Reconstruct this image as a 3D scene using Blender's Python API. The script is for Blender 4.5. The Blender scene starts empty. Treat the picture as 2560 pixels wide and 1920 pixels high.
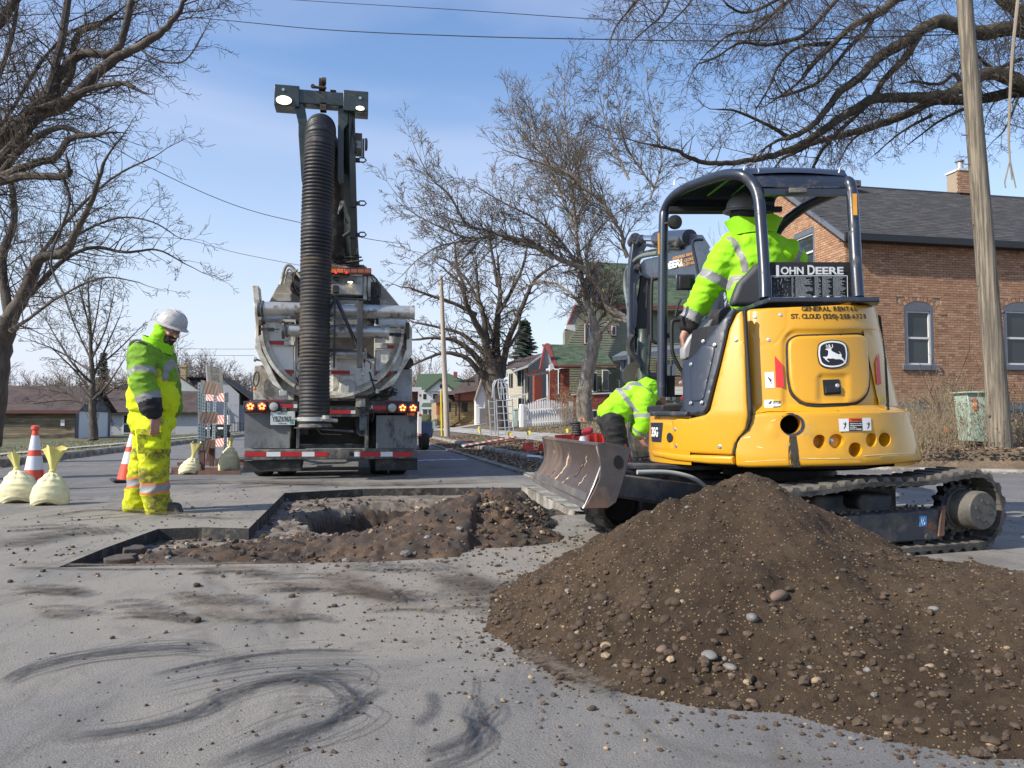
import bpy,bmesh,math,random
import numpy as np
from mathutils import Vector,Matrix,noise,geometry
R=math.radians
random.seed(7)
C=bpy.context.scene.collection
SC=bpy.context.scene

# ---------------------------------------------------------------- camera, sky, sun, exposure
CAM_H,YAW,PITCH,F=0.80,R(11.3),R(2.83),1920.0
cam=bpy.data.cameras.new('camera');cam_o=bpy.data.objects.new('camera',cam);C.objects.link(cam_o)
cam.sensor_width=36;cam.lens=27;cam.clip_start=.05;cam.clip_end=2000
cam_o.location=(0,0,CAM_H);cam_o.rotation_euler=(R(90) + PITCH,0,-YAW)
SC.camera=cam_o
SUN_D=Vector((.955,.289,-.72)).normalized()          # way the light travels
w=bpy.data.worlds.new('World');SC.world=w;w.use_nodes=True
nt=w.node_tree;nt.nodes.clear()
def N(t,**k):
 n=nt.nodes.new(t)
 for a,b in k.items(): setattr(n,a,b)
 return n
out=N('ShaderNodeOutputWorld');bg=N('ShaderNodeBackground');sky=N('ShaderNodeTexSky')
sky.sky_type='NISHITA';sky.sun_disc=False;sky.sun_elevation=math.asin(-SUN_D.z)
sky.sun_rotation=math.atan2(-SUN_D.x,-SUN_D.y);sky.air_density=1.35;sky.dust_density=.6;sky.ozone_density=3.5
tc=N('ShaderNodeTexCoord');mp=N('ShaderNodeMapping');mp.inputs['Scale'].default_value=(1.0,1.0,3.2)
mp.inputs['Location'].default_value=(.3,.1,.55)
nz=N('ShaderNodeTexNoise');nz.inputs['Scale'].default_value=1.7;nz.inputs['Detail'].default_value=7;nz.inputs['Distortion'].default_value=.5
cr=N('ShaderNodeValToRGB');cr.color_ramp.elements[0].position=.42;cr.color_ramp.elements[1].position=.78
cr.color_ramp.elements[1].color=(.42,.42,.42,1)
sep=N('ShaderNodeSeparateXYZ');mr=N('ShaderNodeMapRange')
mr.inputs['From Min'].default_value=-.02;mr.inputs['From Max'].default_value=.42;mr.inputs['To Min'].default_value=.85;mr.inputs['To Max'].default_value=0
mx=N('ShaderNodeMix',data_type='RGBA');mx.inputs['B'].default_value=(5.9,6.3,7.7,1)
ad=N('ShaderNodeMath',operation='ADD',use_clamp=True)
L=nt.links.new
L(tc.outputs['Generated'],mp.inputs['Vector']);L(mp.outputs[0],nz.inputs['Vector']);L(nz.outputs[0],cr.inputs[0])
L(tc.outputs['Generated'],sep.inputs[0]);L(sep.outputs['Z'],mr.inputs['Value'])
L(cr.outputs[0],ad.inputs[0]);L(mr.outputs[0],ad.inputs[1])
L(ad.outputs[0],mx.inputs['Factor']);hsv=N('ShaderNodeHueSaturation');hsv.inputs['Hue'].default_value=.509;hsv.inputs['Saturation'].default_value=1.08;hsv.inputs['Value'].default_value=1.5;L(sky.outputs[0],hsv.inputs['Color']);L(hsv.outputs[0],mx.inputs['A']);L(mx.outputs['Result'],bg.inputs[0])
bg.inputs[1].default_value=.1;L(bg.outputs[0],out.inputs[0])
sl=bpy.data.lights.new('sun','SUN');sl.energy=4.6;sl.angle=R(.55);sl.color=(1,.93,.82)
so=bpy.data.objects.new('sun',sl);C.objects.link(so);so.location=(-20,-10,30)
so.rotation_euler=SUN_D.to_track_quat('-Z','Y').to_euler()
SC.view_settings.view_transform='Standard';SC.view_settings.look='None'
SC.view_settings.exposure=0.45;SC.view_settings.gamma=1;SC.view_settings.use_curve_mapping=False

# ---------------------------------------------------------------- picture -> place helpers (photo pixels of 2560 x 1920)
Rt=Vector((math.cos(YAW),-math.sin(YAW),0));Fh=Vector((math.sin(YAW),math.cos(YAW),0))
Fv=Fh * math.cos(PITCH) + Vector((0,0,math.sin(PITCH)));Up=-Fh * math.sin(PITCH) + Vector((0,0,math.cos(PITCH)))
CAM=Vector((0,0,CAM_H))
def ray(px,py): return Fv + Rt * ((px - 1280) / F) + Up * ((960 - py) / F)
def P(px,py,D):                     # point seen at the pixel, D metres in front of the camera
 r=ray(px,py);return CAM + r * (D / r.dot(Fh))
def PY(px,py,y):                    # ... on the plane world y = y
 r=ray(px,py);return CAM + r * (y / r.y)
def G(px,py,h=0.0):                 # ... on the ground at height h
 r=ray(px,py);return CAM + r * ((h - CAM_H) / r.z)
def CW(xc,D,z=0.0):                 # right / forward of the camera -> world
 v=Rt * xc + Fh * D;return Vector((v.x,v.y,z))

# ---------------------------------------------------------------- materials
MATS={}
def M(name,col,rough=.6,metal=0.,var=.12,scale=6.,dirt=None,damt=.0,dscale=3.,bump=0.,bscale=60.,coat=0.,spec=.5,emit=0.,grain=None,trans=0.,detail=6.):
 """worn surface: colour broken by noise, a second colour of dirt or rust in patches, fine relief"""
 if name in MATS: return MATS[name]
 m=bpy.data.materials.new(name);m.use_nodes=True;t=m.node_tree;b=t.nodes['Principled BSDF'];l=t.links.new
 def n(ty,**k):
  x=t.nodes.new(ty)
  for a,v in k.items(): setattr(x,a,v)
  return x
 b.inputs['Roughness'].default_value=rough;b.inputs['Metallic'].default_value=metal
 b.inputs['Coat Weight'].default_value=coat;b.inputs['Specular IOR Level'].default_value=spec
 c=n('ShaderNodeTexCoord');src=c.outputs['Object']
 if grain:
  g=n('ShaderNodeMapping');g.inputs['Scale'].default_value=grain;l(src,g.inputs[0]);src=g.outputs[0]
 a=n('ShaderNodeTexNoise');a.inputs['Scale'].default_value=scale;a.inputs['Detail'].default_value=detail;a.inputs['Roughness'].default_value=.65;l(src,a.inputs[0])
 lo=tuple(max(0,x * (1 - var)) for x in col);hi=tuple(min(1,x * (1 + var)) for x in col)
 r=n('ShaderNodeValToRGB');r.color_ramp.elements[0].position=.32;r.color_ramp.elements[1].position=.68
 r.color_ramp.elements[0].color=(*lo,1);r.color_ramp.elements[1].color=(*hi,1);l(a.outputs[0],r.inputs[0])
 res=r.outputs[0]
 if dirt:
  d=n('ShaderNodeTexNoise');d.inputs['Scale'].default_value=dscale;d.inputs['Detail'].default_value=9;d.inputs['Roughness'].default_value=.7;l(src,d.inputs[0])
  e=n('ShaderNodeValToRGB');k=.66 - .36 * damt
  e.color_ramp.elements[0].position=k - .05;e.color_ramp.elements[1].position=k + .09;l(d.outputs[0],e.inputs[0])
  mxx=n('ShaderNodeMix',data_type='RGBA');mxx.inputs['B'].default_value=(*dirt,1)
  l(e.outputs[0],mxx.inputs['Factor']);l(res,mxx.inputs['A']);res=mxx.outputs['Result']
  rr=n('ShaderNodeMapRange');rr.inputs['To Min'].default_value=rough;rr.inputs['To Max'].default_value=.9
  l(e.outputs[0],rr.inputs[0]);l(rr.outputs[0],b.inputs['Roughness'])
 l(res,b.inputs['Base Color'])
 if bump:
  bn=n('ShaderNodeTexNoise');bn.inputs['Scale'].default_value=bscale;bn.inputs['Detail'].default_value=5;l(src,bn.inputs[0])
  bu=n('ShaderNodeBump');bu.inputs['Strength'].default_value=min(1,bump);bu.inputs['Distance'].default_value=.004 if bscale > 30 else .02;l(bn.outputs[0],bu.inputs['Height']);l(bu.outputs[0],b.inputs['Normal'])
 if emit: b.inputs['Emission Color'].default_value=(*col,1);b.inputs['Emission Strength'].default_value=emit
 if trans: b.inputs['Transmission Weight'].default_value=trans
 MATS[name]=m;return m

# ---------------------------------------------------------------- mesh building
class MB:
 def __init__(s): s.v=[];s.f=[];s.m=[]
 def add(s,vs,fs,mi=0):
  k=len(s.v);s.v += [tuple(x) for x in vs];s.f += [tuple(i + k for i in f) for f in fs];s.m += [mi] * len(fs);return s
 def box(s,a,b,mi=0,rot=None,c=None):
  x0,y0,z0=a;x1,y1,z1=b
  vs=[Vector(p) for p in ((x0,y0,z0),(x1,y0,z0),(x1,y1,z0),(x0,y1,z0),(x0,y0,z1),(x1,y0,z1),(x1,y1,z1),(x0,y1,z1))]
  if rot is not None:
   c=Vector(c) if c else (Vector(a) + Vector(b)) / 2
   vs=[rot @ (p - c) + c for p in vs]
  return s.add(vs,[(3,2,1,0),(4,5,6,7),(0,1,5,4),(1,2,6,5),(2,3,7,6),(3,0,4,7)],mi)
 def hexa(s,q0,q1,mi=0):       # two quads joined
  return s.add(list(q0) + list(q1),[(3,2,1,0),(4,5,6,7),(0,1,5,4),(1,2,6,5),(2,3,7,6),(3,0,4,7)],mi)
 def prism(s,pts,ext,mi=0):    # polygon (3D points) extruded by a vector
  n=len(pts);e=Vector(ext);a=[Vector(p) for p in pts]
  return s.add(a + [p + e for p in a],[tuple(range(n))[::-1],tuple(range(n,2*n))] + [(i,(i+1) % n,(i+1) % n + n,i + n) for i in range(n)],mi)
 def tube(s,pts,r,n=8,mi=0,cap=True,flat=1.0):
  pts=[Vector(p) for p in pts];rs=r if isinstance(r,(list,tuple)) else [r] * len(pts)
  k=len(s.v);up=None
  for i,p in enumerate(pts):
   d=(pts[min(i+1,len(pts)-1)] - pts[max(i-1,0)])
   d=d.normalized() if d.length > 1e-9 else Vector((0,0,1))
   if up is None: up=Vector((0,0,1)) if abs(d.z) < .9 else Vector((1,0,0))
   x=d.cross(up)
   if x.length < 1e-4: x=d.orthogonal()
   x.normalize();y=x.cross(d).normalized();up=y
   s.v += [tuple(p + (x * math.cos(2*math.pi*j/n) + y * math.sin(2*math.pi*j/n) * flat) * rs[i]) for j in range(n)]
  m=len(pts)
  fs=[(k+i*n+j,k+i*n+(j+1) % n,k+(i+1)*n+(j+1) % n,k+(i+1)*n+j) for i in range(m-1) for j in range(n)]
  if cap: fs += [tuple(k+j for j in range(n))[::-1],tuple(k+(m-1)*n+j for j in range(n))]
  s.f += fs;s.m += [mi] * len(fs);return s
 def cyl(s,a,b,r,n=16,mi=0,r2=None): return s.tube([a,b],[r,r if r2 is None else r2],n,mi)
 def lathe(s,prof,o=(0,0,0),axis=(0,0,1),n=24,mi=0,wob=None,cap=True):
  ax=Vector(axis).normalized();x=ax.orthogonal().normalized()
  if abs(ax.z) > .99: x=Vector((1,0,0))
  y=ax.cross(x);k=len(s.v);o=Vector(o);m=len(prof)
  for i,(r,h) in enumerate(prof):
   for j in range(n):
    t=2*math.pi*j/n;q=r * (wob(t,h) if wob else 1)
    s.v.append(tuple(o + ax*h + x*q*math.cos(t) + y*q*math.sin(t)))
  fs=[(k+i*n+j,k+i*n+(j+1) % n,k+(i+1)*n+(j+1) % n,k+(i+1)*n+j) for i in range(m-1) for j in range(n)]
  if cap: fs += [tuple(k+j for j in range(n))[::-1],tuple(k+(m-1)*n+j for j in range(n))]
  s.f += fs;s.m += [mi]*len(fs);return s
 def grid(s,fn,nu,nv,mi=0):
  k=len(s.v)
  for j in range(nv+1):
   for i in range(nu+1): s.v.append(tuple(fn(i/nu,j/nv)))
  fs=[(k+j*(nu+1)+i,k+j*(nu+1)+i+1,k+(j+1)*(nu+1)+i+1,k+(j+1)*(nu+1)+i) for j in range(nv) for i in range(nu)]
  s.f += fs;s.m += [mi]*len(fs);return s
 def build(s,name,mats,parent=None,bevel=0,seg=2,smooth=False,loc=None,recalc=False):
  me=bpy.data.meshes.new(name)
  me.from_pydata(s.v,[],s.f)
  if not isinstance(mats,(list,tuple)): mats=[mats]
  for m in mats: me.materials.append(m)
  if len(mats) > 1: me.polygons.foreach_set('material_index',s.m)
  if recalc:
   bm=bmesh.new();bm.from_mesh(me);bmesh.ops.recalc_face_normals(bm,faces=bm.faces);bm.to_mesh(me);bm.free()
  if smooth:
   me.polygons.foreach_set('use_smooth',[True]*len(me.polygons));me.set_sharp_from_angle(angle=R(38))
  o=bpy.data.objects.new(name,me);C.objects.link(o)
  if parent: o.parent=parent
  if loc: o.location=loc
  if bevel:
   b=o.modifiers.new('bevel','BEVEL');b.width=bevel;b.segments=seg;b.limit_method='ANGLE';b.angle_limit=R(35)
   if smooth or seg > 1:
    me.polygons.foreach_set('use_smooth',[True]*len(me.polygons));me.set_sharp_from_angle(angle=R(60))
    b.harden_normals=False
  return o
def thing(name,label,cat,loc=(0,0,0),rz=0,group=None):
 o=bpy.data.objects.new(name,None);C.objects.link(o);o.location=loc;o.rotation_euler=(0,0,rz);o.empty_display_size=.1
 o['label']=label;o['category']=cat
 if group: o['group']=group
 return o
def tag(o,label=None,cat=None,group=None,kind=None):
 for k,v in (('label',label),('category',cat),('group',group),('kind',kind)):
  if v: o[k]=v
 return o
def copy_tree(o,parent=None):
 c=o.copy();C.objects.link(c);c.parent=parent
 for ch in list(o.children): copy_tree(ch,c)
 return c
def put(name,me,parent,loc,rot=None,sc=None):        # another object on shared mesh data
 o=bpy.data.objects.new(name,me);C.objects.link(o);o.parent=parent;o.location=loc
 if rot is not None: o.rotation_euler=rot
 if sc is not None: o.scale=sc
 return o
def text(body,mat,parent,origin,xdir,zdir,size,name='lettering',depth=.001,align='CENTER',bold=0.,space=1.,wfit=None):
 cu=bpy.data.curves.new(name,'FONT');cu.body=body;cu.size=size;cu.align_x=align;cu.align_y='CENTER';cu.extrude=depth;cu.offset=bold;cu.space_character=space
 t=bpy.data.objects.new(name,cu);C.objects.link(t)
 bpy.context.view_layer.update()
 me=bpy.data.meshes.new_from_object(t.evaluated_get(bpy.context.evaluated_depsgraph_get()))
 C.objects.unlink(t);bpy.data.objects.remove(t)
 me.materials.clear();me.materials.append(mat)
 o=bpy.data.objects.new(name,me);C.objects.link(o);o.parent=parent
 x=Vector(xdir).normalized();y=Vector(zdir).normalized();z=x.cross(y)
 s=1.
 if wfit:
  xs=[v.co.x for v in me.vertices];s=wfit / max(1e-6,max(xs) - min(xs))
 o.matrix_local=Matrix.Translation(Vector(origin)) @ Matrix(((x.x*s,y.x,z.x),(x.y*s,y.y,z.y),(x.z*s,y.z,z.z))).to_4x4()
 return o
def fbm(x,y,z=0.,s=1.,o=4): return noise.fractal(Vector((x*s,y*s,z*s)),.9,2.1,o)
def along(pts_,n=8):
 q=[]
 pts_=[Vector(p) for p in pts_]
 for i in range(len(pts_)-1):
  p0,p1,p2,p3=pts_[max(i-1,0)],pts_[i],pts_[i+1],pts_[min(i+2,len(pts_)-1)]
  for k in range(n): f=k/n;q.append(.5*((2*p1)+(p2-p0)*f+(2*p0-5*p1+4*p2-p3)*f*f+(3*p1-p0-3*p2+p3)*f**3))
 return q+[pts_[-1]]
# ================================================================ GROUND
def sm(a,b,x):
 t=max(0.,min(1.,(x - a) / (b - a)));return t * t * (3 - 2 * t)
def h_right(x,y): return .12 + .95 * sm(3.5,13,x) * (.3 + .7 * sm(12,20,y)) + .02 * fbm(x,y,0,.9)
def h_left(x,y): return .12 - .05 * min(10.5,max(0,-6.3 - x)) + .012 * fbm(x,y,3,.7)
earth_m=M('earth',(.11,.10,.07),.95,var=.3,scale=.4)
MB().grid(lambda u,v: ((u-.5)*1600,(v-.5)*1600,-.9),8,8).build('ground',earth_m)['kind']='structure'

def road_material():
 m=bpy.data.materials.new('asphalt');m.use_nodes=True;t=m.node_tree;b=t.nodes['Principled BSDF'];l=t.links.new
 def n(ty,**k):
  x=t.nodes.new(ty)
  for a,v in k.items(): setattr(x,a,v)
  return x
 c=n('ShaderNodeTexCoord')
 def nz(scale,det=6,ro=.6,dist=0.,g=None):
  x=n('ShaderNodeTexNoise');x.inputs['Scale'].default_value=scale;x.inputs['Detail'].default_value=det;x.inputs['Roughness'].default_value=ro;x.inputs['Distortion'].default_value=dist
  if g:
   q=n('ShaderNodeMapping');q.inputs['Scale'].default_value=g;l(c.outputs['Object'],q.inputs[0]);l(q.outputs[0],x.inputs[0])
  else: l(c.outputs['Object'],x.inputs[0])
  return x.outputs[0]
 def ramp(i,*st):
  r=n('ShaderNodeValToRGB');e=r.color_ramp.elements
  while len(e) < len(st): e.new(.5)
  for q,(p,col) in zip(e,st): q.position=p;q.color=(*col,1) if len(col) == 3 else col
  l(i,r.inputs[0]);return r.outputs[0]
 def mix(f,a,bb,blend='MIX'):
  x=n('ShaderNodeMix',data_type='RGBA',blend_type=blend)
  if isinstance(f,float): x.inputs['Factor'].default_value=f
  else: l(f,x.inputs['Factor'])
  for k,v in (('A',a),('B',bb)):
   if isinstance(v,tuple): x.inputs[k].default_value=(*v,1)
   else: l(v,x.inputs[k])
  return x.outputs['Result']
 col=ramp(nz(1.1,8,.6,.4),(.3,(.145,.141,.138)),(.7,(.212,.206,.196)))
 # pale dust blown round the works
 dp=n('ShaderNodeVectorMath',operation='DISTANCE');l(c.outputs['Object'],dp.inputs[0]);dp.inputs[1].default_value=(1.0,6.2,0)
 dm=n('ShaderNodeMapRange');dm.inputs['From Min'].default_value=2.6;dm.inputs['From Max'].default_value=8.0;dm.inputs['To Min'].default_value=.27;dm.inputs['To Max'].default_value=-.22;l(dp.outputs['Value'],dm.inputs[0])
 a=n('ShaderNodeMath',operation='ADD');l(nz(.9,9,.65,.5),a.inputs[0]);l(dm.outputs[0],a.inputs[1])
 col=mix(ramp(a.outputs[0],(.48,(0,0,0)),(.74,(.92,.92,.92))),col,(.30,.272,.228))
 col=mix(ramp(nz(2.6,8,.75,1.2,(1,.35,1)),(.50,(0,0,0)),(.66,(.6,.6,.6))),col,(.095,.083,.07))
 # aggregate speckle
 vo=n('ShaderNodeTexVoronoi');vo.inputs['Scale'].default_value=95;l(c.outputs['Object'],vo.inputs[0])
 col=mix(ramp(vo.outputs['Distance'],(.0,(.55,.55,.55)),(.16,(0,0,0))),col,(.36,.34,.31))
 col=mix(ramp(nz(160,3),(.36,(.45,.45,.45)),(.55,(0,0,0))),col,(.06,.06,.06))
 col=mix(ramp(nz(22,6,.8),(.60,(0,0,0)),(.70,(.55,.55,.55))),col,(.09,.078,.066))
 l(col,b.inputs['Base Color']);b.inputs['Roughness'].default_value=.82;b.inputs['Specular IOR Level'].default_value=.35
 h=n('ShaderNodeMath',operation='ADD');l(nz(150,4,.7),h.inputs[0]);l(nz(14,6,.7),h.inputs[1])
 bu=n('ShaderNodeBump');bu.inputs['Strength'].default_value=.8;bu.inputs['Distance'].default_value=.006;l(h.outputs[0],bu.inputs['Height']);l(bu.outputs[0],b.inputs['Normal'])
 MATS['asphalt']=m;return m
road_m=road_material()
PATCH=[G(*p).to_2d() for p in ((712,1232),(905,1222),(1110,1219),(1306,1219),(1372,1248),(1440,1287),(1330,1289),(1215,1291),(1190,1340),(1150,1392),(960,1404),(700,1409),(420,1413),(145,1418),(262,1370),(395,1322),(505,1318),(622,1321))]
ROAD_OUT=[Vector(p) for p in ((-6.2,-30),(60,-30),(60,-2),(20,5),(14,8),(11.5,9.4),(9.9,10.5),(8.4,11.6),(6.4,12.0),(4.7,12.35),(3.8,13),(3.3,14.2),(3.3,170),(-6.2,170))]
pts=ROAD_OUT + PATCH;nO=len(ROAD_OUT);nP=len(PATCH)
edges=[(i,(i+1) % nO) for i in range(nO)] + [(nO+i,nO+(i+1) % nP) for i in range(nP)]
vs,es,fs,_,_,_=geometry.delaunay_2d_cdt([p.to_2d() if len(p) > 2 else p for p in pts],edges,[],0,1e-5)
def inside(p,poly):
 r=False;n=len(poly)
 for i in range(n):
  a,b=poly[i],poly[(i+1) % n]
  if (a.y > p.y) != (b.y > p.y) and p.x < (b.x-a.x)*(p.y-a.y)/(b.y-a.y)+a.x: r=not r
 return r
fs2=[]
for f in fs:
 c=sum((vs[i] for i in f),Vector((0,0))) / len(f)
 if inside(c,ROAD_OUT) and not inside(c,PATCH): fs2.append(f)
mb=MB();mb.add([(v.x,v.y,0) for v in vs],fs2);rd=mb.build('road',road_m,recalc=True);rd['kind']='structure'
if rd.data.polygons[0].normal.z < 0: rd.data.flip_normals()
# cut edge of the pavement round the excavation
cut_m=M('cut_asphalt',(.032,.031,.03),.9,var=.4,scale=40,dirt=(.13,.115,.09),damt=.3,dscale=9,bump=.8,bscale=70)
mb=MB()
for i in range(nP):
 a,b=PATCH[i],PATCH[(i+1) % nP];m=max(2,int((b-a).length/.06))
 d=(b-a).normalized();nn=Vector((-d.y,d.x))
 def e(u,v):
  q=a.lerp(b,u);k=.0 if v > .99 else .012*noise.noise(Vector((q.x*9,q.y*9,v*3))) + .012*(1-v)
  return (q.x - nn.x*k,q.y - nn.y*k,-.24*(1-v))
 mb.grid(e,m,3)
mb.build('pavement_cut_edge',cut_m)['kind']='structure'

# ---- dug-out floor, pit and the heaped soil round it
def c2(px,D): return CW((px-1280)/F*D,D)
pitc=CW(-1.05,7.35);heapc=CW(-.36,6.55)
def cam_uv(x,y):
 v=Vector((x,y,0));return v.dot(Rt),v.dot(Fh)
def edge_d(x,y):
 p=Vector((x,y));best=9
 for i in range(nP):
  a,b=PATCH[i],PATCH[(i+1) % nP];ab=b-a;t=max(0,min(1,(p-a).dot(ab)/ab.length_squared));best=min(best,(a+ab*t-p).length)
 return best if inside(p,PATCH) else -best
def floor_z(x,y):
 u,v=cam_uv(x,y);ed=edge_d(x,y)
 z=-.095 + .012*fbm(x,y,1,2.2) + .006*fbm(x,y,2,11)
 # ridge of brown soil along the front
 rid=math.exp(-((v-5.05-.1*u)/.42)**2) * sm(-2.9,-1.9,u) * (1-sm(.2,.9,u))
 rid2=math.exp(-((v-5.55)/.35)**2) * sm(-2.4,-1.6,u) * (1-sm(-.2,.4,u))
 z += rid*(.085+.05*fbm(x,y,5,2.0)) + rid2*.05
 hp=math.hypot((u+.30)/.85,(v-6.25)/1.15);z += max(0,1-hp)**.8 * .31 * (1+.3*fbm(x,y,6,2.4))
 hp=math.hypot((u+.55)/.9,(v-5.3)/.7);z += max(0,1-hp) * .14
 # pit
 r=math.hypot((u+1.12)/.86,(v-7.30)/1.22) + .09*fbm(x,y,8,1.5) + .04*fbm(x,y,9,5)
 z -= .95 * (1 - sm(.62,1.02,r))
 loose=rid + rid2 + max(0,1-hp) + (1 if r < 1.25 else 0)
 z += (.026*fbm(x,y,4,8) + .020*fbm(x,y,7,22) + .008*fbm(x,y,9,60)) * min(1,.25 + loose)
 if ed < .04 and not (v < 6.95 and u > -.9): z=min(z,-.03 if ed > -.03 else -.06)
 if ed < .02: k=min(1,(.02-ed)/.12);z += (-.05-z)*k*k*(3-2*k)
 return z
xs=[p.x for p in PATCH];ys=[p.y for p in PATCH];x0,x1,y0,y1=min(xs)-.02,max(xs)+.02,min(ys)-.02,max(ys)+.02
nx,ny=int((x1-x0)/.024),int((y1-y0)/.024)
mb=MB();Z={}
for j in range(ny+1):
 for i in range(nx+1):
  x,y=x0+(x1-x0)*i/nx,y0+(y1-y0)*j/ny;Z[i,j]=floor_z(x,y);mb.v.append((x,y,Z[i,j]))
for j in range(ny):
 for i in range(nx):
  a=j*(nx+1)+i;x,y,z=mb.v[a];u,v=cam_uv(x,y)
  if edge_d(x,y) < -.12: continue
  brown=sm(-.10,-.04,z + .03*fbm(x,y,0,3)) if v < 6.6 else 0
  mb.f.append((a,a+1,a+nx+2,a+nx+1));mb.m.append(1 if (brown > .5 and v < 6.9) or z < -.2 else 0)
dirt_m=M('dug_dirt',(.10,.082,.066),.95,var=.35,scale=9,dirt=(.20,.165,.13),damt=.5,dscale=3,bump=.8,bscale=45)
soil_m=M('fresh_soil',(.082,.050,.030),.95,var=.6,scale=14,dirt=(.04,.03,.023),damt=.5,dscale=4,bump=.9,bscale=90)
ex=mb.build('excavated_ground',[dirt_m,soil_m],smooth=True);ex['kind']='structure'
def ground_z(x,y):
 i,j=round((x-x0)/(x1-x0)*nx),round((y-y0)/(y1-y0)*ny)
 p=Vector((x,y))
 return max(0,Z.get((i,j),0)) if not inside(p,PATCH) else Z.get((i,j),0)

# heap of soil spilling over the pavement beside the pit
def spill(u,v):
 a=max(0,1-math.hypot((u+.16)/.52,(v-6.15)/.8));b=max(0,1-math.hypot((u+.25)/.62,(v-5.4)/.5));c=max(0,1-math.hypot((u-.08)/.32,(v-6.75)/.35))
 return .24*a**.8 + .14*b**.8 + .12*c
spc=CW(-.05,6.0)
mb=MB()
def sp(u_,v_):
 u,v=-.75+1.5*u_,4.8+2.6*v_;p=CW(u,v);h=spill(u,v)
 return (p.x-spc.x,p.y-spc.y,h*(1+.5*fbm(p.x,p.y,1,3)) + (.03*fbm(p.x,p.y,1,12)+.014*fbm(p.x,p.y,1,35))*min(1,h*22) - .004 - .03*(h < .003))
mb.grid(sp,76,120);o=mb.build('soil_heap',soil_m,smooth=True,loc=(spc.x,spc.y,0));tag(o,'low heap of dark brown soil spilling over the pavement beside the pit','soil heap')

# ---- the big pile in front
pile_m=bpy.data.materials.new('pile_soil')
def soil_shader(m,base,hi,pebble):
 m.use_nodes=True;t=m.node_tree;b=t.nodes['Principled BSDF'];l=t.links.new
 c=t.nodes.new('ShaderNodeTexCoord')
 def nz(s,d=8,r=.7):
  x=t.nodes.new('ShaderNodeTexNoise');x.inputs['Scale'].default_value=s;x.inputs['Detail'].default_value=d;x.inputs['Roughness'].default_value=r;l(c.outputs['Object'],x.inputs[0]);return x.outputs[0]
 def ramp(i,*st):
  r=t.nodes.new('ShaderNodeValToRGB');e=r.color_ramp.elements
  for q,(p,col) in zip(e,st): q.position=p;q.color=(*col,1)
  l(i,r.inputs[0]);return r.outputs[0]
 def mix(f,a,bb):
  x=t.nodes.new('ShaderNodeMix');x.data_type='RGBA';l(f,x.inputs['Factor'])
  for k,v in (('A',a),('B',bb)):
   if isinstance(v,tuple): x.inputs[k].default_value=(*v,1)
   else: l(v,x.inputs[k])
  return x.outputs['Result']
 col=ramp(nz(1.7),(.38,base),(.65,hi))
 col=mix(ramp(nz(28,6,.8),(.5,(0,0,0)),(.66,(.8,.8,.8))),col,tuple(x*.55 for x in base))
 v=t.nodes.new('ShaderNodeTexVoronoi');v.inputs['Scale'].default_value=120;l(c.outputs['Object'],v.inputs[0])
 v2=t.nodes.new('ShaderNodeMath');v2.operation='GREATER_THAN';v2.inputs[1].default_value=.86;sp_=t.nodes.new('ShaderNodeSeparateColor');l(v.outputs['Color'],sp_.inputs[0]);l(sp_.outputs[0],v2.inputs[0])
 mm=t.nodes.new('ShaderNodeMath');mm.operation='MULTIPLY';l(v2.outputs[0],mm.inputs[0])
 lt=t.nodes.new('ShaderNodeMath');lt.operation='LESS_THAN';lt.inputs[1].default_value=.35;l(v.outputs['Distance'],lt.inputs[0]);l(lt.outputs[0],mm.inputs[1])
 col=mix(mm.outputs[0],col,pebble)
 l(col,b.inputs['Base Color']);b.inputs['Roughness'].default_value=.95;b.inputs['Specular IOR Level'].default_value=.2
 ad_=t.nodes.new('ShaderNodeMath');ad_.operation='ADD';l(nz(60,8,.8),ad_.inputs[0]);l(nz(240,3),ad_.inputs[1])
 bu=t.nodes.new('ShaderNodeBump');bu.inputs['Strength'].default_value=1;bu.inputs['Distance'].default_value=.008;l(ad_.outputs[0],bu.inputs['Height']);l(bu.outputs[0],b.inputs['Normal'])
soil_shader(pile_m,(.062,.042,.027),(.128,.088,.055),(.34,.24,.13))
def pile_h(u,v):
 a=.605*max(0,1-math.hypot((u-.97)/1.10,(v-3.25)/1.14))
 if a > .52: a=.52 + (a-.52)*.75
 b=.31*max(0,1-math.hypot((u-1.75)/1.25,(v-2.62)/.88))
 c=.22*max(0,1-math.hypot((u-2.6)/1.35,(v-2.45)/.85))
 d=.09*max(0,1-math.hypot((u-.52)/.58,(v-2.85)/.60))
 e=(max(a,0)**3 + b**3 + c**3 + d**3)**(1/3)
 return e
pc=CW(1.2,2.9)
mb=MB()
def pf(a,b):
 u,v=-.3+3.9*a,1.35+3.2*b;p=CW(u,v);h=pile_h(u + .06*fbm(p.x,p.y,3,2),v + .06*fbm(p.x,p.y,7,2));k=min(1,h*14)
 h += k*(.042*fbm(p.x,p.y,0,2.4)+.016*fbm(p.x,p.y,2,9)+.008*fbm(p.x,p.y,4,30)+.004*fbm(p.x,p.y,6,90)) - .003
 if h < .002: h=-.03
 return (p.x-pc.x,p.y-pc.y,h)
pn=(330,272);mb.grid(pf,*pn)
PV=mb.v[:]
pile=mb.build('soil_pile',pile_m,smooth=True,loc=(pc.x,pc.y,0));tag(pile,'big brown pile of loose soil and pebbles in front of the excavator','soil pile')
def pile_z(u,v):
 i=round((u+.3)/3.9*pn[0]);j=round((v-1.35)/3.2*pn[1])
 if 0 <= i <= pn[0] and 0 <= j <= pn[1]: return PV[j*(pn[0]+1)+i][2]
 return -1
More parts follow.
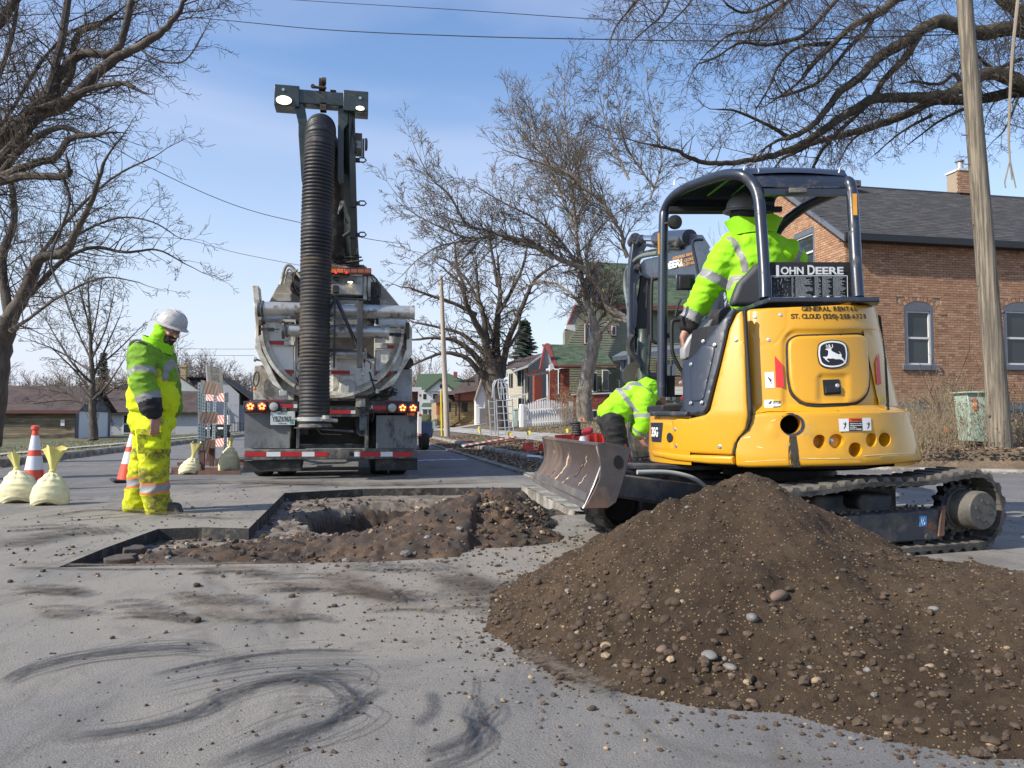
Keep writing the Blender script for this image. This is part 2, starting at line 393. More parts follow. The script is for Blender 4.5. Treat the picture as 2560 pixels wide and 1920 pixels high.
# clods, gravel and stones
def rock(mb,p,s,mi=0,rnd=random,fl=.7):
 t=(1+5**.5)/2;k=1/math.sqrt(1+t*t)
 base=[(-1,t,0),(1,t,0),(-1,-t,0),(1,-t,0),(0,-1,t),(0,1,t),(0,-1,-t),(0,1,-t),(t,0,-1),(t,0,1),(-t,0,-1),(-t,0,1)]
 fc=[(0,11,5),(0,5,1),(0,1,7),(0,7,10),(0,10,11),(1,5,9),(5,11,4),(11,10,2),(10,7,6),(7,1,8),(3,9,4),(3,4,2),(3,2,6),(3,6,8),(3,8,9),(4,9,5),(2,4,11),(6,2,10),(8,6,7),(9,8,1)]
 a=rnd.random()*6.3;ca,sa=math.cos(a),math.sin(a);sx,sy=rnd.uniform(.75,1.25),rnd.uniform(.7,1.1)
 vs=[]
 for b in base:
  q=rnd.uniform(.78,1.12)*k*s;x,y,z=b[0]*q*sx,b[1]*q*sy,b[2]*q*fl
  vs.append((p[0]+x*ca-y*sa,p[1]+x*sa+y*ca,p[2]+z))
 mb.add(vs,fc,mi)
clod_m=M('clod',(.075,.051,.033),.95,var=.4,scale=20,bump=.6,bscale=90)
ston_m=[M('stone_tan',(.32,.235,.14),.7,var=.25,scale=25,dirt=(.13,.085,.05),damt=.35,dscale=20),M('stone_grey',(.17,.165,.155),.65,var=.2,scale=20,dirt=(.12,.08,.05),damt=.3,dscale=15),M('stone_rust',(.15,.10,.07),.75,var=.3,scale=20)]
rnd=random.Random(3)
mb=MB();cnt=0
while cnt < 9500:
 u,v=rnd.uniform(-.3,3.5),rnd.uniform(1.4,4.4);z=pile_z(u,v)
 if z < .0: continue
 lowness=1-min(1,z/.35);front=1-sm(2.2,4.2,v)
 if rnd.random() > .25+.6*lowness*front+.15: continue
 s=.0028 + .008*rnd.random()**5 * (1+1.4*lowness)
 p=CW(u,v,z);k=rnd.random()
 rock(mb,(p.x-pc.x,p.y-pc.y,z+s*.25),s,0 if k < .90 else (1 if k < .94 else (2 if k < .97 else 3)),rnd);cnt += 1
o=mb.build('gravel',[clod_m]+ston_m,pile);o['kind']='stuff'
# countable stones on the pile
meshes=[]
for q in range(8):
 m_=MB();rock(m_,(0,0,0),1,0,rnd,.75);bm=bmesh.new()
 me=bpy.data.meshes.new('stone');me.from_pydata(m_.v,[],m_.f);bm.from_mesh(me)
 bmesh.ops.subdivide_edges(bm,edges=bm.edges,cuts=1,use_grid_fill=True,smooth=.35 if q < 4 else .6);bm.to_mesh(me);bm.free()
 me.polygons.foreach_set('use_smooth',[True]*len(me.polygons));me.materials.append([clod_m,ston_m[1],ston_m[0],ston_m[2]][q % 4]);meshes.append(me)
KN=['brown soil clod','smooth grey stone','small tan pebble','reddish brown stone']
def stone(p,s,q,label=None,group=None,kind='stone'):
 o=bpy.data.objects.new(kind,meshes[q]);C.objects.link(o);o.location=p;o.scale=(s*rnd.uniform(.9,1.2),s*rnd.uniform(.8,1),s*rnd.uniform(.65,.85));o.rotation_euler=(rnd.uniform(-.3,.3),rnd.uniform(-.3,.3),rnd.uniform(0,6.3))
 return tag(o,label,'stone' if kind == 'stone' else kind.replace('_',' '),group)
def pile_at(px,py):      # point of the pile seen at a pixel
 r=ray(px,py);t=1.2
 while t < 5:
  p=CAM + r*t;u,v=cam_uv(p.x,p.y)
  if p.z < pile_z(u,v): return p
  t += .01
 return None
named=[(1880,1545,.030,5,'large smooth light grey stone half way up the soil pile'),(1945,1492,.045,3,'biggest reddish brown stone, above the light grey one on the pile'),(1773,1637,.034,1,'flat dark grey stone low on the front of the soil pile'),(1515,1614,.022,6,'round tan stone with a pale ring at the left foot of the pile'),(1655,1623,.027,7,'reddish stone between the ringed pebble and the flat grey stone'),
 (1825,1668,.024,5,'dark grey stone lying under the flat grey stone'),(2040,1703,.021,6,'pale oval pebble on the lower middle of the pile'),(2325,1666,.018,6,'cream pebble on the right slope of the pile'),(2470,1895,.026,6,'round tan stone at the bottom edge of the pile, near the picture corner'),(1450,1560,.03,0,'loose brown clod on the left slope of the pile'),(1705,1505,.018,2,'small cream stone on the upper left slope of the pile'),(2180,1608,.03,4,'dark clod sticking out of the right slope of the pile'),(2475,1860,.02,2,'tan pebble just above the bottom stone of the pile'),(1720,1270,.02,5,'grey stone on the skyline of the pile left of the peak')]
for px,py,s,q,lb in named:
 p=pile_at(px,py)
 if p: stone(p,s*.85,q,lb)
for k in range(40):
 px,py=rnd.uniform(1290,2540),rnd.uniform(1500,1850);p=pile_at(px,py)
 if p and p.z > .01:
  q=rnd.randrange(8);stone(p,rnd.uniform(.007,.016),q,KN[q % 4] + ' bedded in the lower slope of the soil pile',KN[q % 4] + 's on the pile','stone' if q % 4 else 'soil_clod')
for k in range(46):
 px,py=rnd.uniform(1240,1700),rnd.uniform(1440,1720);p=pile_at(px,py)
 if p and p.z > .01: stone(p,rnd.uniform(.010,.030),rnd.choice([0,4]),'brown soil clod rolled to the left foot of the pile','clods at the left foot of the pile','soil_clod')
# crumbs on the pavement and in the cut
mb=MB()
for k in range(6500):
 a=rnd.random()
 if a < .42: u,v=rnd.gauss(.25,.75),rnd.uniform(1.6,5.5)
 elif a < .8: u,v=rnd.gauss(-1.2,1.7),rnd.gauss(5.0,1.5)
 else: u,v=rnd.uniform(-4,4.5),rnd.uniform(1.6,10)
 p=CW(u,v)
 if v < 1.2 or pile_z(u,v) > .0: continue
 z=ground_z(p.x,p.y) if inside(p.to_2d(),PATCH) else 0
 z=max(z,0 if not inside(p.to_2d(),PATCH) else -9)
 s=.0018 + .006*rnd.random()**4 + (.006*rnd.random()**4 if a < .42 and v < 4 else 0) + (.014*rnd.random()**5 if v > 4 else 0)
 kk=rnd.random();rock(mb,(p.x,p.y,z+s*.3),s,0 if kk < .8 else (1 if kk < .88 else 2),rnd)
m_=0
while m_ < 1500:      # crumbs strewn round the foot of the big pile
 u,v=rnd.uniform(-.5,3.3),rnd.uniform(1.5,4.2)
 if pile_z(u,v) < 0:
  r_=.04+.30*rnd.random()**2.2;a=math.atan2(2.9-v,1.3-u)+rnd.uniform(-.4,.4)
  if pile_z(u+r_*math.cos(a),v+r_*math.sin(a)) > .0: p=CW(u,v);s=.002+.010*rnd.random()**4;rock(mb,(p.x,p.y,s*.3),s,rnd.choices([0,1,2],[15,1,1])[0],rnd);m_ += 1
for k in range(1500):      # clods on the dug ground
 u,v=rnd.uniform(-2.9,.6),rnd.uniform(4.4,8.9);p=CW(u,v)
 if inside(p.to_2d(),PATCH):
  s=.006+.030*rnd.random()**4;z=ground_z(p.x,p.y);rock(mb,(p.x,p.y,z+s*.3),s,rnd.choice([0,0,0,0,3,1,2]),rnd)
for k in range(900):
 u,v=rnd.gauss(-.05,.3),rnd.gauss(6.0,.6);p=CW(u,v);h=spill(u,v)
 if h > .003: s=.006+.03*rnd.random()**3;rock(mb,(p.x,p.y,h+s*.1),s,rnd.choice([0,0,0,3,1]),rnd)
mb.build('dirt_debris',[clod_m,ston_m[0],ston_m[1],cut_m])['kind']='stuff'
# broken pieces of asphalt
chunk_m=M('broken_asphalt',(.075,.068,.06),.9,var=.45,scale=40,dirt=(.10,.07,.05),damt=.5,dscale=8,bump=1,bscale=80)
def slab(px,py,w_,d_,t_,rz,tilt,label):
 p=G(px,py);p.z=max(0,ground_z(p.x,p.y))
 if inside(p.to_2d(),PATCH): p.z=ground_z(p.x,p.y)
 n=9;mb=MB();out_=[(w_*(.46+.2*rnd.uniform(-1,1))*math.cos(6.283*i/n),d_*(.46+.2*rnd.uniform(-1,1))*math.sin(6.283*i/n)) for i in range(n)]
 mb.prism([(x,y,0) for x,y in out_],(0,0,t_))
 o=mb.build('asphalt_chunk',chunk_m,bevel=.006,loc=(p.x,p.y,p.z+.005));o.rotation_euler=(tilt,rnd.uniform(-.1,.1),rz-YAW);return tag(o,label,'asphalt chunk')
for a in [(565,1408,.34,.16,.04,.1,.3,'broken asphalt slab with rough top at the front edge of the cut'),(455,1402,.2,.14,.05,.4,.2,'small broken asphalt slab left of the long one at the cut edge'),(1040,1395,.36,.1,.045,.08,.25,'long thin asphalt strip lying along the front of the soil heap'),
 (1260,1345,.26,.15,.05,-.5,.35,'flat asphalt slab leaning on the right of the soil heap'),(1310,1322,.24,.12,.05,.1,.2,'dark asphalt slab at the far right tip of the soil heap'),(300,1385,.2,.12,.05,.3,.2,'rough asphalt lump in the left corner of the cut'),(340,1360,.16,.1,.05,.9,.2,'second rough lump, behind the one in the left corner of the cut'),(800,1245,.09,.05,.03,.2,0,'dark asphalt fragment on the far floor of the cut')]: slab(*a)
for px,py,s,q,lb in ((493,1555,.028,4,'dark clod alone on the grey pavement'),(492,1467,.03,4,'flat dark clod on the pavement below the cut'),(832,1490,.018,5,'grey pebble beside dark clod on the pavement'),(836,1517,.022,4,'dark clod beside grey pebble on the pavement'),(458,1538,.02,4,'thin dark chip of asphalt on the pavement'),(730,1493,.024,0,'crumbly clod in the dusty strip'),
 (482,1272,.035,2,'tan stone by the toe of the worker in the hard hat'),(856,1590,.012,0,'small brown clod on the scuffed pavement'),(411,1583,.016,1,'flat grey chip left on the pavement'),(1245,1628,.02,0,'brown clod left of the pile foot'),(1295,1545,.02,7,'reddish stone left of the pile'),(1480,1775,.016,0,'brown clod in front of the pile'),(1685,1802,.012,0,'dark clod on the grey pavement under the pile'),(1445,1815,.008,2,'tan pebble on the scuffed pavement'),(1100,1205,.05,1,'grey stone on the far edge of the cut'),(1320,1302,.024,0,'dark clod right of the soil heap'),(1290,1361,.024,4,'round dark clod on dusty pavement near the heap'),(1360,1395,.02,2,'tan pebble between the heap and the big pile'),(25,1456,.022,4,'black chip at the left edge of the pavement')):
 p=G(px,py);s *= .8;stone((p.x,p.y,s*.3),s,q,lb,None,'soil_clod' if q in (0,4) else 'stone')

# ---- scuff and tyre marks pressed on the pavement
def scuff_mat(name,col,amt,sc):
 m=bpy.data.materials.new(name);m.use_nodes=True;t=m.node_tree;l=t.links.new;b=t.nodes['Principled BSDF'];b.inputs['Base Color'].default_value=(*col,1);b.inputs['Roughness'].default_value=.8
 u=t.nodes.new('ShaderNodeUVMap');mp_=t.nodes.new('ShaderNodeMapping');mp_.inputs['Scale'].default_value=(1.2,sc,1);l(u.outputs[0],mp_.inputs[0])
 nz_=t.nodes.new('ShaderNodeTexNoise');nz_.inputs['Scale'].default_value=2;nz_.inputs['Detail'].default_value=6;nz_.inputs['Roughness'].default_value=.7;l(mp_.outputs[0],nz_.inputs[0])
 rp=t.nodes.new('ShaderNodeValToRGB');rp.color_ramp.elements[0].position=.36 if amt > .6 else .5;rp.color_ramp.elements[1].position=.62 if amt > .6 else .66;rp.color_ramp.elements[1].color=(amt,amt,amt,1);l(nz_.outputs[0],rp.inputs[0])
 s=t.nodes.new('ShaderNodeSeparateXYZ');l(u.outputs[0],s.inputs[0])
 def bell(o_,k):
  a_=t.nodes.new('ShaderNodeMath');a_.operation='PINGPONG';a_.inputs[1].default_value=.5;l(o_,a_.inputs[0])
  c_=t.nodes.new('ShaderNodeMath');c_.operation='MULTIPLY';c_.use_clamp=True;c_.inputs[1].default_value=k;l(a_.outputs[0],c_.inputs[0]);return c_.outputs[0]
 x1_=t.nodes.new('ShaderNodeMath');x1_.operation='DIVIDE';x1_.inputs[1].default_value=10;l(s.outputs[0],x1_.inputs[0])
 m1=t.nodes.new('ShaderNodeMath');m1.operation='MULTIPLY';l(bell(x1_.outputs[0],6),m1.inputs[0]);l(bell(s.outputs[1],3),m1.inputs[1])
 m2=t.nodes.new('ShaderNodeMath');m2.operation='MULTIPLY';l(m1.outputs[0],m2.inputs[0]);l(rp.outputs[0],m2.inputs[1])
 tr=t.nodes.new('ShaderNodeBsdfTransparent');ms=t.nodes.new('ShaderNodeMixShader');l(m2.outputs[0],ms.inputs[0]);l(tr.outputs[0],ms.inputs[1]);l(b.outputs[0],ms.inputs[2]);l(ms.outputs[0],t.nodes['Material Output'].inputs[0])
 return m
dark_s=scuff_mat('rubber_scuff',(.045,.048,.055),.72,5);pale_s=scuff_mat('scratch',(.36,.355,.35),.55,9)
tan_s=scuff_mat('trodden_soil',(.16,.125,.09),.9,1.5);mud_s=scuff_mat('dark_mud',(.07,.052,.038),.95,1.2)
scz=[.002]
def scuff(pts_,w0,mat,wpx=None):
 g=[G(*p) for p in pts_];n=40;q=[]
 for i in range(n+1):
  t=i/n*(len(g)-1);k=min(int(t),len(g)-2);f=t-k
  p0,p1,p2,p3=g[max(k-1,0)],g[k],g[k+1],g[min(k+2,len(g)-1)]
  q.append(.5*((2*p1)+(p2-p0)*f+(2*p0-5*p1+4*p2-p3)*f*f+(3*p1-p0-3*p2+p3)*f**3))
 me=bpy.data.meshes.new('scuff_mark');vs_=[];fs_=[];uv=[]
 scz[0] += .00025
 for i,p in enumerate(q):
  d=(q[min(i+1,n)]-q[max(i-1,0)]).normalized();s=Vector((-d.y,d.x,0))*w0*.5
  vs_ += [(p.x-s.x,p.y-s.y,scz[0]),(p.x+s.x,p.y+s.y,scz[0])]
 for i in range(n): fs_.append((2*i,2*i+1,2*i+3,2*i+2));uv += [(i*10/n,0),(i*10/n,1),((i+1)*10/n,1),((i+1)*10/n,0)]
 me.from_pydata(vs_,[],fs_);l_=me.uv_layers.new(name='UVMap')
 for i,c_ in enumerate(uv): l_.data[i].uv=c_
 me.materials.append(mat);o=bpy.data.objects.new('scuff_mark',me);C.objects.link(o);o['kind']='structure'
for pts_,w_,m_ in (([(0,1710),(80,1672),(230,1638),(430,1620),(500,1626)],.07,dark_s),([(370,1690),(520,1655),(700,1630),(800,1625),(905,1628)],.035,dark_s),([(370,1694),(520,1659),(700,1634),(800,1629),(905,1632)],.04,dark_s),
 ([(130,1850),(330,1826),(500,1780),(600,1730),(760,1690),(920,1705)],.10,dark_s),([(500,1930),(700,1850),(850,1790),(880,1735),(790,1705),(620,1715)],.085,dark_s),([(620,1910),(800,1830),(900,1760),(960,1720)],.07,dark_s),
 ([(1050,1890),(1160,1850),(1200,1790),(1190,1740)],.05,dark_s),([(100,1880),(300,1862),(480,1826)],.03,pale_s),([(320,1822),(400,1812),(480,1780)],.03,pale_s),([(560,1880),(760,1800),(850,1735),(820,1712)],.05,pale_s),
 ([(890,1700),(950,1745),(960,1780),(905,1835)],.03,pale_s),([(1150,1890),(1185,1830),(1200,1760),(1180,1735)],.06,pale_s),([(1345,1895),(1365,1820),(1345,1750),(1320,1735)],.035,pale_s),([(1235,1840),(1265,1800),(1255,1760)],.03,pale_s),
 ([(1500,1790),(1580,1800),(1720,1796)],.03,pale_s),([(1500,1845),(1600,1840),(1720,1838)],.03,pale_s),([(10,1725),(60,1690),(160,1665)],.03,pale_s),([(300,1650),(400,1628),(490,1632)],.02,pale_s),
 ([(980,1632),(1050,1630)],.02,pale_s),([(960,1655),(1040,1652)],.012,pale_s),([(350,1560),(700,1548),(1100,1545)],.02,pale_s),([(1030,1820),(1080,1780),(1075,1730)],.05,dark_s),
 *[([(x+rnd.uniform(-25,25)*t_,y+dy_+rnd.uniform(-3,3)) for t_,(x,y) in enumerate(c_[a_:])],.008+.022*rnd.random(),m) for c_,a_,dy_,m in [(rnd.choice(([(0,1710),(80,1672),(230,1638),(430,1620),(500,1626)],[(370,1690),(520,1655),(700,1630),(905,1628)],[(130,1850),(330,1826),(500,1780),(600,1730),(760,1690),(920,1705)],[(500,1930),(700,1850),(850,1790),(880,1735),(790,1705),(620,1715)],[(1050,1890),(1160,1850),(1200,1790),(1190,1740)])),rnd.choice((0,0,1)),rnd.uniform(-45,70),rnd.choice([dark_s,dark_s,pale_s])) for _ in range(44)]],
 *[([(x,y),(x+w*.5,y-6),(x+w,y+4)],.05+.12*rnd.random(),rnd.choice([mud_s,tan_s])) for x,y,w in [(rnd.uniform(0,1300),rnd.uniform(1425,1560),rnd.uniform(60,260)) for _ in range(26)]],
 ([(0,1372),(150,1340),(330,1325)],.40,mud_s),([(0,1330),(120,1322),(230,1325)],.22,mud_s),([(130,1306),(240,1297),(330,1290)],.10,mud_s),([(800,1430),(900,1470),(980,1500),(1060,1480)],.30,tan_s),([(620,1480),(800,1475),(1000,1500)],.18,tan_s),
 ([(480,1525),(620,1555),(800,1540)],.16,tan_s),([(860,1475),(960,1500),(1050,1492)],.10,mud_s),([(1100,1440),(1180,1470),(1220,1500)],.35,mud_s),([(330,1212),(600,1208),(900,1214),(1300,1203)],.45,mud_s),([(560,1222),(700,1212),(820,1209)],.25,mud_s),([(1450,1320),(1500,1310),(1570,1300)],.3,tan_s),
 ([(850,1420),(1000,1428),(1150,1418)],.2,mud_s),([(1300,1640),(1420,1700),(1540,1750)],.12,tan_s),([(0,1420),(300,1425),(700,1418)],.1,tan_s),([(60,1300),(240,1275),(420,1290),(620,1300)],.2,tan_s)):
 scuff(pts_,w_,m_)

# ---- kerbs, gutter band, yards, pavements
conc_m=M('concrete',(.30,.28,.245),.85,var=.18,scale=4,dirt=(.14,.125,.10),damt=.5,dscale=3,bump=.6,bscale=60)
def kerb_run(name,x,sgn,y0_,y1_,h=.14):     # rounded kerb section swept along y; joints every 3 m
 y=y0_;k=None
 prof=[(0,-.05),(.005,h-.05),(.02,h-.02),(.05,h),(.16,h+.004),(.17,-.05)]
 mb=MB();Lk=3.0;n=len(prof)
 mb.add([(sgn*a,0,b) for a,b in prof]+[(sgn*a,Lk-.012,b) for a,b in prof],[tuple(range(n))[::-1],tuple(range(n,2*n))]+[(i,(i+1) % n,(i+1) % n+n,i+n) for i in range(n)])
 root=thing(name,'','',(x,0,0));del root['label'];del root['category'];root['kind']='structure'
 o=mb.build('kerb_stone',conc_m,root,recalc=True);me=o.data;o.location.y=y0_;y=y0_+Lk
 while y < y1_: put('kerb_stone',me,root,(0,y,0));y += Lk
 return root
kerb_run('kerb_left',-6.2,-1,-6,130);kerb_run('kerb_right',3.3,1,14.2,130)
# swept kerb round the corner of the side street
cp=[Vector((x,y,0)) for x,y in ((3.3,14.2),(3.42,13.55),(3.8,13),(4.7,12.35),(6.4,12.0),(8.4,11.6),(9.9,10.5),(11.5,9.4),(14,8),(20,5))]
mb=MB();n=60;Q=[]
for i in range(n+1):
 t=i/n*(len(cp)-1);k=min(int(t),len(cp)-2);Q.append(cp[k].lerp(cp[k+1],t-k))
prof=[(0,-.05),(.0,.02),(.03,.05),(.16,.055),(.17,-.05)]
for i,p in enumerate(Q):
 d=(Q[min(i+1,n)]-Q[max(i-1,0)]).normalized();s=Vector((-d.y,d.x,0))
 for a,b in prof: mb.v.append((p.x+s.x*a,p.y+s.y*a,b))
for i in range(n):
 for j in range(4): mb.f.append((i*5+j,i*5+j+1,i*5+j+6,i*5+j+5));mb.m.append(0)
mb.build('kerb_corner',conc_m,recalc=True)['kind']='structure'
mb=MB();mb.grid(lambda a,b: (2.45+.16*a,9.3+.0+60*b,.035+.012*fbm(a,b*60,0,1.3)),2,120).grid(lambda a,b: (2.45,9.3+60*b,.035*a-.005),1,120)
mb.build('gutter_edge',conc_m)['kind']='structure'
mb=MB();mb.grid(lambda a,b: (2.61+.69*a,9.6+60*b,.02+.03*fbm(a*.7,b*60,1,1.2)+.02*fbm(a*.7,b*60,2,7)),10,600)
mb.build('gutter_soil',M('gutter_dirt',(.10,.078,.055),.95,var=.4,scale=6,dirt=(.2,.15,.10),damt=.5,dscale=8,bump=.8))['kind']='structure'
# concrete of the broken kerb line along the cut
mb=MB();a0,b0=PATCH[3],PATCH[5]
d=(b0-a0).normalized();nn=Vector((d.y,-d.x))*-1
if nn.x < 0: nn=-nn
mb.grid(lambda a,b: (a0.x+(b0.x-a0.x)*b+nn.x*.15*a,a0.y+(b0.y-a0.y)*b+nn.y*.15*a,.03+.008*fbm(a,b*3,0,3)),3,40)
mb.grid(lambda a,b: (a0.x+(b0.x-a0.x)*b-nn.x*(.012+.015*noise.noise(Vector((b*20,a*4,0)))),a0.y+(b0.y-a0.y)*b-nn.y*.012,.032-.2*a),4,60)
mb.build('gutter_cut',conc_m)['kind']='structure'
grass_m=M('dead_grass',(.155,.13,.075),.95,var=.35,scale=3,dirt=(.07,.085,.032),damt=.55,dscale=.5,bump=1,bscale=25)
leafy_m=M('leafy_soil',(.15,.11,.07),.95,var=.4,scale=5,dirt=(.10,.075,.05),damt=.5,dscale=2,bump=1,bscale=30)
def yard(name,poly_fn,xs_,ys_,hf,m,cond):
 mb=MB();nx_,ny_=len(xs_)-1,len(ys_)-1
 for y in ys_:
  for x in xs_: mb.v.append((x,y,hf(x,y)))
 for j in range(ny_):
  for i in range(nx_):
   if cond((xs_[i]+xs_[i+1])/2,(ys_[j]+ys_[j+1])/2): a=j*(nx_+1)+i;mb.f.append((a,a+1,a+nx_+2,a+nx_+1));mb.m.append(0)
 o=mb.build(name,m,smooth=True);o['kind']='structure';return o
yard('lawn_left',None,[-140,-90,-60,-40]+[-30+.8*i for i in range(30)]+[-6.37],[-10+1.6*i for i in range(100)],h_left,grass_m,lambda x,y: True)
def corner_y(x):
 t=[(3.3,14.2),(3.42,13.55),(3.8,13),(4.7,12.35),(6.4,12.0),(8.4,11.6),(9.9,10.5),(11.5,9.4),(14,8),(20,5),(60,-2)]
 for (a,b),(c,d) in zip(t,t[1:]):
  if a <= x <= c: return b+(d-b)*(x-a)/(c-a)
 return -2
ysr=[i*.35 for i in range(0,115)] + [40+2*i for i in range(1,66)]
mb=MB();xsr=[3.46+.3*i for i in range(50)] + [18.5+2*i for i in range(30)]
for j in range(len(ysr)):
 for x in xsr:
  yc=corner_y(x)+.16;y=yc + (170-yc)*(j/(len(ysr)-1))**2.2
  mb.v.append((x,y,h_right(x,y) if y-yc > .6 else .05+(h_right(x,y)-.05)*sm(0,.6,y-yc)))
W_=len(xsr)
for j in range(len(ysr)-1):
 for i in range(W_-1): a=j*W_+i;mb.f.append((a,a+1,a+W_+1,a+W_));mb.m.append(0)
def mat_yard(x,y): return 0
yr=mb.build('lawn_right',[leafy_m],smooth=True);yr['kind']='structure'
walk_m=M('pavement_concrete',(.36,.345,.32),.85,var=.12,scale=2,dirt=(.22,.2,.17),damt=.4,dscale=1.5,bump=.4)
def walk(name,x0_,x1_,y0_,y1_,hf,step=1.5,along='y'):
 root=thing(name,'','',(0,0,0));del root['label'];del root['category'];root['kind']='structure'
 y=y0_;q=0
 while y < y1_ and q < 110:
  mb=MB();m=step-.02
  if along == 'y':
   mb.grid(lambda a,b: (x0_+(x1_-x0_)*a,y+m*b,hf(x0_+(x1_-x0_)*a,y+m*b)+.03),3,3)
  else:
   mb.grid(lambda a,b: (y+m*a,x0_+(x1_-x0_)*b,hf(y+m*a,x0_+(x1_-x0_)*b)+.03),3,3)
  mb.build('paving_slab',walk_m,root);y += step;q += 1
 return root
walk('sidewalk_left',-8.7,-7.7,6,110,h_left);walk('sidewalk_right',5.3,6.7,18,75,h_right)
walk('driveway',52,55.5,3.6,26,h_right,1.6,'x')
# leaf litter, dead grass and weeds
lm=[M('leaf_brown',(.20,.125,.07),.8,var=.3,scale=30),M('leaf_tan',(.34,.255,.165),.8,var=.25,scale=30),M('leaf_dark',(.10,.065,.045),.85,var=.3,scale=30)]
mb=MB()
def leaf(x,y,z,s,mi):
 a=rnd.random()*6.3;t1,t2=rnd.uniform(-.6,.6),rnd.uniform(-.6,.6);ca,sa=math.cos(a),math.sin(a)
 vs_=[]
 for p,q in ((-1,0),(-.2,-.55),(1,0),(-.2,.55)): vs_.append((x+(p*ca-q*sa)*s,y+(p*sa+q*ca)*s,z+.006+s*(abs(q)*.7+p*t1*.5+q*t2)*.8+.004))
 mb.add(vs_,[(0,1,2),(0,2,3)],mi)
n=0
while n < 26000:
 a=rnd.random()
 if a < .42: x,y=rnd.uniform(3.5,15.5),0;y=corner_y(x)+.2+rnd.random()**1.8*6.5;z=None
 elif a < .72: x,y=rnd.uniform(3.5,6.5),13.5+rnd.random()**1.5*22;z=None
 elif a < .86: x,y=rnd.uniform(2.6,3.3),9.6+rnd.random()*26;z=.035
 else: x,y=rnd.uniform(6.8,16),rnd.uniform(17,40);z=None
 if y < corner_y(x)+.15 and z is None: continue
 if z is None: z=h_right(x,y)
 leaf(x,y,z,rnd.uniform(.02,.05),rnd.choices([0,1,2],[5,4,3])[0]);n += 1
for k in range(500):
 leaf(-6.1+rnd.random()**2*.3,rnd.uniform(9,40),.004,rnd.uniform(.015,.035),rnd.choice([0,1]))
for k in range(160):
 x=rnd.uniform(4,13);leaf(x,corner_y(x)-rnd.random()**2*1.2,.004,rnd.uniform(.015,.035),rnd.choice([0,1]))
mb.build('leaf_litter',lm)['kind']='stuff'
# grass blades
mb=MB();gm=[M('grass_blade_dry',(.30,.24,.12),.8,var=.3,scale=9),M('grass_blade_green',(.10,.125,.045),.8,var=.3,scale=9)]
for k in range(26000):
 if k < 12000: x,y=-6.45-rnd.random()**1.3*12,rnd.uniform(9,60);z=h_left(x,y);c_=1 if rnd.random() < .45 else 0
 else: x,y=rnd.uniform(6.8,17),rnd.uniform(13,36);z=h_right(x,y);c_=1 if rnd.random() < .25 else 0
 if -8.72 < x < -7.68: continue
 hh=rnd.uniform(.03,.09);a=rnd.random()*6.3;dx,dy=math.cos(a)*.006,math.sin(a)*.006
 mb.add([(x-dx*1.5,y-dy*1.5,z),(x+dx*1.5,y+dy*1.5,z),(x+dy*6,y-dx*6+rnd.uniform(-.03,.03),z+hh)],[(0,1,2)],c_)
mb.build('grass',gm)['kind']='stuff'
# ================================================================ VACUUM TRUCK
_r=P(828,1192,10.84);TR=Vector((_r.x,_r.y,0))
truck=thing('vacuum_truck','white vacuum excavation truck seen from the rear with thick black suction hose hanging down','truck',TR)
def T2(X,Y,yl=0.): return PY(600+.3618*X,640+.3618*Y,TR.y+yl) - TR
def T1(X,Y,yl=0.): return PY(600+.3376*X,160+.3376*Y,TR.y+yl) - TR
beige=M('truck_beige_paint',(.66,.64,.56),.42,var=.07,scale=3,dirt=(.30,.265,.21),damt=.5,dscale=3.2,coat=.15,bump=.1)
white_p=M('truck_white_paint',(.74,.74,.70),.4,var=.06,scale=4,dirt=(.25,.22,.18),damt=.25,dscale=3,coat=.2)
blackp=M('truck_black_paint',(.022,.024,.028),.5,var=.3,scale=6,dirt=(.12,.105,.085),damt=.35,dscale=4,bump=.3)
greyp=M('truck_dusty_steel',(.045,.05,.055),.6,var=.3,scale=5,dirt=(.17,.16,.14),damt=.42,dscale=6,bump=.4)
flapm=M('mudflap_rubber',(.17,.18,.18),.65,var=.25,scale=4,dirt=(.05,.05,.048),damt=.28,dscale=4,bump=.5,grain=(1,1,.6))
alu=M('dull_aluminium',(.50,.50,.48),.38,.65,var=.12,scale=5,dirt=(.20,.19,.17),damt=.3,dscale=7,bump=.15)
darkrub=M('black_rubber',(.018,.018,.019),.7,var=.3,scale=8,dirt=(.09,.08,.065),damt=.3,dscale=6,bump=.4)
redt=M('red_reflective_tape',(.42,.015,.02),.4,var=.15,scale=9,dirt=(.1,.05,.04),damt=.12,dscale=9)
whitet=M('white_reflective_tape',(.66,.66,.66),.4,var=.06,scale=9,dirt=(.3,.28,.25),damt=.12,dscale=9)
oran=M('orange_lens',(.75,.17,.03),.3,var=.1,coat=.5)
def bx(mb,X0,Y0,X1,Y1,y0,y1,mi=0,f=T2):
 a,b=f(X0,Y1,y0),f(X1,Y0,y0);return mb.box((min(a.x,b.x),y0,min(a.z,b.z)),(max(a.x,b.x),y1,max(a.z,b.z)),mi)
def part(name,m,par,*bs,bevel=.006,**k):
 mb=MB()
 for b in bs: bx(mb,*b)
 return mb.build(name,m,par,bevel=bevel,**k)
# bumper with tape
b0=part('bumper',greyp,truck,(25,1330,1225,1412,0,.16),bevel=.012)
for X0,X1,m in ((35,180,redt),(182,280,whitet),(282,425,redt),(427,515,whitet),(517,605,redt),(790,830,whitet),(832,970,redt),(972,1055,whitet),(1057,1190,redt)):
 part('reflective_tape',m,b0,(X0,1353,X1,1386,-.003,.0015),bevel=0)
p=T2(768,1368,0);MB().cyl(p+Vector((0,-.006,0)),p+Vector((0,.02,0)),.028,16).build('drain_hole',M('hole_black',(.004,.004,.004),.9),b0)
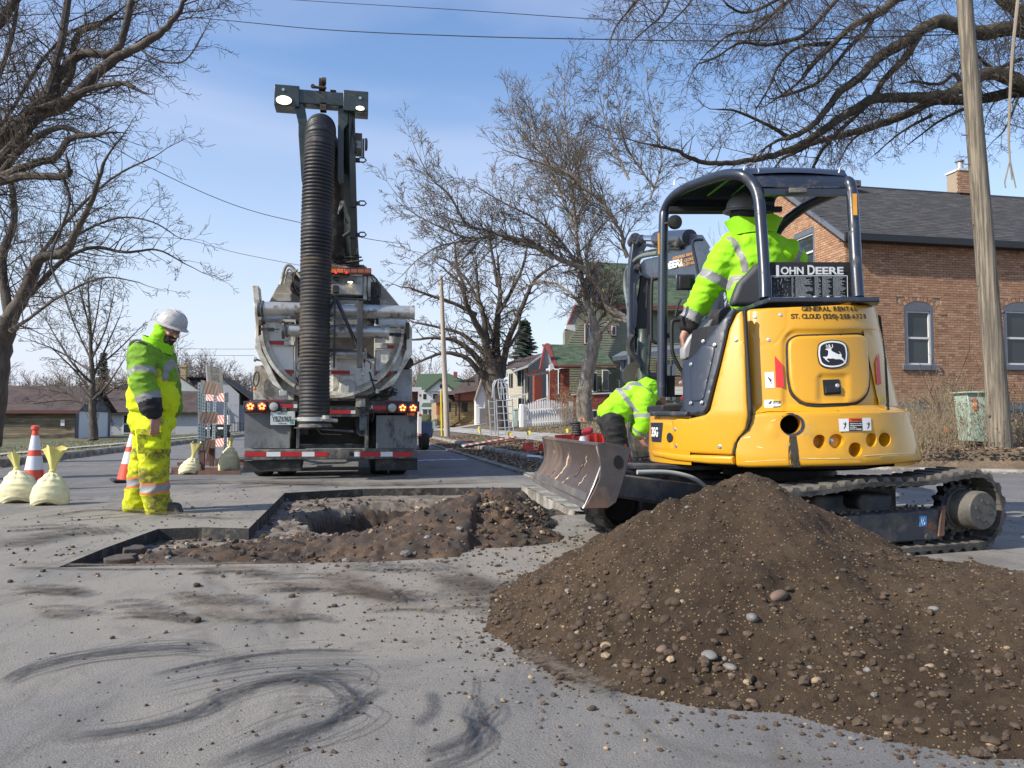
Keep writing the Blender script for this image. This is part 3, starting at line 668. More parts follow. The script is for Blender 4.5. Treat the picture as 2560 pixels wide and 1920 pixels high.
# light panels and centre beam
def lamp(px,py,r,kind,par):
 p=T2(px,py,-.03);o=MB().lathe([(r*1.15,0),(r*1.15,.03),(r*.96,.034)],p+Vector((0,.005,0)),(0,-1,0),24).build('lamp_bezel',blackp,par)
 if kind == 'red':
  MB().lathe([(r*.95,0),(r*.93,.012),(r*.6,.02),(0.001,.022)],p+Vector((0,-.026,0)),(0,-1,0),24).build('lamp_lens',M('red_lens',(.55,.012,.012),.18,var=.05,coat=.8,emit=.25),par,smooth=True)
  mb=MB()
  for k in range(5):
   a=6.283*k/5+.3;c=p+Vector((math.cos(a)*r*.5,-.046,math.sin(a)*r*.5));mb.lathe([(r*.24,0),(r*.24,.004),(0.001,.009)],c,(0,-1,0),12)
  mb.build('led_cluster',M('lit_led',(1,.42,.10),.3,var=0,emit=2.2),par)
 else: MB().lathe([(r*.93,0),(r*.9,.012),(r*.5,.02),(0.001,.022)],p+Vector((0,-.026,0)),(0,-1,0),24).build('lamp_lens',M('clear_lens',(.38,.39,.35),.15,var=.12,scale=40,coat=.8),par,smooth=True)
for X0,X1,ls in ((24,400,((75,1040,'red'),(155,1040,'red'),(235,1041,'w'))),(876,1240,((1051,1048,'w'),(1123,1050,'red'),(1195,1051,'red')))):
 pl=part('tail_light_panel',blackp,truck,(X0,1004,X1,1074,-.03,.10),bevel=.006)
 for X,Y,k in ls: lamp(X,Y,.064,k,pl)
 part('rust_edge',M('rusty_edge',(.15,.03,.02),.8),pl,(X0+10,1075,X1-20,1084,-.01,.09),bevel=0)
for X0,X1,Y0,Y1,m in ((276,368,1024,1049,redt),(370,396,1024,1050,whitet),(898,918,1034,1057,whitet),(920,1010,1034,1060,redt)): part('reflective_tape',m,truck,(X0,Y0,X1,Y1,-.034,-.029),bevel=0)
for X0,X1,Y0,Y1 in ((998,1118,998,1006),(172,300,993,1000)): part('reflective_tape',redt,truck,(X0,Y0,X1,Y1,.1,.12),bevel=0)
cb=part('rear_crossbeam',blackp,truck,(400,1040,876,1112,.0,.12),bevel=.006)
part('reflective_tape',redt,cb,(620,1066,765,1090,-.004,.001),bevel=0);part('reflective_tape',whitet,cb,(766,1066,798,1090,-.004,.001),bevel=0)
# mudflaps, hanging plates, wheels, axle
for X0,X1,Y0,Y1 in ((30,346,1088,1330),(940,1225,1102,1330),(20,424,1412,1490),(936,1225,1402,1482)):
 mb=MB();a,b=T2(X0,Y1,.06),T2(X1,Y0,.06)
 nx_=16
 mb.grid(lambda u,v: (a.x+(b.x-a.x)*u,.06+.01*math.sin(u*5+X0),a.z+(b.z-a.z)*v+(.012*noise.noise(Vector((u*14,X0,0))) if v < .02 and Y0 > 1400 else 0)),nx_,6)
 mb.grid(lambda u,v: (b.x+(a.x-b.x)*u,.075+.01*math.sin((1-u)*5+X0),a.z+(b.z-a.z)*v),nx_,6)
 mb.build('mudflap',flapm if Y0 < 1400 else darkrub,truck,smooth=True)
for X0,X1 in ((388,414),(862,890)): part('upright_bar',greyp,truck,(X0,1100,X1,1330,.03,.1))
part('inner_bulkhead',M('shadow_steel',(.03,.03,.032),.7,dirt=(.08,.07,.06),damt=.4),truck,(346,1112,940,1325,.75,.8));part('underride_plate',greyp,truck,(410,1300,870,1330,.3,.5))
def wheel(x,y,root):
 o=bpy.data.objects.new('wheel',None);C.objects.link(o);o.parent=root;o.location=(x,y,.51)
 MB().lathe([(.29,-.135),(.40,-.14),(.485,-.125),(.51,-.09),(.512,.09),(.485,.125),(.40,.14),(.29,.135)],(0,0,0),(1,0,0),36).build('tyre',darkrub,o,smooth=True)
 mb=MB().lathe([(.285,-.12),(.285,.12),(.25,.06),(.12,.04),(.11,.09),(.001,.09)],(0,0,0),(1,0,0),24)
 mb.build('rim',alu,o,smooth=True);return o
wl=[T2(166,1450,.9).x,T2(325,1450,.9).x,T2(960,1450,.9).x,T2(1090,1450,.9).x]
for yy in (.95,2.30):
 for x in wl: wheel(x,yy,truck)
for x in (-1.0,1.0): wheel(x,7.6,truck)
MB().cyl((-1.1,.95,.5),(1.1,.95,.5),.09).cyl((-1.1,2.3,.5),(1.1,2.3,.5),.09).box((-.45,.2,.62),(-.33,8.6,.86)).box((.33,.2,.62),(.45,8.6,.86)).build('chassis',blackp,truck)
# licence plate
lp=part('licence_plate',M('plate_face',(.52,.57,.55),.5,var=.06,scale=6,dirt=(.3,.28,.22),damt=.25,dscale=12),truck,(210,1073,381,1168,-.045,-.038),bevel=.004)
part('plate_bracket',greyp,truck,(280,1046,325,1080,-.05,-.01))
text('YBZ6969',M('plate_ink',(.045,.05,.06),.6),lp,T2(288,1128,-.0475),(1,0,0),(0,0,1),.105,wfit=.255)
text('Minnesota',M('plate_green',(.04,.16,.17),.6),lp,T2(290,1089,-.0475),(1,0,0),(0,0,1),.026,wfit=.11)
text('10,000 lakes',MATS['plate_green'],lp,T2(292,1156,-.0475),(1,0,0),(0,0,1),.018,wfit=.11)
part('plate_sticker',M('sticker_teal',(.03,.30,.26),.5),lp,(346,1140,368,1158,-.0482,-.0455),bevel=0)
# body side boxes
part('side_cabinet',beige,truck,(92,757,380,998,.25,4.2),bevel=.015);sc_=part('side_cabinet',M('cabinet_grey',(.36,.38,.40),.45,var=.05,scale=3,dirt=(.2,.19,.17),damt=.25),truck,(1020,780,1190,1010,.3,4.2),bevel=.015)
mb=MB();q=T2(113,850,.2)
for k in range(4): mb.tube([q+Vector((.008*math.cos(t),-.02*k,.105*math.cos(t)*.98+0)) + Vector((.035*math.sin(t),0,0)) for t in [i*6.283/16 for i in range(17)]],.011,6)
mb.build('coiled_cable',M('cable_grey',(.12,.13,.12),.6),truck,smooth=True)
q=T2(98,712,.2);MB().cyl(q,q+Vector((.03,0,-.005)),.035).cyl(q,q+Vector((.1,.02,-.02)),.016).build('latch',alu,truck)
q=T2(101,928,.2);MB().lathe([(.016,0),(.017,.03),(.001,.05)],q,(0,0,1),10).build('marker_light',oran,truck)
q=T2(1158,738,.25);MB().lathe([(.085,0),(.085,.5),(.065,.5),(.06,.02)],q+Vector((0,-.05,0)),(0,1,0),24).build('vent_pipe',darkrub,truck,smooth=True)
# tank
tc_=T2(648,515,.35);Rr=1.0
mb=MB();n=40
mb.lathe([(.90,0),(.97,0),(.97,5.2),(.8,5.5),(.0,5.55)],tc_,(0,1,0),n);mb.build('tank',beige,truck,smooth=True)
# polygon rear bulkhead behind the door
hull=[(205,310),(240,240),(300,130),(330,110),(430,105),(850,100),(925,130),(1075,310),(1110,352),(1190,500),(1188,680),(1062,890),(880,962),(415,972),(235,898),(100,640),(108,440)]
def plate(name,pts_,y0_,th,m,par,bevel=.008,f=T2):
 p_=[f(X,Y,y0_) for X,Y in pts_]
 if sum((b.x-a.x)*(b.z+a.z) for a,b in zip(p_,p_[1:]+p_[:1])) > 0: p_=p_[::-1]
 return MB().prism(p_,(0,th,0)).build(name,m,par,bevel=bevel,recalc=True)
plate('tank_bulkhead',hull,.22,.14,beige,truck)
plate('wing_plate',[(82,200),(128,205),(152,440),(138,560),(150,650),(260,870),(330,960),(225,885),(100,640),(108,480)],-.02,.26,beige,truck,.01)
plate('wing_plate',[(1152,490),(1187,500),(1190,680),(1062,890),(930,950),(1085,810),(1150,640)],.0,.24,beige,truck,.01)
MB().tube(along([T2(280,200,.1),T2(312,82,.1),T2(345,66,.1),T2(385,105,.1),T2(420,150,.1)]),.022,8).tube(along([T2(305,190,.1),T2(328,105,.1),T2(345,92,.1),T2(375,130,.1)]),.014,8).build('upper_guide',beige,truck,smooth=True)
# rounded door: ring flange and dished face with frames
mb=MB()
def ring(mb,c,r0,r1,y0_,y1_,a0_,a1_,n_=60,mi=0):
 vs_=[];fs_=[]
 for i in range(n_+1):
  a=a0_+(a1_-a0_)*i/n_;ca,sa=math.cos(a),math.sin(a)
  vs_ += [(c.x+r0*ca,y0_,c.z+r0*sa),(c.x+r1*ca,y0_,c.z+r1*sa),(c.x+r1*ca,y1_,c.z+r1*sa),(c.x+r0*ca,y1_,c.z+r0*sa)]
 for i in range(n_):
  k=4*i
  for j in range(4): fs_.append((k+j,k+(j+1) % 4,k+4+(j+1) % 4,k+4+j))
 fs_ += [(0,1,2,3)[::-1],tuple(4*n_+j for j in range(4))]
 mb.add(vs_,fs_,mi)
ring(mb,tc_,.955,1.0,-.05,.2,R(180),R(360));ring(mb,tc_,.90,.955,.04,.2,R(178),R(362))
mb.build('door_flange',beige,truck,smooth=True)
mb=MB();vs_=[(tc_.x+.90*math.cos(R(a)),.12,tc_.z+.90*math.sin(R(a))) for a in range(178,363,4)]
mb.prism(vs_,(0,.08,0));dr=mb.build('tank_door',white_p,truck,recalc=True)
for X0,Y0,X1,Y1 in ((160,440,382,452),(160,584,382,592),(165,612,382,620),(372,440,386,960),(255,782,382,790),(925,440,938,905),(935,476,1135,486),(935,604,1135,614),(935,642,1130,650),(935,796,1060,803),(672,700,684,1000),(620,695,870,708),(640,815,675,1000)): part('door_rib',beige,dr,(X0,Y0,X1,Y1,.075,.13),bevel=.004)
for X0,Y0,X1,Y1,m in ((172,588,305,611,redt),(306,589,374,612,whitet),(305,787,370,808,redt),(256,785,304,806,whitet),(1018,617,1131,638,redt),(936,615,1017,636,whitet),(936,799,1048,822,redt),(630,792,760,816,redt),(761,793,800,816,whitet)): part('reflective_tape',m,dr,(X0,Y0,X1,Y1,.068,.074),bevel=0)
for X0,Y0,X1,Y1 in ((316,818,358,862),(948,832,988,872)): part('orange_marker',M('orange_paint',(.42,.12,.035),.5),dr,(X0,Y0,X1,Y1,.105,.118),bevel=0)
part('door_panel',white_p,dr,(170,455,372,583,.10,.125));part('door_panel',white_p,dr,(180,622,372,780,.10,.125));part('door_panel',white_p,dr,(938,652,1120,794,.10,.125))
part('door_panel',beige,truck,(230,260,352,310,.16,.24));part('door_panel',beige,truck,(965,300,1068,350,.16,.24));part('door_panel',white_p,truck,(160,405,352,440,.15,.24));part('door_panel',white_p,truck,(940,442,1140,478,.15,.24))
plate('panel_patch',[(262,290),(352,290),(352,310),(262,312)],.15,.01,M('panel_grey',(.33,.34,.33),.5),truck,0)
# valve
vc=T2(745,912,.04);plt=plate('valve_plate',[(700,830),(790,830),(800,870),(802,960),(790,985),(690,985),(675,950),(690,860)],.06,.05,beige,dr)
MB().lathe([(.125,0),(.125,.03),(.112,.035),(.112,.07),(.10,.085),(.001,.09)],vc+Vector((0,.02,0)),(0,-1,0),28).box((vc.x-.01,vc.y-.09,vc.z-.05),(vc.x+.015,vc.y-.07,vc.z+.05)).build('valve_cap',M('cap_grey',(.42,.42,.40),.45,var=.1,dirt=(.2,.18,.15),damt=.3),dr,smooth=True)
# diamond plate cabinet, light bar and lamps
diam=M('diamond_plate',(.36,.36,.34),.45,.4,var=.2,scale=9,dirt=(.2,.18,.15),damt=.35,bump=.9,bscale=55)
cab_=part('upper_cabinet',diam,truck,(430,122,850,258,-.02,.3),bevel=.01)
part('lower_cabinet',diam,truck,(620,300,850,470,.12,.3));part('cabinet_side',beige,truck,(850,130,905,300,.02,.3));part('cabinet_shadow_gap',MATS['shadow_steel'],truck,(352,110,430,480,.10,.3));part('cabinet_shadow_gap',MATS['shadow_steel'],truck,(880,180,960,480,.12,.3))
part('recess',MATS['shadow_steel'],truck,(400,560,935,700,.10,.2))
lb=part('light_bar',M('amber_housing',(.16,.05,.03),.5),truck,(415,84,908,112,-.08,.25),bevel=.006)
for k in range(6): part('amber_lens',oran,lb,(625+47*k,90,668+47*k,113+2,-.086,-.07),bevel=.004)
part('amber_lens',oran,lb,(420,72,440,112,-.086,-.07))
for X in (662,735): q=T2(X,116,-.09);MB().lathe([(.012,0),(.012,.006),(.001,.01)],q,(0,-1,0),10).build('red_indicator',M('lit_red',(1,.02,.02),.3,var=0,emit=3),lb)
part('lamp_plate',white_p,truck,(760,117,845,134,-.06,.0))
q=T2(762,182,-.06);wk=MB().lathe([(.02,.03),(.03,.028),(.05,0),(.046,0),(.02,.02)],q,(0,0,1),20).build('work_lamp',alu,truck,smooth=True)
MB().lathe([(.001,.0),(.035,.002),(.02,.018)],q,(0,0,1),14).build('bulb',M('lit_bulb',(1,.93,.62),.3,var=0,emit=6),wk)
part('lamp_mount',blackp,wk,(740,165,785,180,-.06,.0));part('camera_box',blackp,truck,(640,202,684,250,-.09,-.02));part('camera_box',darkrub,truck,(648,142,684,166,-.05,.0))
# pipes stored across the door
def pipe(name,X0,Y0,X1,Y1,rpx,yl,m,fl0=None,fl1=None):
 a,b=T2(X0,Y0,yl),T2(X1,Y1,yl);a.z=b.z=(a.z+b.z)/2;r=rpx*.00205
 o=MB().cyl(a,b,r,28).build(name,m,truck,smooth=True)
 d=(b-a).normalized()
 if fl0: MB().lathe([(r*1.02,-.03),(fl0,-.03),(fl0,0),(r*1.02,0)],a+d*.03,d,28).lathe([(r*1.14,.05),(r*1.14,.075)],a,d,20).build('pipe_flange',greyp if fl0 > .1 else m,o,smooth=False)
 if fl1: MB().lathe([(r*1.0,-.05),(fl1,.0),(fl1,.015),(r*.9,.015),(r*.9,-.05)],b,d,28).build('pipe_flange',m,o,smooth=True)
 return o
p1_=pipe('upper_stored_pipe',125,352,1198,400,46,-.28,alu,.118,.105);pipe('lower_stored_pipe',292,504,1022,535,43,-.22,alu,.125,.112);pipe('short_pipe',610,672,868,688,24,-.04,alu,.06,.10)
for X,Y,s in ((205,505,1),(1085,542,-1)):
 q=T2(X,Y,-.1);MB().cyl(q-Vector((.13,0,0)),q+Vector((.13,0,0)),.007,8).box((q.x-.035,q.y-.02,q.z-.03),(q.x+.06,q.y+.02,q.z+.02)).box((q.x-.12,q.y-.01,q.z-.022),(q.x-.04,q.y+.01,q.z+.02)).build('turnbuckle',darkrub,truck,bevel=.003)
for X,Y in ((138,505),(1160,525)): part('hinge_block',M('greasy_steel',(.05,.04,.03),.5,dirt=(.15,.10,.06),damt=.5),truck,(X-14,Y-65,X+12,Y+45,-.05,.02))
# dark bracket
mb=MB()
for (X0,Y0),(X1,Y1),w_ in (((660,285),(806,612),.026),((660,285),(600,410),.022),((620,292),(852,302),.016),((610,650),(852,652),.022)):
 mb.tube([T2(X0,Y0,-.46),T2(X1,Y1,-.46)],w_,4)
mb.cyl(T2(656,278,-.47),T2(650,772,-.47),.014,10);bx(mb,806,310,850,770,-.50,-.42);mb.box(tuple(T2(806,330,-.48)),tuple(T2(812,340,0)+Vector((0.02,0,0))))
mb.tube([T2(830,310,-.45),T2(830,310,.1)],.02,6).tube([T2(830,640,-.45),T2(830,640,.1)],.02,6)
mb.build('pipe_rack_bracket',M('bracket_black',(.035,.037,.042),.5,var=.2,scale=5,dirt=(.1,.09,.08),damt=.2),truck,bevel=.003)
# cables, chains and latches about the door
mb=MB()
for pts_,r_ in (([(400,92),(378,120),(368,190),(392,240),(420,262)],.009),([(392,100),(362,150),(365,240),(384,255)],.007),([(900,125),(945,160),(950,260),(915,298),(885,292),(878,240)],.012),([(905,140),(935,200),(925,280),(890,285)],.008),([(880,130),(878,240),(882,330)],.009),([(420,712),(395,740),(388,775),(400,800)],.009),([(880,720),(905,745),(902,780)],.009),([(362,180),(350,210),(372,235)],.016),
 ([(412,800),(398,850),(380,910)],.013),([(895,800),(912,860),(935,930)],.014),([(385,840),(402,880)],.02),([(900,855),(948,862)],.012),([(890,1000),(905,1050),(925,1100),(912,1148),(898,1120)],.008),([(860,690),(858,760),(850,830)],.012),([(530,1190),(560,1230),(700,1236)],.008)):
 q=[T2(X,Y,-.08) for X,Y in pts_];mb.tube(q,r_,6)
mb.build('hydraulic_hoses',darkrub,truck,smooth=True)
part('control_block',blackp,truck,(345,180,362,232,-.05,.1),(352,115,380,135,-.05,.1),(955,196,975,280,0,.1));part('lock_block',alu,truck,(835,740,860,825,-.2,-.1),(270,930,330,968,-.04,.0),(935,918,958,950,.0,.05))
mb=MB();
for k in range(26):
 q=T2(1055+rnd.uniform(-28,30),940+rnd.uniform(-32,28),.0+rnd.uniform(-.05,.05));mb.tube([q,q+Vector((rnd.uniform(-.05,.05),rnd.uniform(-.04,.04),rnd.uniform(-.06,.04)))],.009,5)
mb.tube([T2(1050,960,0),T2(950,965,.1),T2(900,985,.2)],.025,8);mb.build('tangled_chain',darkrub,truck)
part('door_foot',beige,truck,(800,985,866,1045,-.02,.12));part('jack_box',M('blue_grey_box',(.07,.09,.10),.4,dirt=(.2,.2,.18),damt=.35),truck,(824,1110,876,1206,-.12,0))
mb=MB();q=T2(850,1062,-.06);mb.lathe([(.02,-.02),(.045,-.02),(.045,.02),(.02,.02)],q,(1,0,0),16);mb.cyl(T2(835,1040,-.06),T2(835,1110,-.06),.012).cyl(T2(868,1040,-.06),T2(868,1110,-.06),.012).tube([T2(815,1215,-.05),T2(828,1238,-.05),T2(862,1240,-.05),T2(862,1210,-.05)],.018,8);mb.build('tow_hook',greyp,truck,smooth=True)
part('floor_beam',darkrub,truck,(405,1000,800,1030,.15,.4))
# suction hose: ribbed, hanging clear of the door; bends over at the top into the boom pipe
hose_m=M('hose_rubber',(.022,.021,.022),.62,var=.4,scale=3,dirt=(.095,.072,.052),damt=.42,dscale=1.1,bump=.8,bscale=60)
hy=-.42
hp=[T2(514,1165,hy),T2(515,900,hy),T2(517,500,hy),T2(524,120,hy)]
tp=[T1(566,1300,hy),T1(574,1000,hy),T1(582,800,hy),T1(592,600,hy),T1(602,430,hy)]
path=[hp[0],hp[1],hp[2],tp[0],tp[1],tp[2],tp[3]]
r0=.205;top=path[-1]
for a in (25,50,75,95,115): path.append(top + Vector((.0,.34-.34*math.cos(R(a)),.34*math.sin(R(a)))))
for i,p_ in enumerate(path): p_.x += 0
samp=[]
for i in range(len(path)-1):
 n_=max(2,int((path[i+1]-path[i]).length/.0125))
 for k in range(n_): samp.append(path[i].lerp(path[i+1],k/n_))
acc=0;rs=[];prev=samp[0]
for p_ in samp:
 acc += (p_-prev).length;prev=p_;ph=(acc/.05) % 1;rs.append((.190 + .019*math.sin(ph*math.pi)**.7) * (1-.02*math.sin(acc*1.7)))
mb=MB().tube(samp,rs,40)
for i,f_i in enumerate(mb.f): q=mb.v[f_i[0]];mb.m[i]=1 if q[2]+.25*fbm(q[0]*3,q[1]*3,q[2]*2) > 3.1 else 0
mb.build('suction_hose',[hose_m,M('hose_tree_shaded',(.014,.014,.017),.5,var=.4,scale=4,dirt=(.05,.045,.045),damt=.25,dscale=3,bump=.6)],truck,smooth=True)  # upper rubber darkened: tree shade put into its colour; lower part is dirt-caked
q=T2(514,1128,hy);cl_=MB().lathe([(.212,-.03),(.228,-.026),(.228,.026),(.212,.03)],q,(0,0,1),36).cyl(q+Vector((.1,-.2,0)),q+Vector((.3,-.1,-.02)),.026).cyl(q+Vector((-.22,-.05,0)),q+Vector((-.3,-.05,.0)),.02).lathe([(.0,0),(.05,0),(.05,.05),(.0,.05)],q+Vector((.16,-.2,-.0)),(0,0,1),12).build('hose_clamp',alu,truck,smooth=True)
q=T2(520,1178,hy);mb=MB().lathe([(.20,.04),(.215,.03),(.23,-.01),(.0,-.015)],q,(0,0,1),32)
mb.hexa([tuple(T2(372,1190,hy-.1)),tuple(T2(780,1214,hy-.1)),tuple(T2(792,1222,hy+.2)),tuple(T2(400,1188,hy+.2))],[tuple(T2(372,1184,hy-.1)),tuple(T2(780,1204,hy-.1)),tuple(T2(792,1212,hy+.2)),tuple(T2(400,1180,hy+.2))]);mb.build('hose_end_plate',greyp,truck)
# boom head
boom_m=M('boom_dark_green',(.028,.040,.040),.4,var=.2,scale=3,coat=.2,dirt=(.07,.065,.055),damt=.2)
by=-.30
B1=lambda X,Y,yl=by: T1(X,Y,yl)
def bx1(mb,X0,Y0,X1,Y1,y0,y1,mi=0): return bx(mb,X0,Y0,X1,Y1,y0,y1,mi,T1)
za=(B1(255,150).z+B1(950,225).z)/2
head=MB();xL,xR=B1(255,200).x,B1(950,260).x;w1=B1(440,200).x;w2=B1(765,240).x
cz=(B1(350,222).z + B1(880,280).z)/2
head.box((w1-.02,by,cz-.095),(w2+.02,by+.2,cz+.10)).build('boom_head_bar',boom_m,truck,bevel=.01)
for xa,xb in ((xL,w1),(w2,xR)): MB().box((xa,by-.02,cz-.16),(xb,by+.26,cz+.135)).build('boom_head_box',boom_m,truck,bevel=.008)
for X,Y,w_,h_ in ((326,254,.105,.062),(890,303,.06,.03)):
 q=B1(X,Y,by-.025);q.z=cz-.09 if w_ > .1 else cz-.12;fl=MB().lathe([(1,0),(.95,.02),(.001,.03)],(0,0,0),(0,-1,0),24).build('flood_light',M('lit_flood',(.95,1,.72),.2,var=.12,scale=60,emit=1.6),truck,smooth=True);fl.location=q;fl.scale=(w_,1,h_)
 ri=MB().lathe([(1.12,0),(1.12,.015),(1.0,.016)],(0,.01,0),(0,-1,0),24).build('flood_light_rim',blackp,fl,smooth=True)
for X,Y in ((320,188),(890,250)): q=B1(X,Y,by-.03);MB().cyl(q,q+Vector((0,.02,0)),.02,12).build('bolt',alu,truck)
mb=MB();bx1(mb,583,105,632,190,by+.02,by+.12);q=B1(605,125);mb.lathe([(.05,0),(.05,.06)],q,(1,0,0),14).cyl(B1(535,170),B1(640,178),.02).lathe([(.03,0),(.03,.03)],B1(540,168),(0,-1,0),12);bx1(mb,592,285,640,340,by,by+.1);bx1(mb,668,192,712,200,by+.05,by+.1)
mb.build('lifting_bracket',M('rusty_boom',(.06,.035,.028),.7,var=.3),truck,bevel=.004)
plate('guide_wing',[(394,268),(440,235),(484,335),(500,450),(500,640),(478,862),(455,862),(432,520),(432,440)],by+.02,.22,boom_m,truck,.006,T1)
plate('guide_wing',[(770,282),(726,345),(724,500),(722,820),(740,870),(766,886),(768,480),(800,440),(800,285)],by+.04,.22,boom_m,truck,.006,T1)
mb=MB();a,b=B1(806,290,by+.2),B1(828,1480,by+.9)
# inner boom leaning away to the slewing post on the tank
mb.tube([B1(806,280,-.2),B1(812,700,-.1),B1(820,1240,.3),B1(826,1500,.6)],[.085,.085,.10,.12],4);mb.build('boom_arm',boom_m,truck,bevel=.004)
mb=MB().tube([path[-1]+Vector((0,0,0)),B1(690,700,.25),B1(705,900,.35),B1(708,1110,.5)],[.19,.18,.165,.165],24);mb.build('boom_pipe',M('boom_pipe_steel',(.05,.042,.036),.6,var=.3,dirt=(.13,.10,.08),damt=.35),truck,smooth=True)
mb=MB().tube([B1(712,1100,.45),B1(716,1250,.5),B1(716,1420,.6),B1(705,1500,.8)],[.205,.215,.21,.22],24);mb.build('boom_elbow',darkrub,truck,smooth=True)
mb=MB()
for Y,s in ((710,1),(1030,.9),(1262,.8)):
 q=B1(830,Y,-.02);mb.box((q.x-.03,q.y-.06,q.z-.07*s),(q.x+.05,q.y+.06,q.z+.07*s)).cyl(q,q+Vector((.11,0,0)),.035*s,10)
 mb.tube([q+Vector((.10,-.02,.03)),q+Vector((.17,-.02,.035)),q+Vector((.20,-.02,0)),q+Vector((.17,-.02,-.03)),q+Vector((.10,-.02,-.03))],.011,6)
mb.build('pipe_clamp',blackp,truck)
part_=MB();bx1(part_,842,512,905,650,-.1,.1);bx1(part_,905,550,922,665,-.12,.08);part_.lathe([(.09,0),(.09,.03),(.05,.04),(.0,.04)],B1(925,596,0),(1,0,0),18);part_.build('winch_box',M('winch_grey',(.075,.065,.058),.55,dirt=(.14,.12,.1),damt=.3),truck,bevel=.006)
mb=MB();bx1(mb,856,568,898,622,-.112,-.1);mb.build('winch_label',M('label_pale',(.3,.31,.27),.6,var=.4,scale=40),truck)
mb=MB();bx1(mb,772,600,850,650,-.12,.15);bx1(mb,785,650,832,690,-.1,.15);bx1(mb,765,720,800,810,-.05,.15)
mb.tube([B1(828,400,-.2),B1(845,500,-.2),B1(838,520,-.2),B1(862,600,-.2),B1(850,660,-.2)],.012,6).tube([B1(832,482,-.2),B1(850,484,-.2)],.012,5)
mb.tube([B1(850,1350,.2),B1(872,1360,.2),B1(866,1405,.2),B1(845,1410,.2)],.012,6).tube([B1(780,1170,.2),B1(775,1120,.2),B1(795,1090,.2)],.008,5).tube([B1(780,1170,.2),B1(812,1168,.2)],.01,5)
mb.tube([B1(730,1100,.2),B1(800,1010,.2)],.022,6).tube([B1(745,1020,.3),B1(790,1040,.3)],.05,6).tube([B1(765,1280,.2),B1(820,1240,.2)],.03,6).tube([B1(690,1190,.3),B1(760,1150,.3)],.012,6)
mb.build('boom_fittings',darkrub,truck)
plate('gusset',[(740,1015),(795,1010),(800,1040),(760,1075),(728,1112),(722,1100)],.2,.02,alu,truck,0,T1)
mb=MB();bx1(mb,690,1390,850,1520,.6,1.0);
for k in range(14):
 q=B1(690+rnd.uniform(-20,150),1430+rnd.uniform(-20,70),.4);mb.tube([q,q+Vector((rnd.uniform(-.2,.25),rnd.uniform(-.1,.1),rnd.uniform(-.05,.06))),q+Vector((rnd.uniform(-.2,.25),0,rnd.uniform(-.12,.06)))],.013,5)
mb.build('slewing_base',darkrub,truck)
part('tank_top_frame',blackp,truck,(430,60,860,88,.4,1.2))
# forward body and cab (hidden from the camera, there for other views)
MB().box((-1.15,4.4,.95),(1.15,6.4,2.9)).build('equipment_housing',beige,truck,bevel=.03)
cb_=MB().box((-1.1,6.7,.9),(1.1,8.6,2.75)).box((-.85,8.6,.9),(.85,9.7,1.9)).build('cab',white_p,truck,bevel=.06)
MB().box((-1.105,7.2,1.9),(-1.1,8.2,2.5)).box((1.1,7.2,1.9),(1.105,8.2,2.5)).box((-.95,8.6,1.95),(.95,8.606,2.6)).box((-.6,6.694,2.0),(.6,6.7,2.5)).build('cab_window',M('dark_glass',(.02,.025,.03),.08,var=0,spec=.8),cb_)
# ================================================================ MINI EXCAVATOR (local x = right, y = away from the camera)
EX=Vector((1.83,5.33));_e=CW(*EX)
exc=thing('mini_excavator','yellow mini excavator with dark blue canopy standing on rubber tracks','excavator',_e,-YAW)
def loc(p): return Vector((p.dot(Rt)-EX.x,p.dot(Fh)-EX.y,p.z))
def E(px,py,D): return loc(P(px,py,D))
def E4(X,Y,D): return E(1500+.36166*X,400+.36166*Y,D)
def E5(X,Y,D): return E(1600+.28935*X,700+.28935*Y,D)
def EC(X,Y,D): return E(1900+.18083*X,1000+.18083*Y,D)
def EB(X,Y,D): return E(1440+.3738*X,560+.3738*Y,D)
def ET(X,Y,D): return E(1300+.5696*X,900+.5696*Y,D)
def L_(xc,D,z): return Vector((xc-EX.x,D-EX.y,z))
yel=M('machine_yellow',(.62,.31,.012),.34,var=.035,scale=2,dirt=(.42,.26,.06),damt=.07,dscale=5,coat=.35,spec=.5)
navy=M('machine_navy',(.018,.024,.040),.34,var=.15,scale=4,coat=.35,dirt=(.05,.052,.056),damt=.12,dscale=9)
navyd=M('frame_navy_dusty',(.024,.030,.042),.5,var=.2,scale=4,dirt=(.13,.115,.09),damt=.38,dscale=3,bump=.15)
blk=M('machine_black',(.012,.012,.013),.6,var=.2);gasket=M('gasket_black',(.014,.013,.012),.7)
zinc=M('zinc_bolt',(.62,.63,.62),.3,.8,var=.1)
track_m=M('track_rubber',(.03,.029,.027),.85,var=.35,scale=7,dirt=(.12,.108,.09),damt=.5,dscale=4,bump=.6,bscale=40)
# --- curved body panels: outline in the picture laid on a drum about the slewing centre
def Rbody(z):      # counterweight flares, hood draws in
 if z < .60: return .872
 if z < .86: return .872-.035*(z-.60)/.26
 if z < .90: return .837-.065*(z-.86)/.04
 return .772-.12*(z-.90)/.6
def hit(px,py,Rf):
 r=ray(px,py);rx,ry=r.dot(Rt),r.dot(Fh);R_=Rf if not callable(Rf) else .8
 for _ in range(6):
  a=rx*rx+ry*ry;b=-2*(rx*EX.x+ry*EX.y);c=EX.x**2+EX.y**2-R_*R_;d=b*b-4*a*c
  t=(-b-math.sqrt(d))/(2*a) if d > 0 else -b/(2*a)
  if not callable(Rf): break
  R_=Rf(CAM_H+r.z*t)
 return loc(CAM+r*t)
def dense(poly,st):
 q=[]
 for a,b in zip(poly,poly[1:]+poly[:1]):
  a,b=Vector(a),Vector(b);n=max(1,int((b-a).length/st));q += [a.lerp(b,i/n) for i in range(n)]
 return q
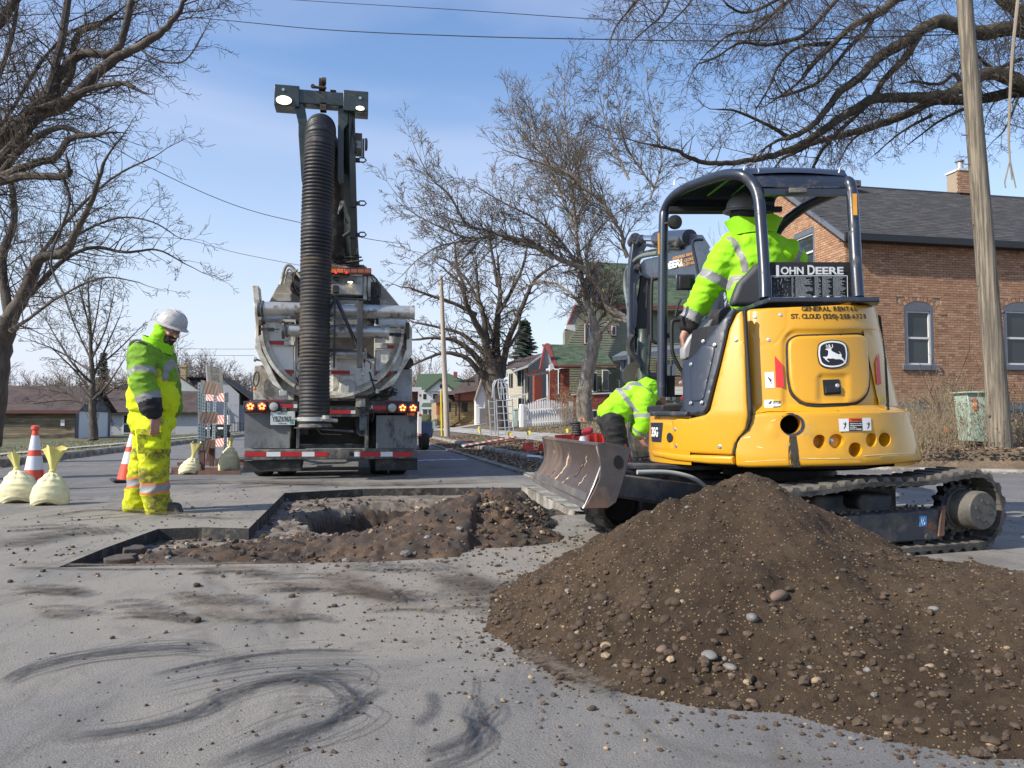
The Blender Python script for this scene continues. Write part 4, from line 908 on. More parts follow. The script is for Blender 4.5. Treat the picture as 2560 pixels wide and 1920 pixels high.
def smooth_poly(poly,rad=0):
 if not rad: return poly
 q=[];n=len(poly)
 for i in range(n):
  p,a,b=Vector(poly[i]),Vector(poly[i-1]),Vector(poly[(i+1) % n]);r1=min(rad,(a-p).length*.45);r2=min(rad,(b-p).length*.45)
  p0=p+(a-p).normalized()*r1;p1=p+(b-p).normalized()*r2
  for t in (0,.25,.5,.75,1): q.append(p0*(1-t)**2+p*2*t*(1-t)+p1*t*t)
 return q
def panel(name,poly,Rf,off,th,m,par=None,rad=0,soft=3.5,drop=.007,step=9,holes=(),conv=None,dents=(),rec=None):
 """polygon in photo pixels projected on the drum, 'off' metres proud of it and 'th' thick; edges rolled over"""
 if conv: poly=[conv(*p) for p in poly];holes=[[conv(*p) for p in h] for h in holes]
 ol=dense(smooth_poly(poly,rad),step);hs=[dense(h,3) for h in holes]
 pts=ol[:];edges=[(i,(i+1) % len(ol)) for i in range(len(ol))]
 for h in hs: k=len(pts);pts += h;edges += [(k+i,k+(i+1) % len(h)) for i in range(len(h))]
 def ed(p,Ls=None):
  return min(((p-(a+(b-a)*max(0,min(1,(p-a).dot(b-a)/max(1e-9,(b-a).length_squared))))).length for L2 in (Ls or [ol]+hs) for a,b in zip(L2,L2[1:]+L2[:1])))
 x0_,x1_=min(p.x for p in ol),max(p.x for p in ol);y0_,y1_=min(p.y for p in ol),max(p.y for p in ol)
 ins=[]
 # ring of points just inside the edge for the roll-over
 n=len(ol);area=sum(a.x*b.y-b.x*a.y for a,b in zip(ol,ol[1:]+ol[:1]));sg=1 if area > 0 else -1
 for i in range(n):
  d=(ol[(i+1) % n]-ol[i-1]).normalized();nn_=Vector((-d.y,d.x))*sg
  for k in (.35,1.0):
   q=ol[i]+nn_*soft*k
   if inside(q,ol): ins.append(q)
 y=y0_+step/2
 while y < y1_:
  x=x0_+step/2
  while x < x1_:
   q=Vector((x,y))
   if inside(q,ol) and not any(inside(q,h) for h in hs) and ed(q) > soft*1.3: ins.append(q)
   x += step
  y += step
 V,E_,Fc,_,_,_=geometry.delaunay_2d_cdt([Vector((p.x,p.y)) for p in pts+ins],edges,[],0,1e-4)
 keep=[]
 for f in Fc:
  c=sum((V[i] for i in f),Vector((0,0)))/len(f)
  if inside(c,ol) and not any(inside(c,h) for h in hs): keep.append(f)
 mb=MB();fr=[];bk=[]
 for p in V:
  e=min(1,ed(p,[ol])/soft);dr_=drop*(1-math.sqrt(max(0,1-(1-e)**2)))
  if hs: e=min(1,ed(p,hs)/2.5);dr_ += .004*(1-e)**2
  dn=0
  for (cx_,cy_,r_,dp) in dents:
   q=math.hypot(p.x-cx_,p.y-cy_)/r_
   if q < 1: dn += dp*(1-q*q)**2
  if rec: dn += rec(p.x,p.y)
  q=hit(p.x,p.y,Rf);rad_=Vector((q.x,q.y,0)).normalized() if (q.x or q.y) else Vector((0,-1,0))
  fr.append(q+rad_*(off-dr_-dn));bk.append(q+rad_*(off-th))
 n=len(V);cnt_={}
 for f in keep:
  for a,b in zip(f,f[1:]+f[:1]): cnt_[(a,b)]=1
 fs_=[tuple(f) for f in keep]+[tuple(i+n for i in reversed(f)) for f in keep]
 for (a,b) in cnt_:
  if (b,a) not in cnt_: fs_.append((b,a,a+n,b+n))
 mb.add(fr+bk,fs_);o=mb.build(name,m,par or exc,recalc=True)
 o.data.polygons.foreach_set('use_smooth',[True]*len(o.data.polygons));o.data.set_sharp_from_angle(angle=R(50));return o
c4=lambda X,Y: Vector((1500+.36166*X,400+.36166*Y));c5=lambda X,Y: Vector((1600+.28935*X,700+.28935*Y));cc=lambda X,Y: Vector((1900+.18083*X,1000+.18083*Y))
def circ(cx_,cy_,rx,ry=None,n=22): return [(cx_+rx*math.cos(6.283*i/n),cy_+(ry or rx)*math.sin(6.283*i/n)) for i in range(n)]
# dark core behind the panels and the far half of the drum
core=MB().lathe([(.60,.50),(.70,.52),(.69,.82),(.64,.90),(.56,1.44),(.1,1.46)],(0,0,0),(0,0,1),48)
core.build('engine_bay',blk,exc)
def arc_shell(name,m,a0,a1,prof,par=exc,n_=30):
 mb=MB();k=len(prof)
 def at(a,r,z): return (r*math.cos(a),r*math.sin(a),z)
 mb.grid(lambda u,v: at(a0+(a1-a0)*u,*[prof[round(v*(k-1))][i] for i in (0,1)]),n_,k-1)
 return mb.build(name,m,par,smooth=True)
# right side and front-right, unseen from here
arc_shell('side_cover',yel,R(-58),R(95),[(.70,.52),(.855,.535),(.866,.60),(.832,.86),(.766,.90),(.652,1.48),(.60,1.50)],n_=40)
arc_shell('front_cover',yel,R(95),R(215),[(.70,.52),(.86,.53),(.872,.60),(.86,.84),(.70,.86)])
# counterweight with recesses
cw=[(0,175),(60,165),(1990,128),(2030,140),(2065,190),(2230,640),(2260,860),(2212,862),(1600,905),(60,935),(-170,935),(-340,925),(-352,700),(-345,560),(-290,420),(-225,330),(-160,215),(-90,180)]
hl=[circ(425,340,150,135),circ(825,575,92,98,18),circ(1055,570,108,102,18),circ(1320,688,97,103,18),circ(1540,553,78,98,18),circ(1725,548,86,98,18)]
cwo=panel('counterweight',cw,Rbody,.004,.10,yel,conv=cc,holes=hl,soft=7,drop=.022,rad=10,step=8,dents=((1935,1075,26,-.006),))
for i,(X,Y,rx,ry) in enumerate(((825,575,92,98),(1055,570,108,102),(1320,688,97,103),(1540,553,78,98),(1725,548,86,98))):
 p=cc(X,Y);q=hit(p.x,p.y,Rbody);rd_=Vector((q.x,q.y,0)).normalized();r_=ry*.18083*4.55/1920*1.03;dp=.045 if i in (1,3) else .09
 MB().lathe([(r_*1.02,-.008),(r_*.96,-dp+.012),(r_*.8,-dp),(.001,-dp)],q,rd_,24,cap=False).build('recess_cup',yel,cwo,smooth=True,recalc=False).data.flip_normals()
 if i in (1,3):
  c_=q-rd_*(dp-.004)+Vector((-.012 if i == 1 else -.02,0,0));MB().lathe([(.016,0),(.016,.004),(.010,.005),(.010,.014),(.001,.015)],c_,rd_,6).build('bolt',zinc,cwo)
p=cc(425,340);q=hit(p.x,p.y,Rbody);rd_=Vector((q.x,q.y,0)).normalized()
MB().lathe([(.063,-.16),(.063,.006),(.069,.006),(.069,-.16)],q-rd_*.012,rd_,32,cap=False).build('exhaust_pipe',M('exhaust_soot',(.02,.02,.022),.6),exc,smooth=True);MB().lathe([(.066,-.14),(.001,-.14)],q,rd_,24).build('exhaust_bore',MATS['hole_black'],exc)
def soot(name,poly,m,off=.0055,conv=cc,rad=0,step=7,Rf=Rbody,th=.0012,par=None,drop=.0): return panel(name,poly,Rf,off,th,m,par,conv=conv,rad=rad,soft=.5,drop=drop,step=step)
soot_m=bpy.data.materials.new('soot');soot_m.use_nodes=True
def stain(m,col,lo,hi,sc=(30,1,1)):
 t=m.node_tree;l=t.links.new;b=t.nodes['Principled BSDF'];b.inputs['Base Color'].default_value=(*col,1);b.inputs['Roughness'].default_value=.6
 c=t.nodes.new('ShaderNodeTexCoord');g=t.nodes.new('ShaderNodeMapping');g.inputs['Scale'].default_value=sc;l(c.outputs['Object'],g.inputs[0])
 z=t.nodes.new('ShaderNodeTexNoise');z.inputs['Scale'].default_value=3;z.inputs['Detail'].default_value=6;l(g.outputs[0],z.inputs[0])
 r=t.nodes.new('ShaderNodeValToRGB');r.color_ramp.elements[0].position=lo;r.color_ramp.elements[1].position=hi;r.color_ramp.elements[1].color=(.95,.95,.95,1);l(z.outputs[0],r.inputs[0])
 tr=t.nodes.new('ShaderNodeBsdfTransparent');s=t.nodes.new('ShaderNodeMixShader');l(r.outputs[0],s.inputs[0]);l(tr.outputs[0],s.inputs[1]);l(b.outputs[0],s.inputs[2]);l(s.outputs[0],t.nodes['Material Output'].inputs[0])
stain(soot_m,(.035,.028,.02),.40,.52,(26,26,2.5))
soot('exhaust_drip_stain',[(405,500),(500,500),(530,700),(560,930),(395,930),(390,700)],soot_m,.0058)
smudge=bpy.data.materials.new('soot_ring');smudge.use_nodes=True;stain(smudge,(.03,.032,.05),.30,.42,(8,8,8))
mb_r=panel('soot_ring',circ(450,345,166,152,28),Rbody,.0052,.001,smudge,conv=cc,holes=[circ(425,340,148,133)],soft=.5,drop=0)
# side skirt (lower left) with model plate, bottom rail, gap seals
RS=lambda z: .872 if z < .85 else .872-.10*min(1,(z-.85)/.6)
skirt=panel('side_skirt',[(275,1215),(330,1185),(430,1195),(560,1165),(600,1125),(690,760),(770,420),(830,290),(880,262),(893,300),(905,520),(925,1050),(935,1180),(915,1290),(820,1420),(798,1515),(300,1490),(278,1400)],RS,.0,.05,yel,conv=c5,soft=5,drop=.014,rad=5)
fr_sk=panel('front_skirt',[(93,1215),(200,1212),(272,1220),(276,1400),(297,1488),(105,1462),(97,1320)],RS,.0,.05,yel,conv=c5,soft=4,drop=.010)
panel('lower_rail',[(100,1468),(180,1480),(400,1508),(812,1520),(812,1598),(600,1590),(300,1562),(110,1525),(99,1500)],lambda z: .872,.004,.06,yel,conv=c5,soft=6,drop=.016,rad=4)
panel('door_seal',[(893,262),(915,262),(930,520),(955,900),(968,1120),(962,1210),(935,1290),(870,1350),(845,1400),(830,1480),(828,1515),(800,1512),(800,1470),(815,1410),(850,1350),(915,1290),(935,1180),(928,1050),(905,520)],lambda z: RS(z)-.005,.006,.03,gasket,conv=c5,soft=2.5,drop=.006)
mp_=soot('model_plate',[(96,1232),(200,1232),(184,1400),(106,1396)],navy,.004,c5,Rf=RS,th=.004)
qq=hit(*c5(135,1318),RS);rd_=Vector((qq.x,qq.y,0)).normalized();tg=Vector((-rd_.y,rd_.x,0));tg=tg if tg.x > 0 else -tg
whp=M('print_white',(.72,.72,.70),.5,var=.04);blp=M('print_black',(.012,.012,.012),.5);redp=M('print_red',(.55,.02,.02),.4,var=.08)
text('35G',whp,mp_,qq+rd_*.006,tg,(0,0,1),.085,wfit=.125,bold=.003)
# hood (rear left panel), rear cover with service door
hood=[(918,262),(960,250),(1120,238),(1500,225),(1728,214),(1990,212),(2048,225),(2068,300),(2116,700),(2140,1125),(2120,1135),(1700,1138),(1100,1138),(1010,1160),(962,1208),(968,1120),(955,900),(930,520)]
def hrec(px,py):      # moulded swage round the service door and the badge plate
 X,Y=(px-1600)/.28935,(py-700)/.28935;d=0
 # recessed field right of the plate
 def box_d(x0_,y0_,x1_,y1_,r_):
  dx=max(x0_+r_-X,0,X-(x1_-r_));dy=max(y0_+r_-Y,0,Y-(y1_-r_));return math.hypot(dx,dy)-r_
 s=box_d(1245,440,2120,1180,110);d += .016*(1-sm(-14,22,s))
 pl_=[(975,252),(1283,228),(1270,420),(1165,553),(1060,553),(975,450)]
 e=min(((Vector((X,Y))-(Vector(a)+(Vector(b)-Vector(a))*max(0,min(1,(Vector((X,Y))-Vector(a)).dot(Vector(b)-Vector(a))/(Vector(b)-Vector(a)).length_squared)))).length for a,b in zip(pl_,pl_[1:]+pl_[:1])))
 d += .0045*math.exp(-(e/9)**2)
 return d
hd=panel('rear_hood',hood,Rbody,.0,.04,yel,conv=c5,soft=5,drop=.014,rad=6,step=6,rec=hrec)
panel('corner_strip',[(2072,300),(2086,310),(2136,700),(2163,1120),(2142,1124),(2119,700)],Rbody,.0,.03,gasket,conv=c5,soft=2)
# in zoom-4 pixels
gask=[(1352,1205),(1830,1192),(1868,1225),(1885,1500),(1880,1590),(1845,1655),(1780,1700),(1500,1712),(1395,1700),(1310,1620),(1290,1500),(1283,1300),(1290,1245)]
doorp=[(1360,1216),(1820,1205),(1852,1232),(1870,1500),(1862,1585),(1830,1640),(1770,1680),(1500,1690),(1405,1680),(1328,1605),(1308,1500),(1300,1300),(1306,1250)]
panel('door_gasket',gask,Rbody,-.012,.03,gasket,conv=c4,rad=14,soft=2,drop=.004)
def drec(px,py):
 X,Y=(px-1500)/.36166,(py-400)/.36166;dx=max(1530-X,0,X-1690);dy=max(1505-Y,0,Y-1650);s=math.hypot(dx,dy);return .012*(1-sm(8,34,s))
sd=panel('service_door',doorp,Rbody,.004,.03,yel,conv=c4,rad=16,soft=6,drop=.016,step=6,rec=drec)
lk=soot('door_latch',[(1542,1520),(1655,1515),(1668,1618),(1552,1624)],blk,-.002,c4,th=.008,par=sd);soot('latch_paddle',[(1552,1560),(1658,1556),(1664,1606),(1556,1612)],blk,.008,c4,th=.01,par=sd,drop=.003)
def knob(X,Y,r,off=.0,conv=c4,Rf=Rbody,par=exc,n_=14,name='bolt',m=zinc,h=.008):
 p=conv(X,Y);q=hit(p.x,p.y,Rf);d=Vector((q.x,q.y,0)).normalized()
 return MB().lathe([(r*1.5,0),(r*1.5,.002),(r,.003),(r*.9,h),(.001,h)],q+d*off,d,n_).build(name,m,par)
knob(1633,1560,.009,.010)
for X,Y in ((1073,1087),(1247,1072),(1165,1245)): knob(X,Y,.0085,-.001,par=hd)
# hex badge plate seam is moulded; side bolt in its dished boss
for X,Y,c_ in ((940,1245,c4),): knob(X,Y,.0085,.002,Rf=RS)
for X,Y in ((302,1290),(312,1432),(690,1442)): knob(X,Y,.009,-.001,c5,RS)
knob(255,1362,.022,-.001,c5,RS,name='plug',m=blk,h=.002)
# badge: black shield, white rim, leaping deer
soot('badge_black',[(1503,1270),(1545,1250),(1600,1242),(1660,1250),(1698,1270),(1710,1340),(1702,1410),(1660,1435),(1600,1443),(1545,1436),(1510,1415),(1496,1345)],blp,.0095,c4,rad=8,Rf=Rbody,par=sd)
soot('badge_rim',[(1508,1277),(1547,1257),(1600,1249),(1657,1257),(1691,1276),(1702,1340),(1695,1403),(1656,1427),(1600,1435),(1549,1428),(1517,1408),(1503,1345)],whp,.0105,c4,rad=8,par=sd)
soot('badge_field',[(1519,1285),(1552,1268),(1600,1261),(1652,1268),(1681,1284),(1691,1340),(1685,1396),(1650,1416),(1600,1423),(1554,1417),(1527,1400),(1514,1345)],blp,.0115,c4,rad=7,par=sd)
deer=[(1600,1325),(1640,1345),(1655,1340),(1640,1322),(1650,1330),(1662,1350),(1660,1362),(1672,1375),(1690,1400),(1692,1410),(1668,1385),(1650,1378),(1620,1378),(1600,1372),(1585,1375),(1568,1372),(1560,1380),(1578,1395),(1574,1398),(1552,1382),(1545,1372),(1538,1368),(1536,1360),(1560,1362),(1570,1350),(1572,1325),(1566,1316),(1550,1312),(1556,1306),(1575,1302),(1590,1308),(1592,1318)]
soot('deer_emblem',deer,whp,.0128,c4,par=sd,step=3)
for pl_ in ([(1583,1306),(1578,1285),(1572,1275),(1576,1273),(1584,1286),(1588,1304)],[(1588,1304),(1598,1290),(1596,1276),(1600,1276),(1603,1292),(1592,1307)],[(1578,1290),(1562,1288),(1552,1280),(1556,1278),(1566,1284),(1580,1286)],[(1580,1298),(1560,1298),(1552,1290),(1556,1290),(1564,1294),(1580,1294)]): soot('deer_emblem',pl_,whp,.0128,c4,par=sd,step=3)
# lettering on the hood
def on(X,Y,off=.006,conv=c4,Rf=Rbody):
 p=conv(X,Y);q=hit(p.x,p.y,Rf);d=Vector((q.x,q.y,0)).normalized();t_=Vector((-d.y,d.x,0));t_=t_ if t_.x > 0 else -t_;return q+d*off,t_
brn=M('print_brown',(.045,.025,.006),.5)
def letters(body,X0,X1,Y,size,m,Rf=Rbody,off=.003,conv=c4,par=None):
 "one glyph at a time so that the line follows the curve of the panel"
 adv=[dict(zip('I()-. 1',(.42,.5,.5,.55,.42,.55,.75))).get(c,1.) for c in body];tot=sum(adv);x=0;k=(on(X1,Y,off,conv,Rf)[0]-on(X0,Y,off,conv,Rf)[0]).length/tot
 for c,a in zip(body,adv):
  cx_=X0+(X1-X0)*(x+a/2)/tot;x += a
  if c == ' ': continue
  o,t_=on(cx_,Y,off,conv,Rf);up_=on(cx_,Y-14,off,conv,Rf)[0]-on(cx_,Y+14,off,conv,Rf)[0];up_ -= t_*up_.dot(t_);text(c,m,par or exc,o,t_,up_,size,wfit=k*a*(.84 if c not in '.-' else .5),bold=.0006*size/.04)
letters('GENERAL RENTAL',1393,1780,1030,.042,brn,off=.0025)
letters('ST. CLOUD (320)-251-6320',1318,1842,1082,.042,brn,off=.0025)
# stickers
soot('red_reflector',[(1207,1352),(1262,1415),(1272,1570),(1217,1570)],redp,.003,c4,par=hd);soot('red_reflector',[(1902,1400),(1925,1335),(1942,1550),(1915,1550)],redp,.003,c4,par=hd)
stk=soot('white_sticker',[(1138,1468),(1202,1465),(1207,1575),(1145,1577)],whp,.003,c4,par=hd)
for k in range(7):
 a_=rnd.uniform(0,3.1);soot('sticker_drawing',[(1160+rnd.uniform(-4,4)+k*5,1500+k*4),(1163+k*5,1498+k*4),(1190-k*2,1545-k*3),(1186-k*2,1547-k*3)],blp,.0042,c4,par=hd,step=20)
wr=soot('warning_sticker_small',[(1074,1036),(1215,1032),(1215,1100),(1076,1103)],whp,.003,c5,par=hd)
soot('sticker_drawing',[(1088,1085),(1110,1065),(1125,1048),(1145,1045),(1132,1062),(1138,1080),(1120,1070),(1100,1095)],blp,.0042,c5,par=hd);soot('sticker_black_field',[(1152,1048),(1213,1046),(1213,1098),(1154,1101)],blp,.0042,c5,par=hd)
soot('sticker_yellow_field',[(1152,1034),(1213,1032),(1213,1045),(1152,1047)],M('print_yellow',(.6,.42,.02),.5),.0045,c5,par=hd);
for k in range(4): soot('sticker_text_line',[(1160,1055+k*11),(1160+rnd.randint(30,46),1054+k*11),(1205,1058+k*11),(1160,1059+k*11)],whp,.0052,c5,par=hd,step=20)
soot('sticker_yellow_field',[(1922,1640),(1965,1636),(1968,1672),(1926,1676)],MATS['print_yellow'],.003,c4,par=hd)
ws=soot('warning_sticker',[(1075,262),(1515,245),(1525,420),(1090,436)],whp,.009,cc,par=cwo)
soot('sticker_orange_field',[(1212,250),(1392,244),(1394,298),(1214,304)],M('print_orange',(.62,.10,.01),.5),.0102,cc,par=cwo);soot('sticker_black_field',[(1214,306),(1394,300),(1402,420),(1220,428)],blp,.0102,cc,par=cwo)
letters('WARNING',1250,1385,275,.011,blp,off=.0108,conv=cc,par=cwo)
for k,tx in enumerate(('Operator may','swing or reverse','machine','STAY CLEAR')): letters(tx,1230,1388 if k != 2 else 1320,326+k*25-(0 if k < 3 else -3),.0085 if k < 3 else .010,whp,off=.0112,conv=cc,par=cwo)
for x_ in (1140,1460): soot('sticker_drawing',[(x_+20,300),(x_+40,320),(x_+30,370),(x_+10,400),(x_+5,395),(x_+25,350),(x_-5,325),(x_-2,320),(x_+22,330)],blp,.0102,cc,par=cwo,step=8)
# paint scratches on the weight
scr=M('paint_scratch',(.80,.68,.38),.5)
for pl_ in ([(1420,768),(1890,735),(2200,715),(1900,742),(1420,774)],[(560,800),(1000,808),(1400,795),(1000,814),(560,806)],[(60,832),(360,826),(360,832),(60,838)],[(640,812),(1100,800),(1100,806),(640,817)],[(-40,640),(30,655),(50,668),(20,662),(-40,650)],[(150,290),(215,270),(222,280),(160,297)],[(-200,850),(60,838),(60,843),(-200,858)],[(1640,775),(1890,762),(1895,768),(1640,781)],[(-220,520),(-120,500),(-140,520),(-220,530)]): soot('paint_scratch',pl_,scr,.0062,cc,par=cwo,step=12,th=.001)
# dark side cover, platform and step
panel('side_cover_dark',[(372,692),(425,690),(480,640),(800,238),(845,262),(800,330),(760,420),(690,730),(588,1105),(560,1150),(430,1172),(380,1130),(375,860)],RS,.012,.04,navy,conv=c5,soft=4,drop=.01,rad=6,rec=lambda px,py: .004*math.exp(-(((px-1600)/.28935-((py-700)/.28935*-.27+900))/10)**2))
panel('cover_plate',[(545,555),(640,570),(660,600),(625,760),(560,1045),(450,1055),(440,780)],RS,.018,.01,navy,conv=c5,soft=3,drop=.005,rad=12)
for X,Y in ((562,532),(658,565),(460,730),(458,1065),(550,1060),(372,888)): knob(X,Y,.008,.022,c5,RS)
MB().box(tuple(L_(1.12,5.45,.845)),tuple(L_(1.95,6.2,.875))).build('cab_floor',blk,exc)
a,b=E5(115,1075,5.9),E5(440,1175,5.9)
MB().box((E5(115,0,5.75).x,-.0+.15,E5(0,1140,5.5).z),(E5(440,0,5.5).x,.75,E5(0,1078,5.6).z)).build('step',blk,exc,bevel=.012)
panel('step_tread',[(115,1130),(440,1140),(420,1178),(118,1172)],lambda z: .87,.03,.08,navyd,conv=c5,soft=3)
mb=MB()
q=E5(225,1065,5.62);mb.box((q.x,q.y,E5(0,1150,5.62).z),(E5(375,0,5.62).x,q.y+.12,q.z));mb.build('foot_rest',darkrub,exc,bevel=.02)
# grille seen beyond the step
q0,q1=E5(222,825,6.0),E5(365,1010,6.0);MB().box((q0.x,q0.y,q1.z),(q1.x,q0.y+.03,q0.z)).build('front_guard',blk,exc)
for k in range(13):
 q=E5(335,842+k*12,5.98);MB().box((q.x-.03,q.y-.01,q.z-.004),(q.x+.03,q.y,q.z+.004)).build('grille_slot',M('grille_tan',(.26,.16,.10),.6) if k < 7 else whp,exc)
q=E5(375,1020,5.85);MB().cyl(q,q+Vector((0,-.02,0)),.02).build('tail_lamp',redp,exc)
# deck under the sign
dk=MB();pts_=[E4(905,1020,5.35),E4(940,985,5.5),E4(1165,962,4.78),E4(1862,958,4.78),E4(1868,992,4.72),E4(1165,1000,4.72)]
zt,zb=E4(1500,957,4.8).z,E4(1500,993,4.8).z
outl=[L_(1.70-.10+.0,5.5,0),L_((1500+.36166*920-1280)/1920*5.35,5.35,0),L_(1.60,4.75,0),L_(2.28,4.73,0),L_(2.33,4.85,0),L_(2.36,5.4,0)]
dk.prism([(p.x,p.y,zb) for p in outl],(0,0,zt-zb)).build('deck_plate',navy,exc,bevel=.008,recalc=True)
for X in (1495,1587): q=E4(X,985,4.8);MB().lathe([(.018,0),(.018,.008),(.011,.009),(.011,.018),(.001,.02)],Vector((q.x,q.y+.02,zt)),(0,0,1),12).build('bolt',zinc,exc)
# canopy: rear hoop, front posts, roof, sign board
rt=.037;Dr=5.14
rl_b,rl_t=E4(1142,960,4.95),E4(1118,330,5.1);rr_b,rr_t=E4(1785,950,4.95),E4(1745,300,5.1)
FLx,FRx,Df=1.19,2.12,6.05
zr=E4(1400,130,Dr).z
left_loop=along([rl_b,E4(1135,760,5.0),E4(1112,420,5.08),E4(1095,260,5.12),E4(1055,165,5.16),E4(985,108,5.2),E4(880,100,5.32),E4(760,132,5.5),E4(600,192,5.75),E4(500,262,5.95),E4(452,345,6.05),E4(440,420,6.05),E4(436,700,6.03),E4(432,1150,6.0),E4(430,1640,5.97)],5)
MB().tube(left_loop,rt*1.04,18).build('canopy_post',navy,exc,smooth=True)
right_loop=along([rr_b,E4(1768,700,5.0),E4(1748,330,5.1),E4(1738,215,5.14),E4(1712,150,5.18),Vector((E4(1700,120,5.3).x,5.4-5.33,zr)),Vector((2.25-1.83,5.8-5.33,zr+.0)),Vector((FRx-1.83,6.05-5.33,zr-.12)),Vector((FRx-1.83,6.12-5.33,zr-.3)),Vector((FRx-1.83,6.12-5.33,1.5))],5)
MB().tube(right_loop,rt*1.04,18).build('canopy_post',navy,exc,smooth=True)
# roof sheet lofted between the two hoops
la=[p for p in left_loop if p.z > zr-.10 and p.y > -.28];
Lp=[E4(1030,98,5.17),E4(960,72,5.25),E4(870,68,5.35),E4(600,160,5.78),E4(500,225,5.98),E4(468,290,6.04),E4(462,345,6.06)]
Rp=[E4(1690,110,5.17),Vector((E4(1690,100,5.25).x,5.25-5.33,Lp[1].z)),Vector((2.28-1.83,5.4-5.33,Lp[2].z-.01)),Vector((2.16-1.83,5.8-5.33,Lp[3].z)),Vector((2.1-1.83,6.0-5.33,Lp[4].z)),Vector((2.09-1.83,6.04-5.33,Lp[5].z)),Vector((2.09-1.83,6.06-5.33,Lp[6].z))]
Lq,Rq=along(Lp,6),along(Rp,6);n=len(Lq)
mb=MB();mb.grid(lambda u,v: Lq[round(v*(n-1))].lerp(Rq[round(v*(n-1))],u)+Vector((0,0,.018*math.sin(u*3.14))),12,n-1);mb.grid(lambda u,v: Rq[round(v*(n-1))].lerp(Lq[round(v*(n-1))],u)-Vector((0,0,.035)),12,n-1)
mb.build('roof',navy,exc,smooth=True)
yb0,yb1=E4(1400,72,5.14).z,E4(1400,172,5.1).z
mb=MB();mb.grid(lambda u,v: Vector((E4(1040,0,5.14).x*(1-u)+E4(1725,0,5.14).x*u,(5.24-5.33)-.10*math.sin(v*1.57)-.0,E4(1400,66,5.24).z*(1-v)+yb1*v)),10,8)
mb.box((E4(1135,0,5.1).x,5.12-5.33,E4(0,232,5.1).z),(E4(1735,0,5.1).x,5.17-5.33,E4(0,192,5.1).z));mb.box((E4(1135,0,5.1).x,5.16-5.33,E4(0,195,5.1).z),(E4(1735,0,5.1).x,5.22-5.33,yb1))
mb.build('roof_rear_edge',navy,exc,smooth=True)
q=E4(1372,208,5.08);MB().box((q.x-.06,q.y,q.z-.017),(q.x+.06,q.y+.02,q.z+.017)).build('lamp_socket',greyp,exc,bevel=.005)
MB().box((E4(480,0,5.95).x,5.95-5.33,E4(0,352,5.95).z),(FRx-1.83,6.0-5.33,E4(0,320,5.95).z)).build('roof_front_edge',blk,exc)
for a_,b_,w_ in (((745,245),(895,130),.008),((910,248),(1000,170),.005)): MB().tube([E4(*a_,5.85),E4(*b_,5.5)],w_,5).build('roof_lining_strip',M('lime_strip',(.12,.40,.03),.5),exc)
for (X,Y,D_) in ((1045,72,5.2),(1705,80,5.2),(560,165,5.8)):
 q=E4(X,Y,D_);MB().tube([q+Vector((-.055,0,-.01)),q+Vector((-.045,0,.03)),q+Vector((-.01,0,.05)),q+Vector((.035,0,.045)),q+Vector((.05,0,.005)),q+Vector((.055,0,-.03))],.006,6).build('lifting_eye',zinc,exc,smooth=True)
num=M('number_orange',(.72,.33,.03),.5)
def post_number(X,Y,D_,s,rot=0): o=text('1',num,exc,E4(X,Y,D_),(1,0,0),(0,0,1),s,bold=.004);return o
post_number(1762,315,5.02,.2);MB().box(tuple(E4(402,650,5.96)),tuple(E4(410,505,5.965)+Vector((0,.003,0)))).build('number_edge',num,exc)
sb=MB();a,b=E4(1160,705,5.02),E4(1742,955,5.02);sb.box((a.x,a.y,b.z),(b.x,a.y+.02,a.z));sign=sb.build('sign_board',blk,exc,bevel=.003)
lt=M('print_silver',(.55,.57,.58),.4,var=.03)
for tx,X0,X1,sz in (('J',1208,1247,.092),('OHN',1252,1408,.070),('D',1434,1484,.092),('EERE',1489,1680,.070)):
 q=E4((X0+X1)/2,764 if sz > .08 else 768,5.0);text(tx,lt,sign,q,(1,0,0),(0,0,1),sz*.96,wfit=(E4(X1,0,5.0)-E4(X0,0,5.0)).x,bold=.002)
a,b=E4(1180,798,5.0),E4(1714,952,5.0);fr_=MB()
for (xa,za_,xb,zb_) in ((a.x,a.z,b.x,a.z-.004),(a.x,b.z+.004,b.x,b.z),(a.x,a.z,a.x+.004,b.z),(b.x-.004,a.z,b.x,b.z)): fr_.box((xa,a.y-.0015,zb_),(xb,a.y,za_))
fr_.build('chart_frame',lt,sign)
mb=MB();pale=M('print_grey',(.26,.29,.30),.5)
for r_ in range(22):      # rows of the maintenance chart and the small machine diagrams
 z_=a.z-.010-(a.z-b.z-.016)*r_/21.5
 for c0,c1 in ((.27,.30),(.32,.56),(.57,.66),(.67,.80),(.81,.99)):
  x_=c0;e=c0+(c1-c0)*(rnd.uniform(.5,1))
  while x_ < e-.004:
   w_=rnd.uniform(.008,.05);mb.box((a.x+(b.x-a.x)*x_,a.y-.0015,z_-.0012),(a.x+(b.x-a.x)*min(e,x_+w_),a.y,z_+.0016));x_ += w_+.006
for k in range(46):
 x_,z_=rnd.uniform(.03,.24),rnd.uniform(.05,.92);w_,h_=rnd.uniform(.004,.03),rnd.uniform(.01,.05)
 mb.box((a.x+(b.x-a.x)*x_,a.y-.0015,a.z-(a.z-b.z)*z_-.02*h_),(a.x+(b.x-a.x)*(x_+w_),a.y,a.z-(a.z-b.z)*z_)) if k % 2 else mb.box((a.x+(b.x-a.x)*x_,a.y-.0015,a.z-(a.z-b.z)*z_-h_*.3),(a.x+(b.x-a.x)*x_+.002,a.y,a.z-(a.z-b.z)*z_+h_*.2))
mb.build('maintenance_chart',pale,sign)
text('PERIODIC MAINTENANCE',pale,sign,E4(1245,808,4.998),(1,0,0),(0,0,1),.012,wfit=.125)
